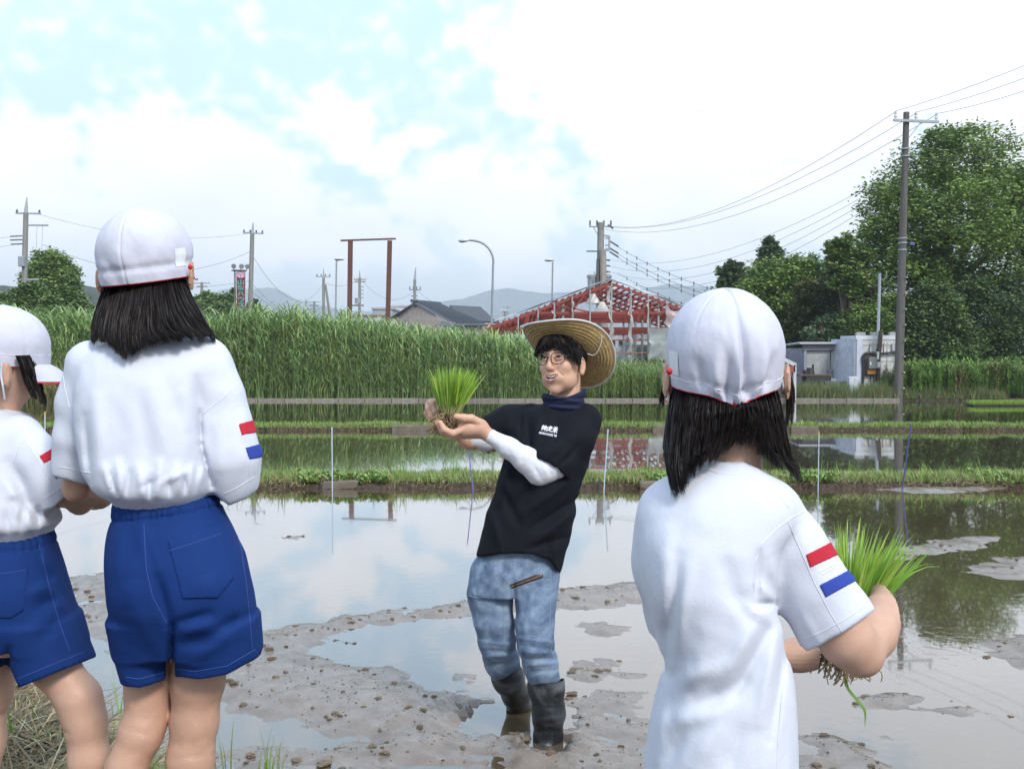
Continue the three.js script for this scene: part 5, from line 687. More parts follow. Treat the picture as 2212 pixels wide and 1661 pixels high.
// ---------- the tall girl with long hair ----------
const GROUND_Y = .36;
{
  const F = figure(2.18), { pt } = F, t = thing('person', 'child in white cap and blue shorts, seen from behind, long dark hair on her shoulders', 'person', [0, 0, 0], 'children in gym clothes');
  const drop = .0014;
  // body
  const legL = F.chain([[322, 1400, -.01, 48], [321, 1490, -.01, 45], [317, 1548, .0, 39], [302, 1590, .015, 40], [272, 1660, .03, 38], [235, 1760, .05, 30], [215, 1850, .06, 25], [212, 1925, .06, 26], [205, 1945, -.09, 20]], .03);
  const legR = F.chain([[430, 1390, .0, 56], [427, 1470, .0, 52], [420, 1560, .0, 45], [411, 1640, .01, 45], [411, 1720, .01, 42], [410, 1830, .0, 30], [410, 1925, .0, 27], [415, 1945, -.15, 21]], .03);
  const neck = F.chain([[325, 770, -.02, 44], [322, 690, -.01, 40], [318, 620, -.01, 44]], .02), skull = (p) => ellipsoid(p, pt(315, 566, -.014), .075, .08, .08);
  const ear = (x, y) => (p) => smax(ellipsoid(p, pt(x, y, -.015), .01, .03, .018), -ellipsoid(p, pt(x + Math.sign(x - 315) * 8, y, -.02), .006, .02, .011), .006), eR = ear(414, 596), eL = ear(217, 606);
  const trunk = F.stack([[760, 210, 440, .07], [900, 205, 440, .08], [1060, 240, 440, .08], [1200, 240, 520, .095], [1380, 260, 530, .08]]);
  const armL = F.chain([[190, 800, 0, 36], [160, 950, .0, 30], [165, 1055, -.03, 25], [215, 1072, -.16, 23], [262, 1050, -.24, 19], [290, 1040, -.27, 22]], .02), armR = F.chain([[465, 790, 0, 38], [495, 940, .0, 31], [505, 1040, -.04, 27], [440, 1050, -.18, 23], [380, 1040, -.25, 19], [350, 1036, -.28, 22]], .02);
  const crease = F.folds([[364, 1638, 470, 1630, 5, -.0016], [370, 1612, 395, 1600, 12, -.002], [268, 1572, 330, 1590, 6, -.0014], [415, 1560, 425, 1620, 20, .003]]);
  const body = (p) => { let v = Math.min(legL(p), legR(p)); v = smin(v, trunk(p), .03); v = smin(v, neck(p), .03); v = smin(v, skull(p), .02); v = Math.min(v, eR(p), eL(p)); v = smin(v, armL(p), .02); v = smin(v, armR(p), .02); return v - crease(p) + .0008 * n3(p.x * 30, p.y * 30, p.z * 30); };
  part('body', uvSkin(F.mesh(body, F.box(100, 440, 580, 1990, .16, -.33), .0062)), skinGirl, t);
  // shirt
  const tor = F.stack([[708, 296, 362, .055, .0], [722, 272, 396, .062, .0], [738, 236, 424, .07, .0], [758, 196, 460, .082, .005], [785, 172, 480, .093, .01], [830, 160, 476, .104, .016], [900, 160, 466, .114, .02], [970, 168, 462, .12, .022], [1020, 182, 462, .126, .022], [1052, 208, 458, .124, .02], [1070, 236, 446, .108, .018], [1086, 252, 430, .09, .015]]);
  const slL = F.chain([[196, 790, .0, 54], [170, 870, .0, 42], [166, 950, .0, 42], [163, 1010, -.01, 40], [160, 1075, -.02, 37]], .03), slR = F.chain([[440, 785, .0, 58], [466, 860, .005, 56], [484, 930, .01, 56], [496, 990, .012, 60], [500, 1040, .0, 51], [500, 1110, -.02, 38]], .03);
  const cutL = F.prism([[60, 700], [320, 700], [320, 1056], [200, 1053], [122, 1030], [60, 1020]], .4, -.4), cutR = F.prism([[380, 700], [700, 700], [700, 1000], [556, 1060], [538, 1074], [495, 1093], [455, 1060], [380, 1000]], .4, -.4);
  const inL = F.chain([[162, 990, -.012, 24], [160, 1100, -.03, 30]], .02), inR = F.chain([[500, 1010, -.002, 36], [500, 1120, -.03, 33]], .02);
  const wr = F.folds([[205, 860, 215, 1010, 16, .006], [185, 900, 195, 1040, 10, -.007], [330, 840, 380, 1030, 26, .0055], [300, 850, 330, 1040, 20, -.004], [250, 830, 270, 1010, 24, -.003], [365, 830, 395, 930, 16, -.004], [395, 860, 410, 1000, 18, .004], [432, 890, 434, 960, 6, -.01], [434, 960, 458, 1050, 6, -.01], [425, 820, 436, 890, 12, -.006],
    [255, 1000, 262, 1066, 9, .008], [280, 1020, 272, 1072, 7, -.007], [300, 1010, 310, 1074, 10, .008], [325, 1030, 322, 1074, 6, -.007], [345, 1000, 340, 1070, 9, .009], [362, 1030, 366, 1066, 6, -.007], [385, 1010, 385, 1062, 9, .007], [415, 1010, 410, 1056, 8, .007], [400, 1030, 400, 1060, 5, -.006], [440, 1010, 430, 1052, 8, .006], [225, 1010, 240, 1062, 8, .006], [236, 1020, 250, 1068, 5, -.006], [350, 1042, 400, 1020, 8, .006], [300, 1055, 345, 1035, 6, -.004],
    [520, 900, 535, 960, 9, .003], [470, 920, 475, 1030, 14, .003], [150, 880, 150, 1000, 10, .003], [480, 765, 500, 810, 14, .003]]);
  const noisy = (p) => .0022 * fbm3(p.x * 6, p.y * 4, p.z * 6 + 3, 2) + .0006 * n3(p.x * 28, p.y * 20, p.z * 28);
  const shirtF = (p) => { const a = smax(smax(slL(p), cutL(p), .004), -inL(p), .004), b = smax(smax(slR(p), cutR(p), .004), -inR(p), .004); return dress(smin(smin(tor(p), a, .022), b, .018), p, (w) => wr(w) + noisy(w)); };
  part('shirt', cloth(F.mesh(shirtF, F.box(105, 690, 580, 1110, .18, -.16), .0042)), shirtWhite, t);
  const shirt = t.children[1];
  for (const s of [[[434, 898], [455, 880], [480, 862], [512, 828]], [[485, 1066], [515, 1052], [549, 1030]], [[126, 1008], [160, 1014], [196, 1022]], [[500, 835], [512, 870], [518, 900], [530, 940], [540, 1000], [540, 1040]], [[136, 806], [140, 840], [150, 880]]]) { const g = F.seam(shirtF, s); if (g) part('seam', g, seamMat, shirt); }
  const tape = (poly, m, name) => { const pr = F.prism(poly, .3, -.12), xs = poly.map((q) => q[0]), ys = poly.map((q) => q[1]); part(name, cloth(F.mesh((p) => Math.max(shirtF(p) - .0016, pr(p)), F.box(Math.min(...xs) - 70, Math.min(...ys) - 45, Math.max(...xs) + 70, Math.max(...ys) + 45, .14, -.14), .0022)), m, shirt); };
  tape([[515, 916], [570, 900], [576, 930], [522, 940]], tapeRed, 'red_patch'); tape([[530, 967], [585, 952], [592, 982], [538, 993]], tapeBlue, 'blue_patch');
  // shorts
  const hip = F.stack([[1058, 252, 446, .085, .012], [1075, 243, 462, .094, .012], [1110, 238, 480, .102, .014], [1150, 227, 504, .112, .018], [1220, 223, 533, .122, .024], [1290, 226, 546, .122, .022], [1345, 232, 550, .112, .012], [1400, 242, 552, .1, .005]]);
  const lgL = F.stack([[1330, 232, 370, .098, .012], [1400, 244, 374, .092, .0], [1470, 262, 376, .086, -.004], [1500, 270, 376, .084, -.004]]), lgR = F.stack([[1330, 366, 550, .104, .014], [1400, 370, 554, .098, .008], [1460, 374, 555, .092, .006], [1490, 374, 555, .09, .006]]);
  const inlL = F.stack([[1420, 266, 366, .07, -.004], [1520, 272, 372, .076, -.004]]), inlR = F.stack([[1410, 384, 538, .078, .006], [1520, 378, 548, .082, .006]]);
  const cl = F.prism([[200, 1030], [376, 1030], [376, 1462], [345, 1472], [300, 1485], [272, 1482], [220, 1460]], .3, -.3), cr = F.prism([[366, 1030], [600, 1030], [600, 1390], [554, 1420], [490, 1456], [430, 1468], [372, 1461]], .3, -.3);
  const wf = F.folds([[262, 1150, 246, 1240, 14, .004], [300, 1120, 320, 1200, 16, .004], [372, 1350, 366, 1465, 7, -.022], [340, 1250, 366, 1350, 12, -.012], [310, 1150, 336, 1250, 6, -.003], [380, 1345, 450, 1325, 10, -.007], [400, 1365, 470, 1345, 12, .007], [380, 1390, 470, 1385, 14, -.005], [460, 1370, 530, 1330, 14, -.005], [420, 1420, 500, 1370, 16, .006], [300, 1330, 335, 1400, 18, .004], [505, 1250, 520, 1370, 12, .004], [535, 1150, 545, 1300, 8, -.003], [440, 1240, 460, 1300, 30, .006], [280, 1250, 285, 1320, 30, .006], [500, 1110, 525, 1180, 9, -.003]]);
  const shortsF = (p) => { const a = smax(smax(lgL(p), cl(p), .003), -inlL(p), .003), b = smax(smax(lgR(p), cr(p), .003), -inlR(p), .003); let v = smin(smin(hip(p), a, .02), b, .02); const yb = (p.y - F.yOf(1104)) + (p.x - F.xOf(350)) * -.13; if (yb > -.02) { const th = Math.atan2(p.x - F.xOf(355), p.z + F.d); v -= .0022 * Math.sin(th * 46 + 4 * n3(th * 3, 0, 1)) * sstep(-.014, .006, yb); v += .004 * Math.exp(-((yb / .003) ** 2)); } return dress(v, p, (w) => wf(w) + .0022 * fbm3(w.x * 9, w.y * 7, w.z * 9 + 8, 3)); };
  const sh = part('shorts', cloth(F.mesh(shortsF, F.box(205, 1050, 575, 1500, .17, -.14), .0042)), shortsBlue, t);
  for (const s of [[[272, 1462], [300, 1466], [345, 1454], [372, 1444]], [[376, 1443], [420, 1450], [490, 1438], [552, 1402]], [[310, 1112], [313, 1180], [316, 1230], [330, 1290], [360, 1345]], [[498, 1110], [520, 1180], [532, 1260], [540, 1340], [545, 1400]]]) { const g = F.seam(shortsF, s); if (g) part('seam', g, seamBlue, sh); }
  const pk = F.prism([[361, 1168], [474, 1128], [506, 1248], [470, 1292], [394, 1294]], .3, 0); const pocket = part('pocket', cloth(F.mesh((p) => Math.max(shortsF(p) - .0026, pk(p)), F.box(290, 1120, 530, 1350, .17, .0), .003)), shortsBlue, sh);
  for (const s of [[[363, 1190], [420, 1172], [478, 1152]]]) { const g = F.seam((p) => shortsF(p) - .0026, s, .0008); if (g) part('seam', g, seamBlue, pocket); }
  // hair and cap
  part('hair', hairLocks(F, [
    [0, [224, 590, -0.052], [206, 650, -.02], [197, 695, .01], [192, 738, .045]], [.1, [236, 592, 0.008], [222, 650, .05], [214, 700, .06], [208, 746, .085]], [.2, [252, 592, 0.038], [242, 655, .075], [236, 705, .085], [236, 748, .105]], [.3, [268, 594, 0.053], [256, 660, .085], [250, 720, .1], [256, 772, .118]], [.4, [288, 596, 0.063], [276, 665, .092], [270, 725, .105], [272, 788, .12]], [.5, [310, 596, 0.066], [302, 665, .094], [294, 725, .105], [300, 758, .118]],
    [.58, [326, 596, 0.064], [326, 665, .09], [330, 712, .1], [346, 752, .118]], [.66, [345, 594, 0.058], [350, 660, .085], [362, 706, .095], [388, 740, .112]], [.75, [362, 592, 0.048], [370, 655, .075], [384, 700, .085], [408, 732, .095]], [.85, [380, 588, 0.028], [392, 650, .055], [414, 700, .06], [440, 738, .06]], [.93, [395, 584, 0.008], [410, 645, .035], [434, 692, .04], [462, 738, .04]], [1, [405, 580, -0.022], [420, 640, .01], [442, 690, .015], [468, 745, .015]]],
    9500, 41, { clumps: 26, tight: .6, jitter: 5, uneven: 24, fray: 16, baseLen: .76, width: .0012, tuck: [315, .14, .02] }), hairMat, t);
  const cap = schoolCap(t, frame(pt(313, 549, -.012), -.12, .1, .09), { a: .09, brim: .02, b: .09, c: .103, hem: (th) => -.6 - .06 * Math.cos(th), seams: [0, 1.05, 2.09, -1.05, -2.09, Math.PI], seed: 3, label: 1.28, tuck: .1, folds: (th, v, ph) => .003 * Math.exp(-((v - .25) ** 2) / .01) * Math.sin(th * 7 + 2) * Math.max(0, Math.cos(th)) + .002 * Math.sin(th * 11 + v * 8) * Math.max(0, .5 - v) - .0035 * Math.exp(-(((v - .13) / .03) ** 2)) });
  part('strap_bead', new THREE.SphereGeometry(.005, 12, 8).translate(...pt(411, 577, .02).toArray()), capRed, cap);
}
// ---------- the girl on the right ----------
{
  const F = figure(1.69), { pt } = F, t = thing('person', 'child in gathered white cap, seen close from behind, clutching a bundle of green seedlings', 'person', [0, 0, 0], 'children in gym clothes');
  const skull = (p) => ellipsoid(p, pt(1566, 778, -.016), .075, .082, .078), neck = F.chain([[1578, 1090, -.03, 70], [1584, 985, -.03, 56], [1578, 880, -.025, 60]], .02), ear = (x, y) => (p) => smax(ellipsoid(p, pt(x, y, -.02), .01, .031, .018), -ellipsoid(p, pt(x + Math.sign(x - 1566) * 9, y, -.02), .006, .02, .011), .006), eL = ear(1436, 820), eR = ear(1700, 824);
  const trunk = F.stack([[1090, 1470, 1690, .07], [1300, 1440, 1680, .075], [1600, 1460, 1700, .08], [1800, 1470, 1700, .09], [1950, 1460, 1720, .09]]);
  const legs = [F.chain([[1510, 1950, 0, 70], [1510, 2250, .0, 52], [1510, 2560, 0, 34], [1510, 2690, 0, 30], [1510, 2700, -.12, 26]], .03), F.chain([[1660, 1950, 0, 70], [1660, 2250, .0, 52], [1660, 2560, 0, 34], [1660, 2690, 0, 30], [1660, 2700, -.12, 26]], .03)];
  // her right arm: out of the sleeve, round the elbow, the forearm rising away to the wrist
  const armR = F.chain([[1700, 1150, 0, 58], [1770, 1290, .0, 54], [1830, 1380, .0, 52], [1862, 1416, -.005, 42]], .03), foreR = F.chain([[1860, 1412, -.01, 41], [1885, 1372, -.05, 44], [1908, 1330, -.1, 41], [1922, 1302, -.14, 32], [1912, 1290, -.17, 30]], .025);
  const handR = F.chain([[1912, 1296, -.17, 36], [1880, 1302, -.2, 36], [1862, 1312, -.21, 30]], .02);
  const fing = [[[1868, 1300, -.185, 12], [1845, 1318, -.18, 11], [1838, 1340, -.185, 10]], [[1866, 1312, -.2, 12], [1838, 1330, -.2, 11], [1834, 1352, -.2, 10]], [[1868, 1326, -.215, 12], [1842, 1346, -.22, 11], [1840, 1366, -.22, 10]], [[1872, 1338, -.225, 11], [1852, 1358, -.235, 10], [1850, 1374, -.235, 9]], [[1900, 1300, -.2, 13], [1925, 1335, -.23, 12], [1943, 1362, -.235, 11], [1943, 1380, -.235, 9]]].map((c) => F.chain(c, .006));
  const armL = F.chain([[1470, 1150, 0, 40], [1480, 1330, -.05, 36], [1500, 1410, -.1, 34], [1600, 1425, -.2, 34], [1730, 1414, -.21, 31], [1800, 1412, -.21, 27], [1830, 1412, -.21, 28]], .025), fingL = [[[1825, 1405, -.21, 12], [1856, 1402, -.215, 11], [1872, 1388, -.22, 9]], [[1825, 1416, -.205, 12], [1860, 1416, -.205, 11], [1880, 1402, -.205, 9]], [[1822, 1424, -.2, 12], [1852, 1428, -.2, 10], [1872, 1416, -.2, 9]], [[1818, 1420, -.22, 11], [1845, 1436, -.22, 10], [1862, 1430, -.22, 9]], [[1810, 1400, -.2, 13], [1836, 1384, -.19, 11], [1850, 1372, -.19, 9]]].map((c) => F.chain(c, .006));
  const body = (p) => { let v = smin(Math.min(legs[0](p), legs[1](p)), trunk(p), .04); v = smin(v, neck(p), .03); v = smin(v, skull(p), .02); v = Math.min(v, eL(p), eR(p)); v = smin(v, armL(p), .02); return v; };
  const armB = (p) => { let v = smin(smin(armR(p), foreR(p), .02), handR(p), .015); for (const q of fing) v = smin(v, q(p), .006); return v; }, handB = (p) => { let v = F.chain([[1780, 1413, -.21, 29], [1830, 1412, -.21, 29]])(p); for (const q of fingL) v = smin(v, q(p), .006); return v; };
  part('body', uvSkin(merge([F.mesh(body, F.box(1370, 640, 1850, 2740, .13, -.26), .0075), F.mesh(armB, F.box(1640, 1090, 1980, 1470, .09, -.28), .0036), F.mesh(handB, F.box(1740, 1350, 1900, 1460, -.15, -.26), .0032)])), skinGirl2, t);
  // shirt
  const tor = F.stack([[996, 1538, 1608, .06, -.02], [1008, 1510, 1636, .068, -.015], [1025, 1462, 1668, .078, -.01], [1050, 1424, 1704, .088, 0], [1080, 1402, 1726, .097, .005], [1130, 1380, 1720, .106, .01], [1180, 1376, 1690, .114, .014], [1255, 1386, 1672, .12, .016], [1339, 1412, 1690, .12, .014], [1395, 1426, 1706, .119, .012], [1443, 1434, 1718, .12, .012], [1500, 1424, 1724, .124, .014], [1560, 1409, 1728, .128, .016], [1660, 1394, 1733, .134, .018], [1800, 1384, 1740, .14, .018], [1850, 1384, 1740, .14, .018]]);
  const slR = F.chain([[1660, 1110, .0, 72], [1708, 1190, .005, 72], [1752, 1270, .005, 76], [1800, 1340, .0, 80], [1850, 1410, -.01, 78]], .03), slL = F.chain([[1450, 1110, .0, 68], [1438, 1220, -.03, 58], [1456, 1320, -.06, 52], [1460, 1380, -.08, 48]], .03);
  const cutR = F.prism([[1560, 1020], [1800, 1020], [1930, 1290], [1877, 1327], [1818, 1369], [1743, 1407], [1560, 1300]], .4, -.4), inR = F.chain([[1790, 1330, .0, 56], [1870, 1440, -.01, 70]], .02), cutL = F.prism([[1340, 1000], [1560, 1000], [1560, 1350], [1340, 1370]], .4, -.4);
  const wr = F.folds([[1640, 1190, 1632, 1306, 7, -.005], [1632, 1306, 1672, 1304, 8, -.006], [1665, 1200, 1690, 1310, 14, .004], [1640, 1260, 1670, 1300, 12, .003], [1570, 1270, 1625, 1330, 20, -.005], [1600, 1300, 1660, 1340, 14, .004], [1440, 1150, 1430, 1330, 22, .006], [1465, 1200, 1442, 1420, 14, -.006], [1490, 1230, 1450, 1430, 16, .005], [1640, 1330, 1560, 1480, 18, .007], [1660, 1360, 1590, 1500, 12, -.006], [1680, 1360, 1640, 1560, 14, .006], [1700, 1380, 1665, 1600, 10, -.005], [1460, 1480, 1560, 1440, 22, .006], [1500, 1540, 1600, 1470, 20, -.007], [1450, 1560, 1560, 1530, 24, .007], [1430, 1500, 1420, 1640, 16, .005], [1480, 1580, 1440, 1650, 14, -.005], [1560, 1560, 1500, 1650, 22, .005], [1600, 1580, 1570, 1680, 16, -.004], [1470, 1090, 1560, 1130, 40, .003], [1560, 1200, 1590, 1280, 24, -.004], [1430, 1420, 1440, 1460, 9, -.006], [1720, 1130, 1770, 1260, 16, .003], [1690, 1280, 1720, 1370, 14, -.004], [1540, 1380, 1480, 1500, 26, .004], [1730, 1330, 1770, 1390, 12, .003]]);
  const noisy = (p) => .002 * fbm3(p.x * 7, p.y * 5, p.z * 7 + 13, 2) + .0005 * n3(p.x * 30, p.y * 22, p.z * 30);
  const collar = F.chain([[1528, 1004, .03, 20], [1570, 1010, .035, 20], [1612, 1012, .01, 18]], .02);
  const shirtF = (p) => { const a = smax(smax(slR(p), cutR(p), .004), -inR(p), .004), b = smax(slL(p), cutL(p), .004); return dress(smin(smin(tor(p), a, .016), b, .03), p, (w) => wr(w) + noisy(w)); };
  const shirt = part('shirt', cloth(F.mesh(shirtF, F.box(1350, 985, 1900, 1840, .18, -.18), .0038)), shirtWhite, t);
  for (const s of [[[1610, 1022], [1650, 1048], [1680, 1070], [1705, 1098]], [[1741, 1103], [1710, 1118], [1680, 1140], [1650, 1170], [1632, 1210], [1628, 1260], [1632, 1305]], [[1700, 1124], [1730, 1190], [1760, 1260], [1790, 1318], [1818, 1364]], [[1738, 1380], [1780, 1362], [1830, 1334], [1868, 1308]], [[1776, 1240], [1805, 1224]], [[1770, 1235], [1803, 1218]], [[1690, 1420], [1690, 1500], [1680, 1600], [1678, 1660]], [[1528, 1014], [1550, 1022], [1575, 1026], [1608, 1024]]]) { const g = F.seam(shirtF, s); if (g) part('seam', g, seamMat, shirt); }
  const tape = (poly, m, name) => { const pr = F.prism(poly, .3, -.1), xs = poly.map((q) => q[0]), ys = poly.map((q) => q[1]); part(name, cloth(F.mesh((p) => Math.max(shirtF(p) - .0016, pr(p)), F.box(Math.min(...xs) - 70, Math.min(...ys) - 45, Math.max(...xs) + 70, Math.max(...ys) + 45, .12, -.12), .002)), m, shirt); };
  tape([[1740, 1198], [1810, 1163], [1824, 1192], [1750, 1226]], tapeRed, 'red_patch'); tape([[1769, 1264], [1850, 1222], [1864, 1246], [1783, 1291]], tapeBlue, 'blue_patch');
  const hip = F.stack([[1780, 1420, 1720, .11], [1900, 1405, 1740, .12], [2020, 1400, 1745, .11]]), sL = F.stack([[1980, 1405, 1580, .1], [2200, 1410, 1584, .09]]), sR = F.stack([[1980, 1580, 1745, .1], [2200, 1592, 1745, .09]]); part('shorts', cloth(F.mesh((p) => smin(hip(p), Math.min(sL(p), sR(p)), .02), F.box(1380, 1770, 1770, 2220, .16, -.15), .008)), shortsBlue, t);
  // hair
  part('hair', hairLocks(F, [
    [0, [1446, 796, -0.048], [1440, 870, -.02], [1436, 930, .0], [1432, 985, .03], [1444, 1050, .06]], [.08, [1458, 806, 0.002], [1452, 880, .03], [1450, 940, .04], [1448, 1010, .07], [1462, 1090, .085]], [.18, [1480, 816, 0.032], [1474, 890, .055], [1470, 950, .06], [1466, 1020, .08], [1478, 1070, .095]], [.3, [1510, 824, 0.050], [1504, 890, .07], [1500, 940, .07], [1496, 990, .075], [1502, 1030, .09]], [.42, [1540, 828, 0.058], [1538, 885, .076], [1534, 930, .07], [1526, 975, .07], [1522, 1010, .08]], [.54, [1572, 832, 0.060], [1578, 880, .076], [1578, 915, .068], [1566, 955, .06], [1548, 992, .06]], [.64, [1606, 828, 0.056], [1616, 870, .07], [1622, 900, .06], [1618, 930, .05], [1606, 965, .045]],
    [.7, [1626, 824, 0.050], [1636, 868, .062], [1642, 905, .05], [1640, 945, .04], [1634, 985, .035]], [.78, [1648, 820, 0.037], [1656, 880, .05], [1662, 930, .04], [1672, 975, .035], [1694, 1020, .03]], [.88, [1666, 816, 0.017], [1676, 885, .03], [1684, 940, .02], [1698, 990, .015], [1722, 1040, .01]], [1, [1684, 810, -0.018], [1694, 880, .0], [1698, 930, -.005], [1708, 985, -.01], [1732, 1052, -.015]]],
    10000, 43, { clumps: 30, tight: .55, jitter: 6, uneven: 36, fray: 36, baseLen: .68, width: .001, tuck: [1566, .12, .022] }), hairMat, t);
  part('side_hair', merge([hairLocks(F, [[0, [1440, 800, -.06], [1430, 840, -.065], [1424, 875, -.07]], [1, [1446, 806, -.05], [1438, 850, -.055], [1432, 892, -.06]]], 90, 45, { clumps: 4, jitter: 6, width: .0016, baseLen: .2 }), hairLocks(F, [[0, [1694, 812, -.05], [1700, 850, -.055], [1696, 930, -.06]], [1, [1706, 806, -.06], [1716, 850, -.065], [1712, 925, -.07]]], 170, 46, { clumps: 5, jitter: 7, width: .0015, baseLen: .2, cols: [[.03, .02, .018], [.045, .03, .026]] })]), hairMat, t);
  const cap = schoolCap(t, frame(pt(1566, 752, -.012), 0, .16, .02), { a: .0895, b: .092, c: .104, hem: (th) => -.64 - .2 * Math.exp(-((th > Math.PI ? th - 2 * Math.PI : th) ** 2) / .12), seams: [.04, .8, -.8, 1.6, -1.6, Math.PI], seed: 9, label: -1.25, tuck: .12, bandV: .07, folds: (th, v, ph) => { const a = th > Math.PI ? th - 2 * Math.PI : th, mid = Math.exp(-(a * a) / .32); let b = 0; const g = sstep(.16, .02, v); b += .0032 * g * Math.exp(-(a * a) / .2) * Math.sin(a * 44 + .6 * Math.sin(a * 9)); for (const [c, w, h, top, sl] of [[-.36, .1, .008, .42, .1], [-.17, .09, -.009, .42, .02], [.02, .09, .009, .6, -.06], [.2, .08, -.008, .72, -.35], [.36, .1, .008, .5, .3], [.55, .1, -.006, .34, .6], [-.55, .1, -.005, .34, -.5], [.12, .06, -.005, .88, -.1]]) { const q = (a - c - sl * v) / w; b += h * Math.exp(-q * q) * sstep(top, top * .35, v) * sstep(0, .07, v); } return b - .006 * Math.exp(-(((v - .085) / .028) ** 2)) * mid; } });
  part('strap_bead', new THREE.SphereGeometry(.005, 12, 8).translate(...pt(1446, 802, .04).toArray()), capRed, cap); part('chin_strap', tube([pt(1688, 818, .0), pt(1690, 835, -.01), pt(1688, 856, -.03)], .0022, 6, 12), mat(.75, .78, .85, .6), cap);
}
// ---------- the girl at the left edge ----------
{
  const F = figure(2.32), { pt } = F, t = thing('person', 'child in peaked white cap at the left edge, turned away and looking down', 'person', [0, 0, 0], 'children in gym clothes');
  const skull = (p) => ellipsoid(p, pt(2, 764, -.02), .085, .082, .08), face = (p) => ellipsoid(p, pt(12, 812, -.02), .062, .072, .062), nose = F.chain([[62, 790, -.02, 12], [70, 812, -.03, 10]]), neck = F.chain([[-8, 960, -.01, 46], [-6, 890, -.01, 38], [0, 830, -.02, 42]], .02);
  const earO = (p) => smax(ellipsoid(p, pt(13, 808, .052), .012, .03, .012), -ellipsoid(p, pt(16, 806, .066), .006, .018, .009), .006);
  const legR = F.chain([[92, 1380, .02, 44], [118, 1440, .02, 44], [170, 1508, .03, 43], [184, 1560, .03, 40], [193, 1640, .03, 39], [208, 1740, .02, 34], [212, 1850, .0, 26], [215, 1905, 0, 26], [240, 1920, -.1, 22]], .03), legL = F.chain([[-30, 1380, -.06, 62], [-28, 1480, -.06, 50], [-40, 1600, -.06, 44], [-50, 1850, -.06, 26], [-50, 1910, -.06, 24], [-20, 1920, -.14, 20]], .03);
  const trunk = F.stack([[930, -80, 70, .07], [1100, -80, 70, .08], [1300, -70, 100, .09], [1400, -60, 110, .08]]), arm = F.chain([[50, 950, .05, 34], [95, 1020, .04, 30], [130, 1066, .02, 25], [172, 1086, -.05, 22], [205, 1078, -.14, 19], [232, 1068, -.18, 20]], .02);
  const body = (p) => { let v = smin(Math.min(legR(p), legL(p)), trunk(p), .03); v = smin(v, neck(p), .025); v = smin(v, smin(skull(p), face(p), .03), .02); v = smin(v, nose(p), .012); v = Math.min(v, earO(p)); return smin(v, arm(p), .02) - .003 * Math.exp(-(((p.y - F.yOf(1560)) / .006) ** 2)) * -1 * sstep(F.xOf(185), F.xOf(150), p.x); };
  part('body', uvSkin(F.mesh(body, F.box(-130, 650, 260, 1960, .14, -.24), .0065)), skinGirl2, t);
  const tor = F.stack([[884, -40, 20, .05, 0], [896, -60, 44, .06, 0], [912, -84, 66, .075, .005], [940, -100, 84, .09, .01], [1000, -104, 92, .1, .015], [1060, -104, 98, .11, .018], [1100, -104, 106, .116, .02], [1125, -100, 112, .114, .02], [1142, -90, 100, .1, .018], [1156, -84, 92, .09, .015]]), sl = F.chain([[40, 950, .04, 54], [78, 1000, .045, 54], [108, 1040, .045, 52], [150, 1096, .03, 48]], .025), cut = F.prism([[-40, 860], [120, 860], [190, 1030], [166, 1051], [112, 1098], [-40, 1098]], .3, -.3), inn = F.chain([[108, 1040, .035, 34], [160, 1110, .02, 40]], .02);
  const wr = F.folds([[20, 1000, 60, 1060, 14, -.007], [10, 1040, 50, 1090, 12, .006], [40, 1060, 70, 1110, 10, -.006], [30, 1090, 50, 1130, 8, .006], [60, 1100, 66, 1140, 7, .007], [80, 1100, 84, 1138, 6, -.006], [95, 1100, 98, 1134, 6, .005], [10, 1110, 20, 1146, 8, -.006], [44, 1110, 46, 1146, 6, -.006], [16, 1070, 40, 1070, 10, .004], [60, 950, 90, 1000, 14, .003]]);
  const shirtF = (p) => dress(smin(tor(p), smax(smax(sl(p), cut(p), .004), -inn(p), .004), .014), p, (w) => wr(w) + .003 * fbm3(w.x * 8, w.y * 6, w.z * 8 + 23, 3));
  const shirt = part('shirt', cloth(F.mesh(shirtF, F.box(-125, 868, 190, 1165, .18, -.15), .0045)), shirtWhite, t);
  for (const s of [[[70, 926], [50, 950], [34, 985], [24, 1016]], [[52, 948], [80, 990], [108, 1036], [128, 1066]], [[98, 1076], [130, 1054], [156, 1032]]]) { const g = F.seam(shirtF, s); if (g) part('seam', g, seamMat, shirt); }
  const tape = (poly, m, name) => { const pr = F.prism(poly, .3, -.1), xs = poly.map((q) => q[0]), ys = poly.map((q) => q[1]); part(name, cloth(F.mesh((p) => Math.max(shirtF(p) - .0016, pr(p)), F.box(Math.min(...xs) - 70, Math.min(...ys) - 45, Math.max(...xs) + 70, Math.max(...ys) + 45, .16, -.1), .0024)), m, shirt); };
  tape([[84, 985], [140, 952], [148, 974], [95, 1001]], tapeRed, 'red_patch'); tape([[109, 1020], [165, 988], [176, 1006], [121, 1035]], tapeBlue, 'blue_patch');
  const hip = F.stack([[1140, -86, 96, .09, .012], [1160, -90, 102, .096, .014], [1200, -96, 113, .108, .018], [1260, -104, 130, .118, .022], [1330, -104, 150, .118, .018], [1380, -100, 165, .11, .012]]), lg = F.stack([[1330, -10, 150, .11, .02], [1380, 10, 168, .104, .02], [1430, 22, 187, .1, .02], [1500, 30, 192, .098, .02]]), lg2 = F.stack([[1330, -120, 20, .1, -.03], [1460, -110, 30, .094, -.05], [1500, -110, 30, .094, -.05]]), c1 = F.prism([[-150, 1120], [250, 1120], [250, 1400], [188, 1426], [40, 1485], [20, 1440], [-150, 1440]], .3, -.3), c2 = F.prism([[-150, 1120], [40, 1120], [40, 1440], [-150, 1452]], .3, -.3), il = F.stack([[1400, 40, 170, .085, .02], [1540, 44, 190, .09, .02]]);
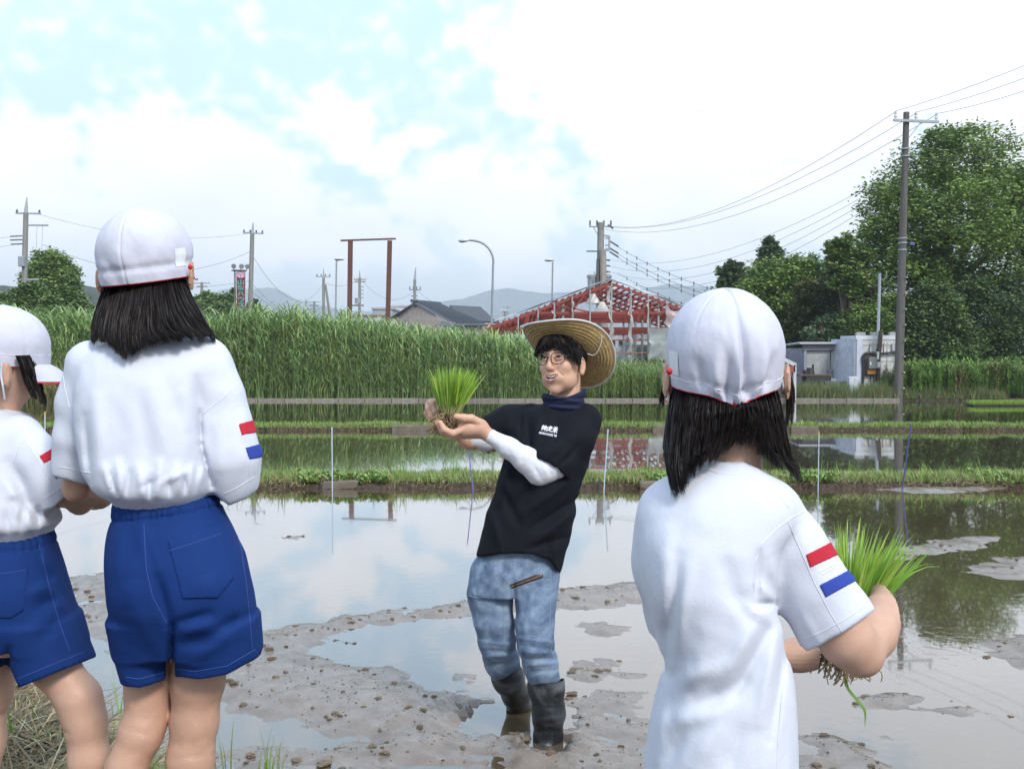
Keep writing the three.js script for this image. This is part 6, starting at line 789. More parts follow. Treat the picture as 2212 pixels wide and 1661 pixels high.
  const wf = F.folds([[92, 1160, 104, 1230, 8, .005], [100, 1230, 120, 1280, 10, -.007], [70, 1280, 115, 1260, 14, .007], [80, 1310, 130, 1290, 10, -.006], [110, 1270, 140, 1320, 10, .006], [60, 1350, 120, 1330, 16, .005], [20, 1400, 10, 1440, 8, -.01], [90, 1380, 130, 1340, 16, -.004]]);
  const shortsF = (p) => { let v = smin(smin(hip(p), smax(smax(lg(p), c1(p), .003), -il(p), .003), .02), smax(lg2(p), c2(p), .003), .015); const yb = p.y - F.yOf(1172); if (yb > -.02) { const th = Math.atan2(p.x - F.xOf(0), p.z + F.d); v -= .0022 * Math.sin(th * 46) * sstep(-.012, .006, yb); v += .0035 * Math.exp(-((yb / .003) ** 2)); } return dress(v, p, (w) => wf(w) + .002 * fbm3(w.x * 9, w.y * 7, w.z * 9 + 18, 3)); };
  const sh = part('shorts', cloth(F.mesh(shortsF, F.box(-125, 1130, 210, 1500, .18, -.18), .0045)), shortsBlue, t);
  for (const s of [[[38, 1466], [100, 1440], [180, 1408]], [[84, 1176], [100, 1240], [112, 1290], [130, 1350], [150, 1405]]]) { const g = F.seam(shortsF, s); if (g) part('seam', g, seamBlue, sh); }
  const pk = F.prism([[-40, 1222], [58, 1208], [70, 1306], [24, 1336], [-40, 1334]], .3, 0); const pocket = part('pocket', cloth(F.mesh((p) => Math.max(shortsF(p) - .0026, pk(p)), F.box(-140, 1200, 100, 1400, .18, .0), .0035)), shortsBlue, sh); const pg = F.seam((p) => shortsF(p) - .0026, [[-5, 1240], [30, 1235], [58, 1230]], .0008); if (pg) part('seam', pg, seamBlue, pocket);
  part('hair', merge([hairLocks(F, [[0, [34, 768, .06], [44, 795, .06], [52, 825, .055], [68, 858, .05]], [.5, [54, 768, .04], [66, 800, .04], [76, 835, .035], [88, 872, .03]], [1, [74, 766, .0], [82, 800, .0], [90, 835, .0], [98, 884, .0]]], 700, 51, { clumps: 8, jitter: 5, uneven: 16, fray: 10, width: .0026, baseLen: .8 }), hairLocks(F, [[0, [-90, 776, .03], [-92, 830, .05], [-90, 880, .06]], [.5, [-40, 782, .075], [-42, 830, .08], [-44, 885, .085]], [.85, [-20, 784, .07], [-28, 815, .075], [-34, 850, .08]], [1, [-6, 780, .07], [-12, 800, .065], [-18, 825, .06]]], 900, 52, { clumps: 20, jitter: 6, width: .0026, baseLen: .8 })]), hairMat, t);
  const cap = schoolCap(t, frame(pt(0, 746, -.015), -1.15, .06, -.1), { a: .0865, b: .085, c: .1, hem: (th) => -.48 + .03 * Math.cos(th), seams: [0, 1.05, 2.09, -1.05, -2.09, Math.PI], seed: 19, tuck: .1, brim: .046 });
  part('chin_strap', tube([pt(4, 782, .075), pt(2, 810, .07), pt(6, 835, .066), pt(10, 862, .05)], .0022, 6, 16), mat(.8, .82, .88, .6), cap);
}
// ---------- the farmer ----------
const denimTex = noiseTexture(1024, (u, v) => { const a = tileF(u, v, 7, 5, 91), w = tileN(u, v, 160, 5) * .5 + tileN(u, v, 90, 2) * .3, k = clamp(.45 + a * .8, 0, 1); return [lerp(.27, .62, k) + w * .1, lerp(.34, .69, k) + w * .1, lerp(.45, .77, k) + w * .08]; }, false);
const denim = mat(1, 1, 1, .85, { map: denimTex, bumpMap: weave, bumpScale: .0006 }), denimSeam = mat(.22, .28, .38, .85), blackTee = clothMat(.008, .009, .014, { sheen: .2, sheenColor: rgb(.03, .035, .06), roughness: .85 }), gaiterNavy = clothMat(.022, .026, .06, { sheen: .5 }), armWhite = clothMat(.72, .73, .79), rubberTex = noiseTexture(512, (u, v) => { const k = sstep(-.1, .5, tileF(u, v, 5, 5, 77)); return [lerp(.15, .42, k), lerp(.16, .42, k), lerp(.17, .43, k)]; }, false), rubber = mat(.72, .74, .76, .38, { map: rubberTex, bumpMap: knit, bumpScale: .002 });
const strawTex = noiseTexture(512, (u, v) => { const braid = .5 + .5 * Math.sin(u * 2 * Math.PI * 96 + Math.sin(v * 2 * Math.PI * 8) * 2), k = .75 + .25 * tileF(u, v, 14, 4, 5) + .18 * (braid - .5), d = sstep(.42, .7, tileF(u, v, 3, 5, 66)); return [k * lerp(1.02, .8, d), k * lerp(.86, .66, d), k * lerp(.58, .46, d)]; }, false);
const strawBump = grayTex(512, (u, v) => .5 + .5 * Math.sin(u * 2 * Math.PI * 96 + Math.sin(v * 2 * Math.PI * 8) * 2));
{
  const F = figure(4.35), { pt } = F, t = thing('person', 'laughing man in straw hat, black shirt and rubber boots, holding up seedlings', 'person');
  // --- head, built in its own frame: x to his left, y up, z forward
  const HM = new THREE.Matrix4().compose(pt(1217, 784, .03), new THREE.Quaternion().setFromEuler(new THREE.Euler(-.1, -.56, .06, 'YXZ')), V(1, 1, 1).multiplyScalar(1.02)), HI = HM.clone().invert(), q = V();
  const E = (p, x, y, z, a, b, c) => ellipsoid(p, { x, y, z }, a, b, c), S = (p, x, y, z, r) => Math.hypot(p.x - x, p.y - y, p.z - z) - r, C = (p, a, b, ra, rb) => capsule(p, { x: a[0], y: a[1], z: a[2] }, { x: b[0], y: b[1], z: b[2] }, ra, rb);
  const headL = (p) => {
    const m = { x: Math.abs(p.x), y: p.y, z: p.z };
    let v = E(p, 0, .035, -.012, .076, .088, .094);
    v = smin(v, E(p, 0, -.035, .028, .06, .078, .062), .03); v = smin(v, E(m, .034, -.07, .03, .03, .035, .045), .025); v = smin(v, S(p, 0, -.106, .066, .02), .026);
    v = smin(v, E(m, .038, -.022, .066, .025, .022, .022), .022);            // cheeks, raised by the smile
    v = smin(v, C(m, [.004, .034, .087], [.042, .036, .072], .011, .01), .016); // brow
    v = smax(v, -S(m, .031, .012, .107, .017), .016);                          // sockets
    v = smin(v, E(m, .031, .012, .079, .016, .011, .012), .006);              // lids
    v = smin(v, C(p, [0, .022, .09], [0, -.022, .11], .0075, .0105), .012); v = smin(v, E(p, 0, -.03, .107, .013, .01, .012), .008); v = smin(v, S(m, .013, -.031, .099, .0075), .007); v = smax(v, -E(m, .006, -.039, .107, .0035, .003, .005), .003);
    v = smin(v, E(p, 0, -.062, .082, .034, .022, .02), .016);                 // muzzle
    v = smin(v, C(m, [0, -.055, .103], [.034, -.048, .08], .0045, .003), .005); v = smin(v, C(m, [0, -.079, .099], [.03, -.057, .083], .006, .003), .005);
    v = smax(v, -E({ x: p.x, y: p.y - 13 * p.x * p.x, z: p.z }, 0, -.0655, .102, .031, .0102, .02), .004);             // open mouth
    v = smax(v, -C(m, [.019, -.032, .1], [.043, -.058, .082], .0014, .002), .006); // smile lines
    const e = { x: m.x - .078, y: p.y + .014, z: p.z + .008 }; let er = E(e, .002, 0, 0, .009, .031, .019); er = smax(er, -E(e, .01, .004, .002, .007, .022, .012), .006); er = smin(er, S(e, 0, -.028, .006, .009), .008); v = smin(v, er, .008);
    return v;
  };
  const headW = (p) => headL(q.copy(p).applyMatrix4(HI));
  const hb = [V(1e9, 1e9, 1e9), V(-1e9, -1e9, -1e9)]; for (const x of [-.11, .11]) for (const y of [-.15, .15]) for (const z of [-.13, .14]) { const c = V(x, y, z).applyMatrix4(HM); hb[0].min(c); hb[1].max(c); }
  const neckF = F.chain([[1222, 920, .0, 40], [1220, 870, .0, 33], [1222, 820, -.01, 32]], .02);
  // --- arms and hands
  const armL = F.chain([[1255, 915, .02, 20], [1212, 990, .1, 24], [1166, 1014, .12, 25], [1108, 974, .15, 19], [1056, 940, .17, 13.5]], .02), armR = F.chain([[1140, 915, -.04, 22], [1062, 950, -.04, 24], [1012, 950, .0, 19], [955, 908, .06, 13]], .02);
  const palmL = F.chain([[1052, 938, .17, 14], [1036, 924, .175, 17], [1012, 925, .18, 17], [1000, 929, .185, 14]], .02), palmL2 = F.chain([[1040, 932, .15, 15], [1004, 935, .15, 14]], .02);
  const fL = [[[1004, 926, .2, 8], [978, 936, .21, 7.5], [960, 928, .205, 7], [951, 913, .2, 6]], [[1004, 932, .185, 8], [976, 942, .19, 7.5], [956, 932, .19, 7], [947, 916, .19, 6]], [[1004, 936, .165, 8], [976, 943, .165, 7.5], [955, 931, .165, 7], [944, 912, .17, 6]], [[1006, 938, .148, 7], [984, 942, .14, 6.5], [966, 932, .14, 6], [955, 920, .145, 5.5]], [[1038, 914, .19, 9.5], [1018, 904, .205, 9], [1002, 903, .215, 8.6], [986, 900, .22, 7]]].map((c) => F.chain(c, .006));
  const palmR = F.chain([[952, 908, .06, 13], [941, 894, .06, 15], [934, 876, .065, 16]], .02), fR = [[[940, 868, .085, 8], [948, 868, .1, 7.5], [950, 884, .11, 7], [951, 897, .11, 6]], [[932, 868, .08, 8], [935, 872, .105, 7.5], [940, 890, .115, 7], [944, 903, .11, 6]], [[926, 876, .07, 7.5], [925, 884, .095, 7], [932, 899, .105, 6.5], [940, 907, .1, 5.5]], [[926, 886, .06, 7], [922, 893, .08, 6.5], [930, 905, .09, 6], [938, 911, .09, 5]], [[944, 900, .06, 9], [956, 896, .08, 8], [964, 888, .09, 7]]].map((c) => F.chain(c, .006));
  const handL = (p) => { let v = Math.min(palmL(p), palmL2(p)); v = smin(palmL(p), palmL2(p), .02); v = smin(v, armL(p), .012); for (const f of fL) v = smin(v, f(p), .004); return v; }, handR = (p) => { let v = smin(palmR(p), armR(p), .012); for (const f of fR) v = smin(v, f(p), .004); return v; };
  const trunk = F.stack([[890, 1160, 1250, .06], [1000, 1110, 1250, .08], [1150, 1085, 1190, .06], [1230, 1070, 1180, .06]]), legA = F.chain([[1064, 1240, -.02, 42], [1070, 1380, -.02, 30], [1090, 1440, -.16, 24], [1110, 1500, -.28, 18]], .02), legB = F.chain([[1155, 1240, .02, 42], [1157, 1390, .1, 30], [1178, 1470, .06, 26], [1184, 1570, .03, 20]], .02);
  const body = (p) => { let v = smin(trunk(p), Math.min(legA(p), legB(p)), .03); v = smin(v, smin(armL(p), armR(p), .02), .03); return smin(v, neckF(p), .03); };
  part('body', uvSkin(merge([F.mesh(headW, hb, .0032), F.mesh(handL, F.box(936, 880, 1080, 965, .26, .08), .0032), F.mesh(handR, F.box(908, 848, 985, 930, .16, .0), .0032), F.mesh(body, F.box(940, 800, 1310, 1650, .2, -.45), .009)])), skinMan, t);
  // face: eyes, brows, mouth, glasses
  const eyeW = mat(.75, .72, .68, .2), iris = mat(.02, .012, .008, .15), lash = mat(.02, .015, .014, .6), into = (g) => g.applyMatrix4(HM);
  for (const s of [-1, 1]) { const e = part('eye', into(new THREE.SphereGeometry(.0112, 16, 12).scale(1, .75, 1).translate(s * .031, .0105, .0805)), eyeW, t); part('iris', into(new THREE.SphereGeometry(.0062, 12, 8).scale(1, 1, .5).translate(s * .031 - .001, .0105, .0895)), iris, e);
    part('eyelid', into(tube([[s * .016, .011, .0905], [s * .024, .0165, .0935], [s * .033, .0175, .0925], [s * .043, .012, .0845]], .0022, 6, 16)), lash, e); part('lower_lid', into(tube([[s * .018, .009, .0905], [s * .03, .0045, .093], [s * .042, .008, .086]], .0028, 6, 14)), skinMan, e);
    part('eyebrow', into(tube([[s * .012, .037, .097], [s * .03, .041, .092], [s * .046, .033, .081]], .0026, 6, 14).scale(1, 1, 1)), lash, t); }
  part('mouth_inside', into(new THREE.SphereGeometry(1, 20, 14).scale(.026, .0105, .014).translate(0, -.0625, .083)), mat(.09, .02, .02, .5), t);
  for (let i = -3; i <= 3; i++) part('tooth', into(new RoundedBoxGeometry(.0068, .0085, .005, 2, .0018).translate(i * .0063, -.0605 + i * i * .0006, .0975 - i * i * .0009)), mat(.78, .74, .66, .25), t); for (let i = -1; i <= 1; i++) part('tooth', into(new RoundedBoxGeometry(.0056, .0035, .005, 2, .0015).translate(i * .0055, -.0712, .095 - i * i * .001)), mat(.74, .7, .62, .25), t);
  for (const s of [-1, 1]) part('lip', into(tube([[-.034, -.049, .08], [-.016, s > 0 ? -.053 : -.0715, .0985], [0, s > 0 ? -.0555 : -.0775, .104], [.016, s > 0 ? -.053 : -.0715, .0985], [.034, -.049, .08]], s > 0 ? .0024 : .0034, 8, 24)), mat(.48, .2, .18, .45), t);
  { const g = part('eyeglasses', into(tube([[-.009, .016, .1105], [0, .0195, .112], [.009, .016, .1105]], .0013, 6, 12)), mat(.55, .45, .4, .3, { metalness: .6 }), t), rimM = mat(.008, .008, .01, .3); for (const s of [-1, 1]) { const pts = []; for (let i = 0; i < 24; i++) { const a = i / 24 * 2 * Math.PI, c = Math.cos(a), n = Math.sin(a), k = 1 / Math.pow(Math.pow(Math.abs(c), 3) + Math.pow(Math.abs(n), 3), 1 / 3); const x = s * .0335 + c * k * .0245, y = .0065 + n * k * .0215; pts.push(V(x, y, .1105 - Math.pow(Math.abs(x) / .058, 2) * .014)); } part('rim', into(new THREE.TubeGeometry(new THREE.CatmullRomCurve3(pts, true), 60, .0017, 6, true)), rimM, g); part('lens', into(new THREE.ShapeGeometry(new THREE.Shape(pts.map((w) => new THREE.Vector2(w.x, w.y)))).translate(0, 0, .105)), mat(1, 1, 1, .02, { transmission: 1, thickness: 0, ior: 1.2 }), g); part('temple', into(tube([[s * .0575, .012, .098], [s * .07, .014, .085], [s * .08, .014, .02], [s * .083, .008, -.012]], .0016, 6, 20)), rimM, g); part('nose_pad', into(tube([[s * .0095, .008, .1085], [s * .009, -.001, .106]], .0012, 5, 6)), steel2(), g); } }
  function steel2() { return mat(.5, .5, .5, .3, { metalness: .7 }); }
  // hair
  const hairBase = (p) => { const m = { x: Math.abs(p.x), y: p.y, z: p.z }; let v = E(p, 0, .045, -.012, .084, .088, .1); v = smax(v, -(p.y - (p.z > .04 ? .052 + p.z * .1 : lerp(-.02, .05, sstep(-.06, .05, p.z)))), .02); v = smin(v, C(m, [.08, .05, .02], [.083, .012, .012], .012, .006), .015); return v - .003 * n3(p.x * 40, p.y * 40, p.z * 40); };
  const hg = F.mesh((p) => hairBase(q.copy(p).applyMatrix4(HI)), hb, .0038); { const n = hg.attributes.position.count, c = new Float32Array(n * 3).fill(.011); hg.setAttribute('color', new THREE.BufferAttribute(c, 3)); }
  const locks = hairLocks({ pt: (x, y, z) => V(x, y, z).applyMatrix4(HM) }, [[0, [-.01, .112, .06], [-.05, .085, .088], [-.078, .048, .07], [-.098, .03, .05]], [.2, [-.008, .112, .066], [-.03, .078, .1], [-.054, .045, .096], [-.076, .026, .08]], [.36, [-.004, .11, .07], [-.012, .08, .104], [-.03, .056, .106], [-.046, .036, .1]], [.44, [0, .11, .07], [.004, .085, .104], [.012, .06, .108], [.022, .044, .104]], [.6, [.006, .11, .068], [.03, .08, .1], [.05, .045, .094], [.066, .018, .078]], [.8, [.014, .11, .056], [.055, .08, .078], [.078, .035, .066], [.086, -.01, .055]], [1, [.02, .11, .04], [.074, .08, .045], [.09, .03, .03], [.09, -.022, .026]]], 1500, 61, { clumps: 14, tight: .7, jitter: .008, uneven: .02, fray: .012, depth: .006, shift: .016, width: .0026, baseLen: .75, scale: 1 });
  part('hair', merge([hg, locks]), hairMat, t);
  part('stubble', into(tube([[.012, -.112, .078], [.03, -.1, .066], [.045, -.085, .05]], .0012, 5, 10)), mat(.2, .13, .1, .7), t);
  // --- neck gaiter
  const gt = F.stack([[838, 1186, 1268, .07, .01], [848, 1172, 1268, .08, .015], [862, 1170, 1264, .082, .015], [878, 1174, 1264, .08, .01], [890, 1180, 1260, .074, .005]]), gin = F.stack([[820, 1190, 1256, .064, .01], [870, 1188, 1252, .066, .01]]), tilt = F.prism([[1100, 842], [1168, 846], [1210, 862], [1240, 852], [1266, 840], [1330, 838], [1330, 900], [1100, 900]], .3, -.3);
  const gf = F.folds([[1172, 858, 1260, 868, 4, .007], [1174, 868, 1262, 860, 3, -.006], [1176, 878, 1258, 884, 4, .006], [1180, 872, 1250, 876, 3, -.005], [1180, 850, 1230, 862, 3, .004]]);
  part('neck_gaiter', cloth(F.mesh((p) => smax(smax(gt(p), -gin(p), .004), tilt(p), .004) - gf(p), F.box(1155, 830, 1280, 898, .14, -.12), .0045)), gaiterNavy, t);
  // --- black shirt
  const wfK = 1.7, tor = F.stack([[872, 1176, 1262, .075, .0], [884, 1140, 1280, .085, 0], [900, 1118, 1288, .1, 0], [930, 1100, 1290, .115, .005], [990, 1086, 1278, .125, .01], [1053, 1068, 1258, .13, .01], [1109, 1048, 1244, .134, .01], [1161, 1034, 1236, .138, .01], [1202, 1022, 1224, .14, .01], [1250, 1016, 1216, .14, .01]]), slR = F.chain([[1146, 912, -.04, 40], [1100, 918, -.045, 40], [1030, 946, -.05, 40]], .03), slL = F.chain([[1262, 908, .03, 38], [1240, 948, .07, 42], [1202, 992, .1, 44], [1170, 1030, .12, 44]], .03);
  const cR = F.prism([[1046, 860], [1300, 860], [1300, 1020], [1076, 990], [1056, 984], [1040, 960]], .3, -.3), iR = F.chain([[1080, 925, -.045, 30], [1020, 950, -.05, 33]]), cL = F.prism([[1155, 976], [1180, 880], [1340, 860], [1340, 1040], [1224, 1028]], .4, -.3), iL = F.chain([[1205, 990, .1, 34], [1160, 1036, .12, 40]]), hemP = F.prism([[980, 860], [1340, 860], [1340, 1130], [1236, 1160], [1222, 1205], [1209, 1238], [1192, 1212], [1150, 1196], [1080, 1195], [1020, 1203], [980, 1203]], .4, -.4), iH = F.stack([[1172, 1066, 1188, .09, .01], [1290, 1046, 1190, .11, .01]]);
  const wf = F.folds([[1140, 900, 1150, 1000, 10, -.01], [1165, 900, 1150, 990, 8, .008], [1180, 960, 1130, 1030, 12, .009], [1160, 1040, 1110, 1100, 12, -.009], [1230, 1040, 1130, 1110, 12, .01], [1240, 1080, 1150, 1140, 10, -.01], [1235, 1110, 1160, 1170, 10, .009], [1220, 1160, 1140, 1185, 8, -.007], [1100, 1000, 1085, 1080, 10, .008], [1085, 1060, 1120, 1130, 10, -.008], [1060, 1110, 1080, 1180, 10, .007], [1200, 1150, 1200, 1220, 7, .003], [1180, 1160, 1184, 1205, 6, -.003], [1230, 940, 1180, 990, 8, .006], [1250, 960, 1205, 1010, 6, -.006], [1110, 890, 1090, 940, 8, .006], [1125, 885, 1125, 940, 6, -.006], [1212, 890, 1200, 930, 8, -.005]]);
  const teeF = (p) => { const a = smax(smax(slR(p), cR(p), .004), -iR(p), .004), b = smax(smax(slL(p), cL(p), .004), -iL(p), .004), c = smax(smax(tor(p), hemP(p), .004), -iH(p), .004); return dress(smin(smin(c, a, .03), b, .016), p, (w) => wf(w) * wfK + .005 * fbm3(w.x * 6, w.y * 5, w.z * 6 + 33, 3)); };
  const tee = part('shirt', cloth(F.mesh(teeF, F.box(1000, 862, 1320, 1250, .26, -.2), .0062)), blackTee, t);
  { const c = document.createElement('canvas'); c.width = 256; c.height = 160; const x = c.getContext('2d'); x.clearRect(0, 0, 256, 160); x.strokeStyle = '#f2f3ff'; x.fillStyle = '#f2f3ff'; x.lineCap = 'round'; x.lineJoin = 'round';
    const st = (x0, w, lw, strokes) => { x.lineWidth = lw; for (const s of strokes) { x.beginPath(); s.forEach(([a, b], i) => (i ? x.lineTo(x0 + a * w, 8 + b * 84) : x.moveTo(x0 + a * w, 8 + b * 84))); x.stroke(); } };
    st(14, 70, 9, [[[.2, .02], [.28, .12]], [[.04, .24], [.4, .24], [.05, .62]], [[.24, .42], [.24, .98]], [[.3, .46], [.42, .58]], [[.52, .2], [.52, .68], [.98, .68], [.98, .2], [.52, .2]], [[.54, .44], [.96, .44]], [[.75, .02], [.75, .98]]]); st(92, 76, 8, [[[.5, 0], [.5, .2]], [[.5, .1], [.85, .1]], [[.12, .22], [.92, .22], [.88, .36]], [[.12, .22], [.1, .6], [0, .98]], [[.3, .4], [.8, .36]], [[.5, .28], [.5, .5], [.85, .5]], [[.3, .6], [.26, .8], [.12, .98]], [[.4, .62], [.66, .62], [.66, .92], [.98, .92], [.98, .8]], [[.22, .74], [.56, .74]]]); st(176, 70, 11, [[[.5, 0], [.5, 1]], [[.02, .46], [.98, .46]], [[.14, .1], [.3, .32]], [[.86, .08], [.68, .32]], [[.46, .5], [.06, .92]], [[.54, .5], [.94, .92]]]);
    x.font = 'bold 44px serif'; x.textBaseline = 'alphabetic'; x.fillText('MIKOSHI M', 4, 146, 250); const tx = new THREE.CanvasTexture(c); tx.colorSpace = THREE.SRGBColorSpace;
    const corner = [[1170, 916], [1208, 922], [1202, 946], [1162, 938]], pos = [], uv = [], ix = [], N = 8; for (let j = 0; j <= N; j++) for (let i = 0; i <= N; i++) { const u = i / N, v = j / N, px = lerp(lerp(corner[0][0], corner[1][0], u), lerp(corner[3][0], corner[2][0], u), v), py = lerp(lerp(corner[0][1], corner[1][1], u), lerp(corner[3][1], corner[2][1], u), v), h = F.hit(teeF, px, py, .0022) || pt(px, py, .1); pos.push(h.x, h.y, h.z); uv.push(u, 1 - v); } for (let j = 0; j < N; j++) for (let i = 0; i < N; i++) { const a = j * (N + 1) + i, b = a + N + 1; ix.push(a, b, a + 1, b, b + 1, a + 1); } const g = new THREE.BufferGeometry(); g.setAttribute('position', new THREE.Float32BufferAttribute(pos, 3)); g.setAttribute('uv', new THREE.Float32BufferAttribute(uv, 2)); g.setIndex(ix); g.computeVertexNormals(); part('chest_print', g, new THREE.MeshStandardMaterial({ map: tx, transparent: true, alphaTest: .35, roughness: .8, side: THREE.DoubleSide }), tee); }
  // --- white arm sleeves
  const asL = F.chain([[1226, 975, .09, 33], [1196, 1000, .105, 34], [1166, 1014, .12, 31], [1135, 992, .135, 25], [1100, 968, .152, 20], [1046, 934, .172, 15]], .03), asR = F.chain([[1080, 930, -.045, 30], [1050, 948, -.03, 26], [1014, 946, .0, 20], [978, 926, .03, 16], [945, 902, .066, 14]], .02), kL = F.prism([[1061, 928], [1300, 860], [1300, 1080], [1100, 1080], [1045, 955]], .4, -.3), kR = F.prism([[962, 880], [1120, 860], [1120, 1000], [960, 1000], [948, 912]], .3, -.3);
  const asf = F.folds([[1150, 1000, 1170, 1036, 5, -.004], [1165, 990, 1185, 1030, 5, .004], [1016, 930, 1014, 965, 3, -.005], [1100, 955, 1110, 985, 5, .002], [1125, 970, 1128, 1005, 5, -.002], [1062, 932, 1052, 953, 3, .003]]);
  part('arm_sleeve', cloth(F.mesh((p) => smax(asL(p), kL(p), .003) - asf(p) - .001 * n3(p.x * 30, p.y * 30, p.z * 30), F.box(1035, 915, 1270, 1060, .28, -.02), .0046)), armWhite, t); part('arm_sleeve', cloth(F.mesh((p) => smax(asR(p), kR(p), .003) - asf(p), F.box(940, 885, 1115, 985, .14, -.14), .0046)), armWhite, t);
  // --- jeans
  const hips = F.stack([[1180, 1050, 1196, .1, .01], [1205, 1030, 1202, .11, .01], [1240, 1018, 1206, .118, .012], [1280, 1012, 1204, .11, .012]]), jA = F.chain([[1064, 1240, -.01, 47], [1062, 1290, .0, 50], [1067, 1340, .01, 43], [1073, 1385, .005, 39], [1083, 1425, -.06, 37], [1097, 1462, -.16, 33]], .02), jB = F.chain([[1156, 1240, .02, 52], [1155, 1300, .06, 46], [1155, 1350, .09, 41], [1157, 1390, .1, 39], [1167, 1432, .08, 37], [1178, 1478, .06, 34]], .02), kA = F.prism([[960, 1150], [1140, 1150], [1140, 1416], [1124, 1440], [1094, 1462], [1066, 1472], [960, 1460]], .4, -.5), kB = F.prism([[1060, 1150], [1260, 1150], [1260, 1460], [1212, 1474], [1175, 1476], [1143, 1482], [1100, 1474]], .4, -.5);
  const jf = F.folds([[1116, 1378, 1195, 1388, 4, .006], [1120, 1392, 1196, 1404, 4, -.006], [1126, 1408, 1198, 1412, 4, .006], [1130, 1422, 1202, 1424, 4, -.006], [1134, 1438, 1204, 1432, 4, .006], [1140, 1452, 1206, 1446, 4, -.005], [1034, 1386, 1106, 1392, 4, .005], [1040, 1404, 1110, 1408, 4, -.006], [1044, 1420, 1116, 1414, 4, .006], [1052, 1438, 1116, 1426, 4, -.005], [1108, 1250, 1112, 1330, 6, -.012], [1060, 1230, 1100, 1250, 8, .005], [1020, 1290, 1090, 1304, 5, -.004], [1130, 1330, 1180, 1325, 8, .004], [1120, 1350, 1180, 1352, 6, -.003], [1095, 1300, 1105, 1390, 7, .006], [1080, 1215, 1110, 1255, 7, -.005]]);
  const jeans0 = (p) => smin(smin(hips(p), smax(jA(p), kA(p), .004), .03), smax(jB(p), kB(p), .004), .018), jeansF = (p) => dress(jeans0(p), p, (w) => jf(w) + .0035 * fbm3(w.x * 9, w.y * 9, w.z * 9 + 43, 3));
  const jeans = part('jeans', cloth(F.mesh(jeansF, F.box(1000, 1175, 1235, 1485, .22, -.3), .0058), 1.7), denim, t);
  for (const s of [[[1116, 1376], [1140, 1372], [1165, 1376], [1194, 1390]], [[1032, 1382], [1060, 1386], [1085, 1392]], [[1012, 1286], [1040, 1294], [1086, 1304]], [[1086, 1304], [1088, 1340], [1090, 1390], [1096, 1430]], [[1190, 1228], [1190, 1290], [1188, 1340], [1186, 1372], [1194, 1420]], [[1148, 1196], [1165, 1210], [1184, 1226]], [[1076, 1200], [1076, 1230], [1098, 1260], [1112, 1300]], [[1104, 1280], [1124, 1264], [1188, 1250]], [[1145, 1462], [1170, 1456], [1196, 1440]]]) { const g = F.seam(jeansF, s, .0013); if (g) part('seam', g, denimSeam, jeans); }
  { const zp = F.prism([[1101, 1262], [1172, 1235], [1174, 1247], [1104, 1272]], .4, 0), z = part('zip_pocket', cloth(F.mesh((p) => Math.max(jeansF(p) - .002, zp(p)), F.box(1094, 1228, 1190, 1300, .24, 0), .003)), mat(.035, .02, .022, .7), jeans), g = F.seam((p) => jeansF(p) - .002, [[1104, 1267], [1138, 1254], [1171, 1242]], .0018); if (g) part('zip', g, mat(.3, .17, .08, .4, { metalness: .5 }), z); }
  // --- boots
  const bA = F.chain([[1086, 1440, -.12, 34], [1098, 1465, -.18, 33], [1114, 1500, -.28, 28], [1126, 1536, -.4, 26], [1114, 1552, -.32, 24]], .03), bB = F.chain([[1176, 1455, .06, 36], [1180, 1480, .06, 37], [1185, 1540, .05, 34], [1184, 1590, .03, 29], [1183, 1622, .02, 27], [1174, 1640, .12, 25]], .03), tA = F.prism([[1000, 1600], [1200, 1600], [1200, 1452], [1140, 1440], [1120, 1426], [1060, 1462], [1000, 1490]], .4, -.7), tB = F.prism([[1080, 1700], [1300, 1700], [1300, 1464], [1217, 1465], [1180, 1466], [1141, 1472], [1080, 1476]], .4, -.7), ibA = F.chain([[1080, 1425, -.1, 33], [1098, 1465, -.18, 29]]), ibB = F.chain([[1176, 1450, .06, 34], [1180, 1490, .06, 33]]);
  const bf = F.folds([[1150, 1520, 1215, 1530, 7, -.005], [1152, 1560, 1212, 1550, 7, .006], [1158, 1580, 1206, 1575, 6, -.006], [1170, 1500, 1175, 1560, 10, .004], [1085, 1490, 1140, 1500, 8, .004], [1200, 1480, 1206, 1560, 8, -.003]]);
  part('rubber_boot', cloth(F.mesh((p) => smax(smax(bA(p), tA(p), .003), -ibA(p), .003) - bf(p), F.box(1040, 1415, 1180, 1590, .1, -.52), .006), 2), rubber, t); part('rubber_boot', cloth(F.mesh((p) => smax(smax(bB(p), tB(p), .003), -ibB(p), .003) - bf(p) - .002 * n3(p.x * 14, p.y * 14, p.z * 14), F.box(1125, 1455, 1240, 1680, .24, -.1), .0055), 2), rubber, t);
  // --- straw hat: a saddle shaped brim of sewn braid, worn far back
  const hat = new THREE.Matrix4().compose(pt(1222, 758, .0), new THREE.Quaternion().setFromEuler(new THREE.Euler(-.62, -.66, .12, 'YXZ')), V(1, 1, 1)), RIN = .084, ROUT = .212;
  const brimP = (a, r) => { // a = 0 front, + towards his left
    const k = clamp((r - RIN) / (ROUT - RIN), -.2, 1), side = Math.sin(a) ** 2, fr = Math.cos(a); const L = r * (1 - .12 * (fr > 0 ? fr : 0)); let y = k * k * (.062 * side + .012 * (fr > 0 ? fr : 0)) - .018 * k * (fr < 0 ? -fr : 0) + .0012 * Math.sin(k * Math.PI * 9 * 2) ; const pull = 1 - .16 * k * side; return V(Math.sin(a) * L * pull, y - .01, Math.cos(a) * L * 1.02); };
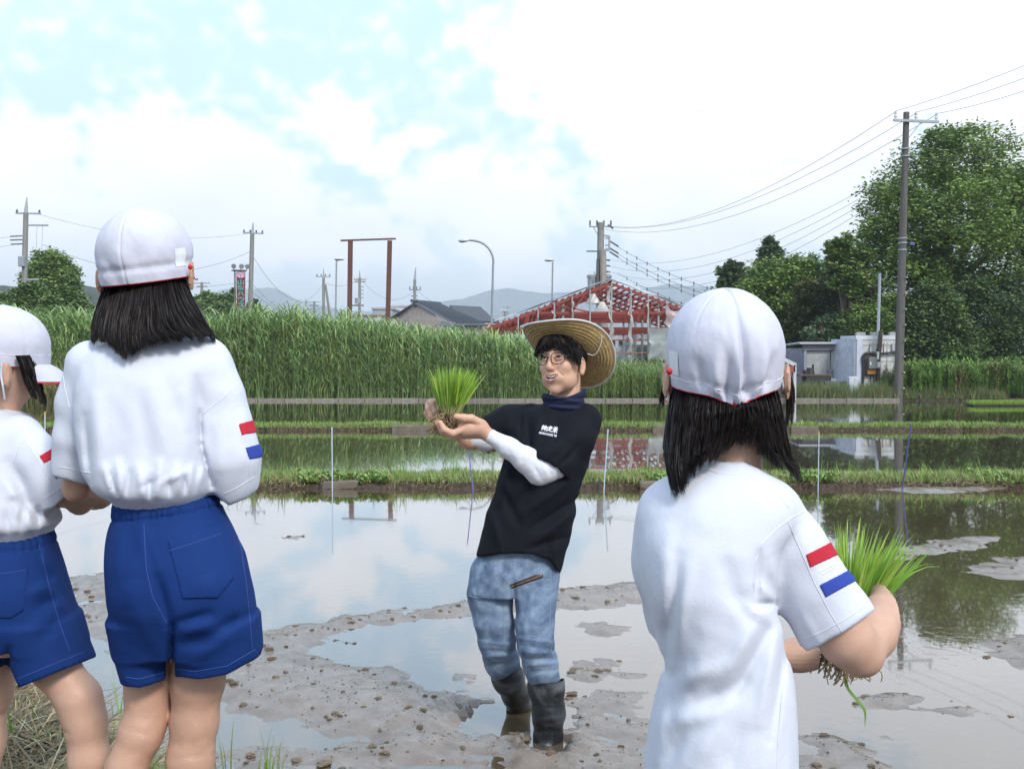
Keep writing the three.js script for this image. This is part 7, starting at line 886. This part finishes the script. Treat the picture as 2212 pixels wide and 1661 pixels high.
  const NA = 120, NR = 84, hp = [], hu = [], hi = []; for (let j = 0; j <= NR; j++) for (let i = 0; i <= NA; i++) { const a = i / NA * 2 * Math.PI, r = lerp(RIN, ROUT, j / NR), w = brimP(a, r).applyMatrix4(hat); hp.push(w.x, w.y, w.z); hu.push(i / NA * 3, j / NR * 1.1); } for (let j = 0; j < NR; j++) for (let i = 0; i < NA; i++) { const a = j * (NA + 1) + i, b = a + NA + 1; hi.push(a, a + 1, b, a + 1, b + 1, b); }
  let bg = new THREE.BufferGeometry(); bg.setAttribute('position', new THREE.Float32BufferAttribute(hp, 3)); bg.setAttribute('uv', new THREE.Float32BufferAttribute(hu, 2)); bg.setIndex(hi); bg.computeVertexNormals();
  const strawM = mat(.92, .9, .86, .62, { map: strawTex, bumpMap: strawBump, bumpScale: .0025 }), ht = part('straw_hat', bg, strawM, t);
  { const cp = [], cu = [], ci = [], NC = 26; for (let j = 0; j <= NC; j++) for (let i = 0; i <= NA; i++) { const a = i / NA * 2 * Math.PI, v = j / NC, r = RIN * (v < .72 ? 1 - .12 * v : (1 - .0864) * Math.cos((v - .72) / .28 * Math.PI / 2)), y = -.01 + (v < .72 ? v / .72 * .075 : .075 + .022 * Math.sin((v - .72) / .28 * Math.PI / 2)) + .0012 * Math.sin(v * 70), w = V(Math.sin(a) * r, y, Math.cos(a) * r * 1.15).applyMatrix4(hat); cp.push(w.x, w.y, w.z); cu.push(i / NA * 3, v); } for (let j = 0; j < NC; j++) for (let i = 0; i < NA; i++) { const a = j * (NA + 1) + i, b = a + NA + 1; ci.push(a, a + 1, b, a + 1, b + 1, b); } const cg = new THREE.BufferGeometry(); cg.setAttribute('position', new THREE.Float32BufferAttribute(cp, 3)); cg.setAttribute('uv', new THREE.Float32BufferAttribute(cu, 2)); cg.setIndex(ci); cg.computeVertexNormals(); part('hat_crown', cg, strawM, ht); }
  const rim = []; for (let i = 0; i < 80; i++) rim.push(brimP(i / 80 * 2 * Math.PI, ROUT).applyMatrix4(hat)); part('hat_binding', new THREE.TubeGeometry(new THREE.CatmullRomCurve3(rim, true), 160, .0042, 6, true), mat(.62, .6, .58, .7), ht);
  part('hat_cord', tube([brimP(1.45, .2), brimP(1.6, .17).add(V(.0, -.012, 0)), brimP(1.75, .13).add(V(0, -.016, 0)), brimP(1.7, .1).add(V(0, -.008, 0))].map((w) => w.applyMatrix4(hat)), .0022, 6, 30), mat(.6, .56, .5, .7), ht);
}
// ---------- bundles of rice seedlings ----------
function bundle(label, F, foot, top, spread, n, lenPx, seed, roots, fallen) {
  const R = mulberry(seed), t = thing('seedling_bundle', label, 'seedlings', [0, 0, 0], 'bundles of rice seedlings'), o = { p: [], c: [] }, w = { p: [], c: [] }, rt = [], s = F.s;
  const base = F.pt(...foot), up = F.pt(...top).sub(base).normalize();
  const lay = (out, b, d, L, wd, bend, col, segs = 6) => { // a blade that starts along d and droops
    let p = b.clone(), dir = d.clone(), pa, pb; const side = V(R() - .5, (R() - .5) * .4, R() - .5).cross(dir).normalize(); for (let i = 0; i <= segs; i++) { const k = i / segs, ww = wd * .5 * (k < .3 ? .6 + k * 1.33 : lerp(1, .06, Math.pow((k - .3) / .7, 1.4))), a = p.clone().addScaledVector(side, -ww), c = p.clone().addScaledVector(side, ww); if (pa) { out.p.push(pa.x, pa.y, pa.z, pb.x, pb.y, pb.z, c.x, c.y, c.z, pa.x, pa.y, pa.z, c.x, c.y, c.z, a.x, a.y, a.z); for (let m = 0; m < 6; m++) out.c.push(...col); } pa = a; pb = c; p.addScaledVector(dir, L / segs); dir.y -= bend * k; dir.normalize(); } };
  const cols = [[.26, .45, .05], [.33, .52, .06], [.4, .57, .09], [.21, .38, .04]];
  for (let i = 0; i < n; i++) { const a = R() * 7, r = Math.sqrt(R()), off = V(Math.cos(a) * r, (R() - .5) * .3, Math.sin(a) * r).multiplyScalar(spread[0]), d = up.clone().add(V(Math.cos(a) * r, 0, Math.sin(a) * r).multiplyScalar(spread[1])).add(V(R() - .5, (R() - .5) * .3, R() - .5).multiplyScalar(.36)).normalize(), L = lenPx * s * (.55 + R() * .6); const b = base.clone().add(off); lay(w, b, d, L * .34, .0042, 0, vary(R, [[.5, .5, .24], [.42, .46, .16]][i % 2], .3), 2); lay(o, b.clone().addScaledVector(d, L * .24), d, L * .8, spread[2] * (.7 + R() * .6), .02 + R() * R() * spread[3], vary(R, R() < .04 ? [.5, .42, .14] : cols[Math.floor(R() * 4)], .35)); }
  tag(part('leaves', bladesGeometry(o), leafMat, t), 'fresh yellow green blades', null, null, 'stuff'); tag(part('stems', bladesGeometry(w), leafMat, t), 'pale stems', null, null, 'stuff');
  const c = F.pt(...roots.c), k = roots.r * s, core = new THREE.IcosahedronGeometry(1, 4), p = core.attributes.position; for (let i = 0; i < p.count; i++) { const v = V().fromBufferAttribute(p, i), g = 1 + .25 * fbm3(v.x * 2 + seed, v.y * 2, v.z * 2, 4); p.setXYZ(i, c.x + v.x * k * g * roots.sx, c.y + v.y * k * g, c.z + v.z * k * g * .8); } core.computeVertexNormals();
  part('root_ball', uvBox(core, 4), mat(.13, .085, .05, .95, { map: soilTexS, bumpMap: roughTex, bumpScale: .01 }), t);
  for (let i = 0; i < roots.n; i++) { const d = V(R() - .5, R() - .6, R() - .5).normalize(), q = c.clone().add(V(d.x * k * roots.sx, d.y * k, d.z * k * .8)), pts = [q]; for (let m = 1; m < 5; m++) pts.push(pts[m - 1].clone().add(V((R() - .5) * .02 + d.x * .006, -.004 - R() * (roots.hang || .006), (R() - .5) * .02 + d.z * .006))); rt.push(tube(pts, .0009 + R() * .0007, 4, 8)); } tag(part('roots', rt, mat(.36, .25, .14, .85), t), 'tangled fine roots', null, null, 'stuff');
  if (fallen) for (const f of fallen) { const o2 = { p: [], c: [] }; const pts = f.pts.map((q) => F.pt(...q)), cv = new THREE.CatmullRomCurve3(pts); let pa, pb; for (let i = 0; i <= 16; i++) { const u = i / 16, q = cv.getPoint(u), ww = f.w * .5 * Math.sin(Math.PI * clamp(.05 + u * .93, 0, 1)), a = q.clone().add(V(-ww, 0, ww * .4)), b = q.clone().add(V(ww, 0, -ww * .4)); if (pa) { o2.p.push(pa.x, pa.y, pa.z, pb.x, pb.y, pb.z, b.x, b.y, b.z, pa.x, pa.y, pa.z, b.x, b.y, b.z, a.x, a.y, a.z); for (let m = 0; m < 6; m++) o2.c.push(.14, .27, .05); } pa = a; pb = b; } part('hanging_blade', bladesGeometry(o2), leafMat, t); }
}
const soilTexS = noiseTexture(256, (u, v) => { const a = tileF(u, v, 12, 5, 13); return [.7 + a, .68 + a, .66 + a]; }, false);
bundle('bushy clump of bright green seedlings with muddy roots in the man\'s hands', figure(4.35), [972, 893, .14], [980, 830, .14], [.036, .36, .006, .4], 760, 88, 71, { c: [968, 902, .135], r: 24, sx: 1.05, n: 420 });
bundle('loose bundle of long green seedlings held by the girl on the right', figure(1.69), [1838, 1345, -.2], [1862, 1215, -.22], [.02, .55, .0056, .6], 260, 225, 73, { c: [1822, 1395, -.2], r: 26, sx: 1.5, n: 120, hang: .012 }, [{ w: .0075, pts: [[1822, 1430, -.2], [1828, 1480, -.2], [1850, 1510, -.2], [1868, 1535, -.2], [1868, 1570, -.2]] }, { w: .003, pts: [[1818, 1420, -.2], [1826, 1460, -.2], [1838, 1500, -.2]] }, { w: .003, pts: [[1900, 1415, -.22], [1906, 1432, -.22], [1899, 1446, -.22]] }]);
scene.traverse((o) => { if (o.isMesh) { o.castShadow = true; o.receiveShadow = true; } });
renderer.render(scene, camera);
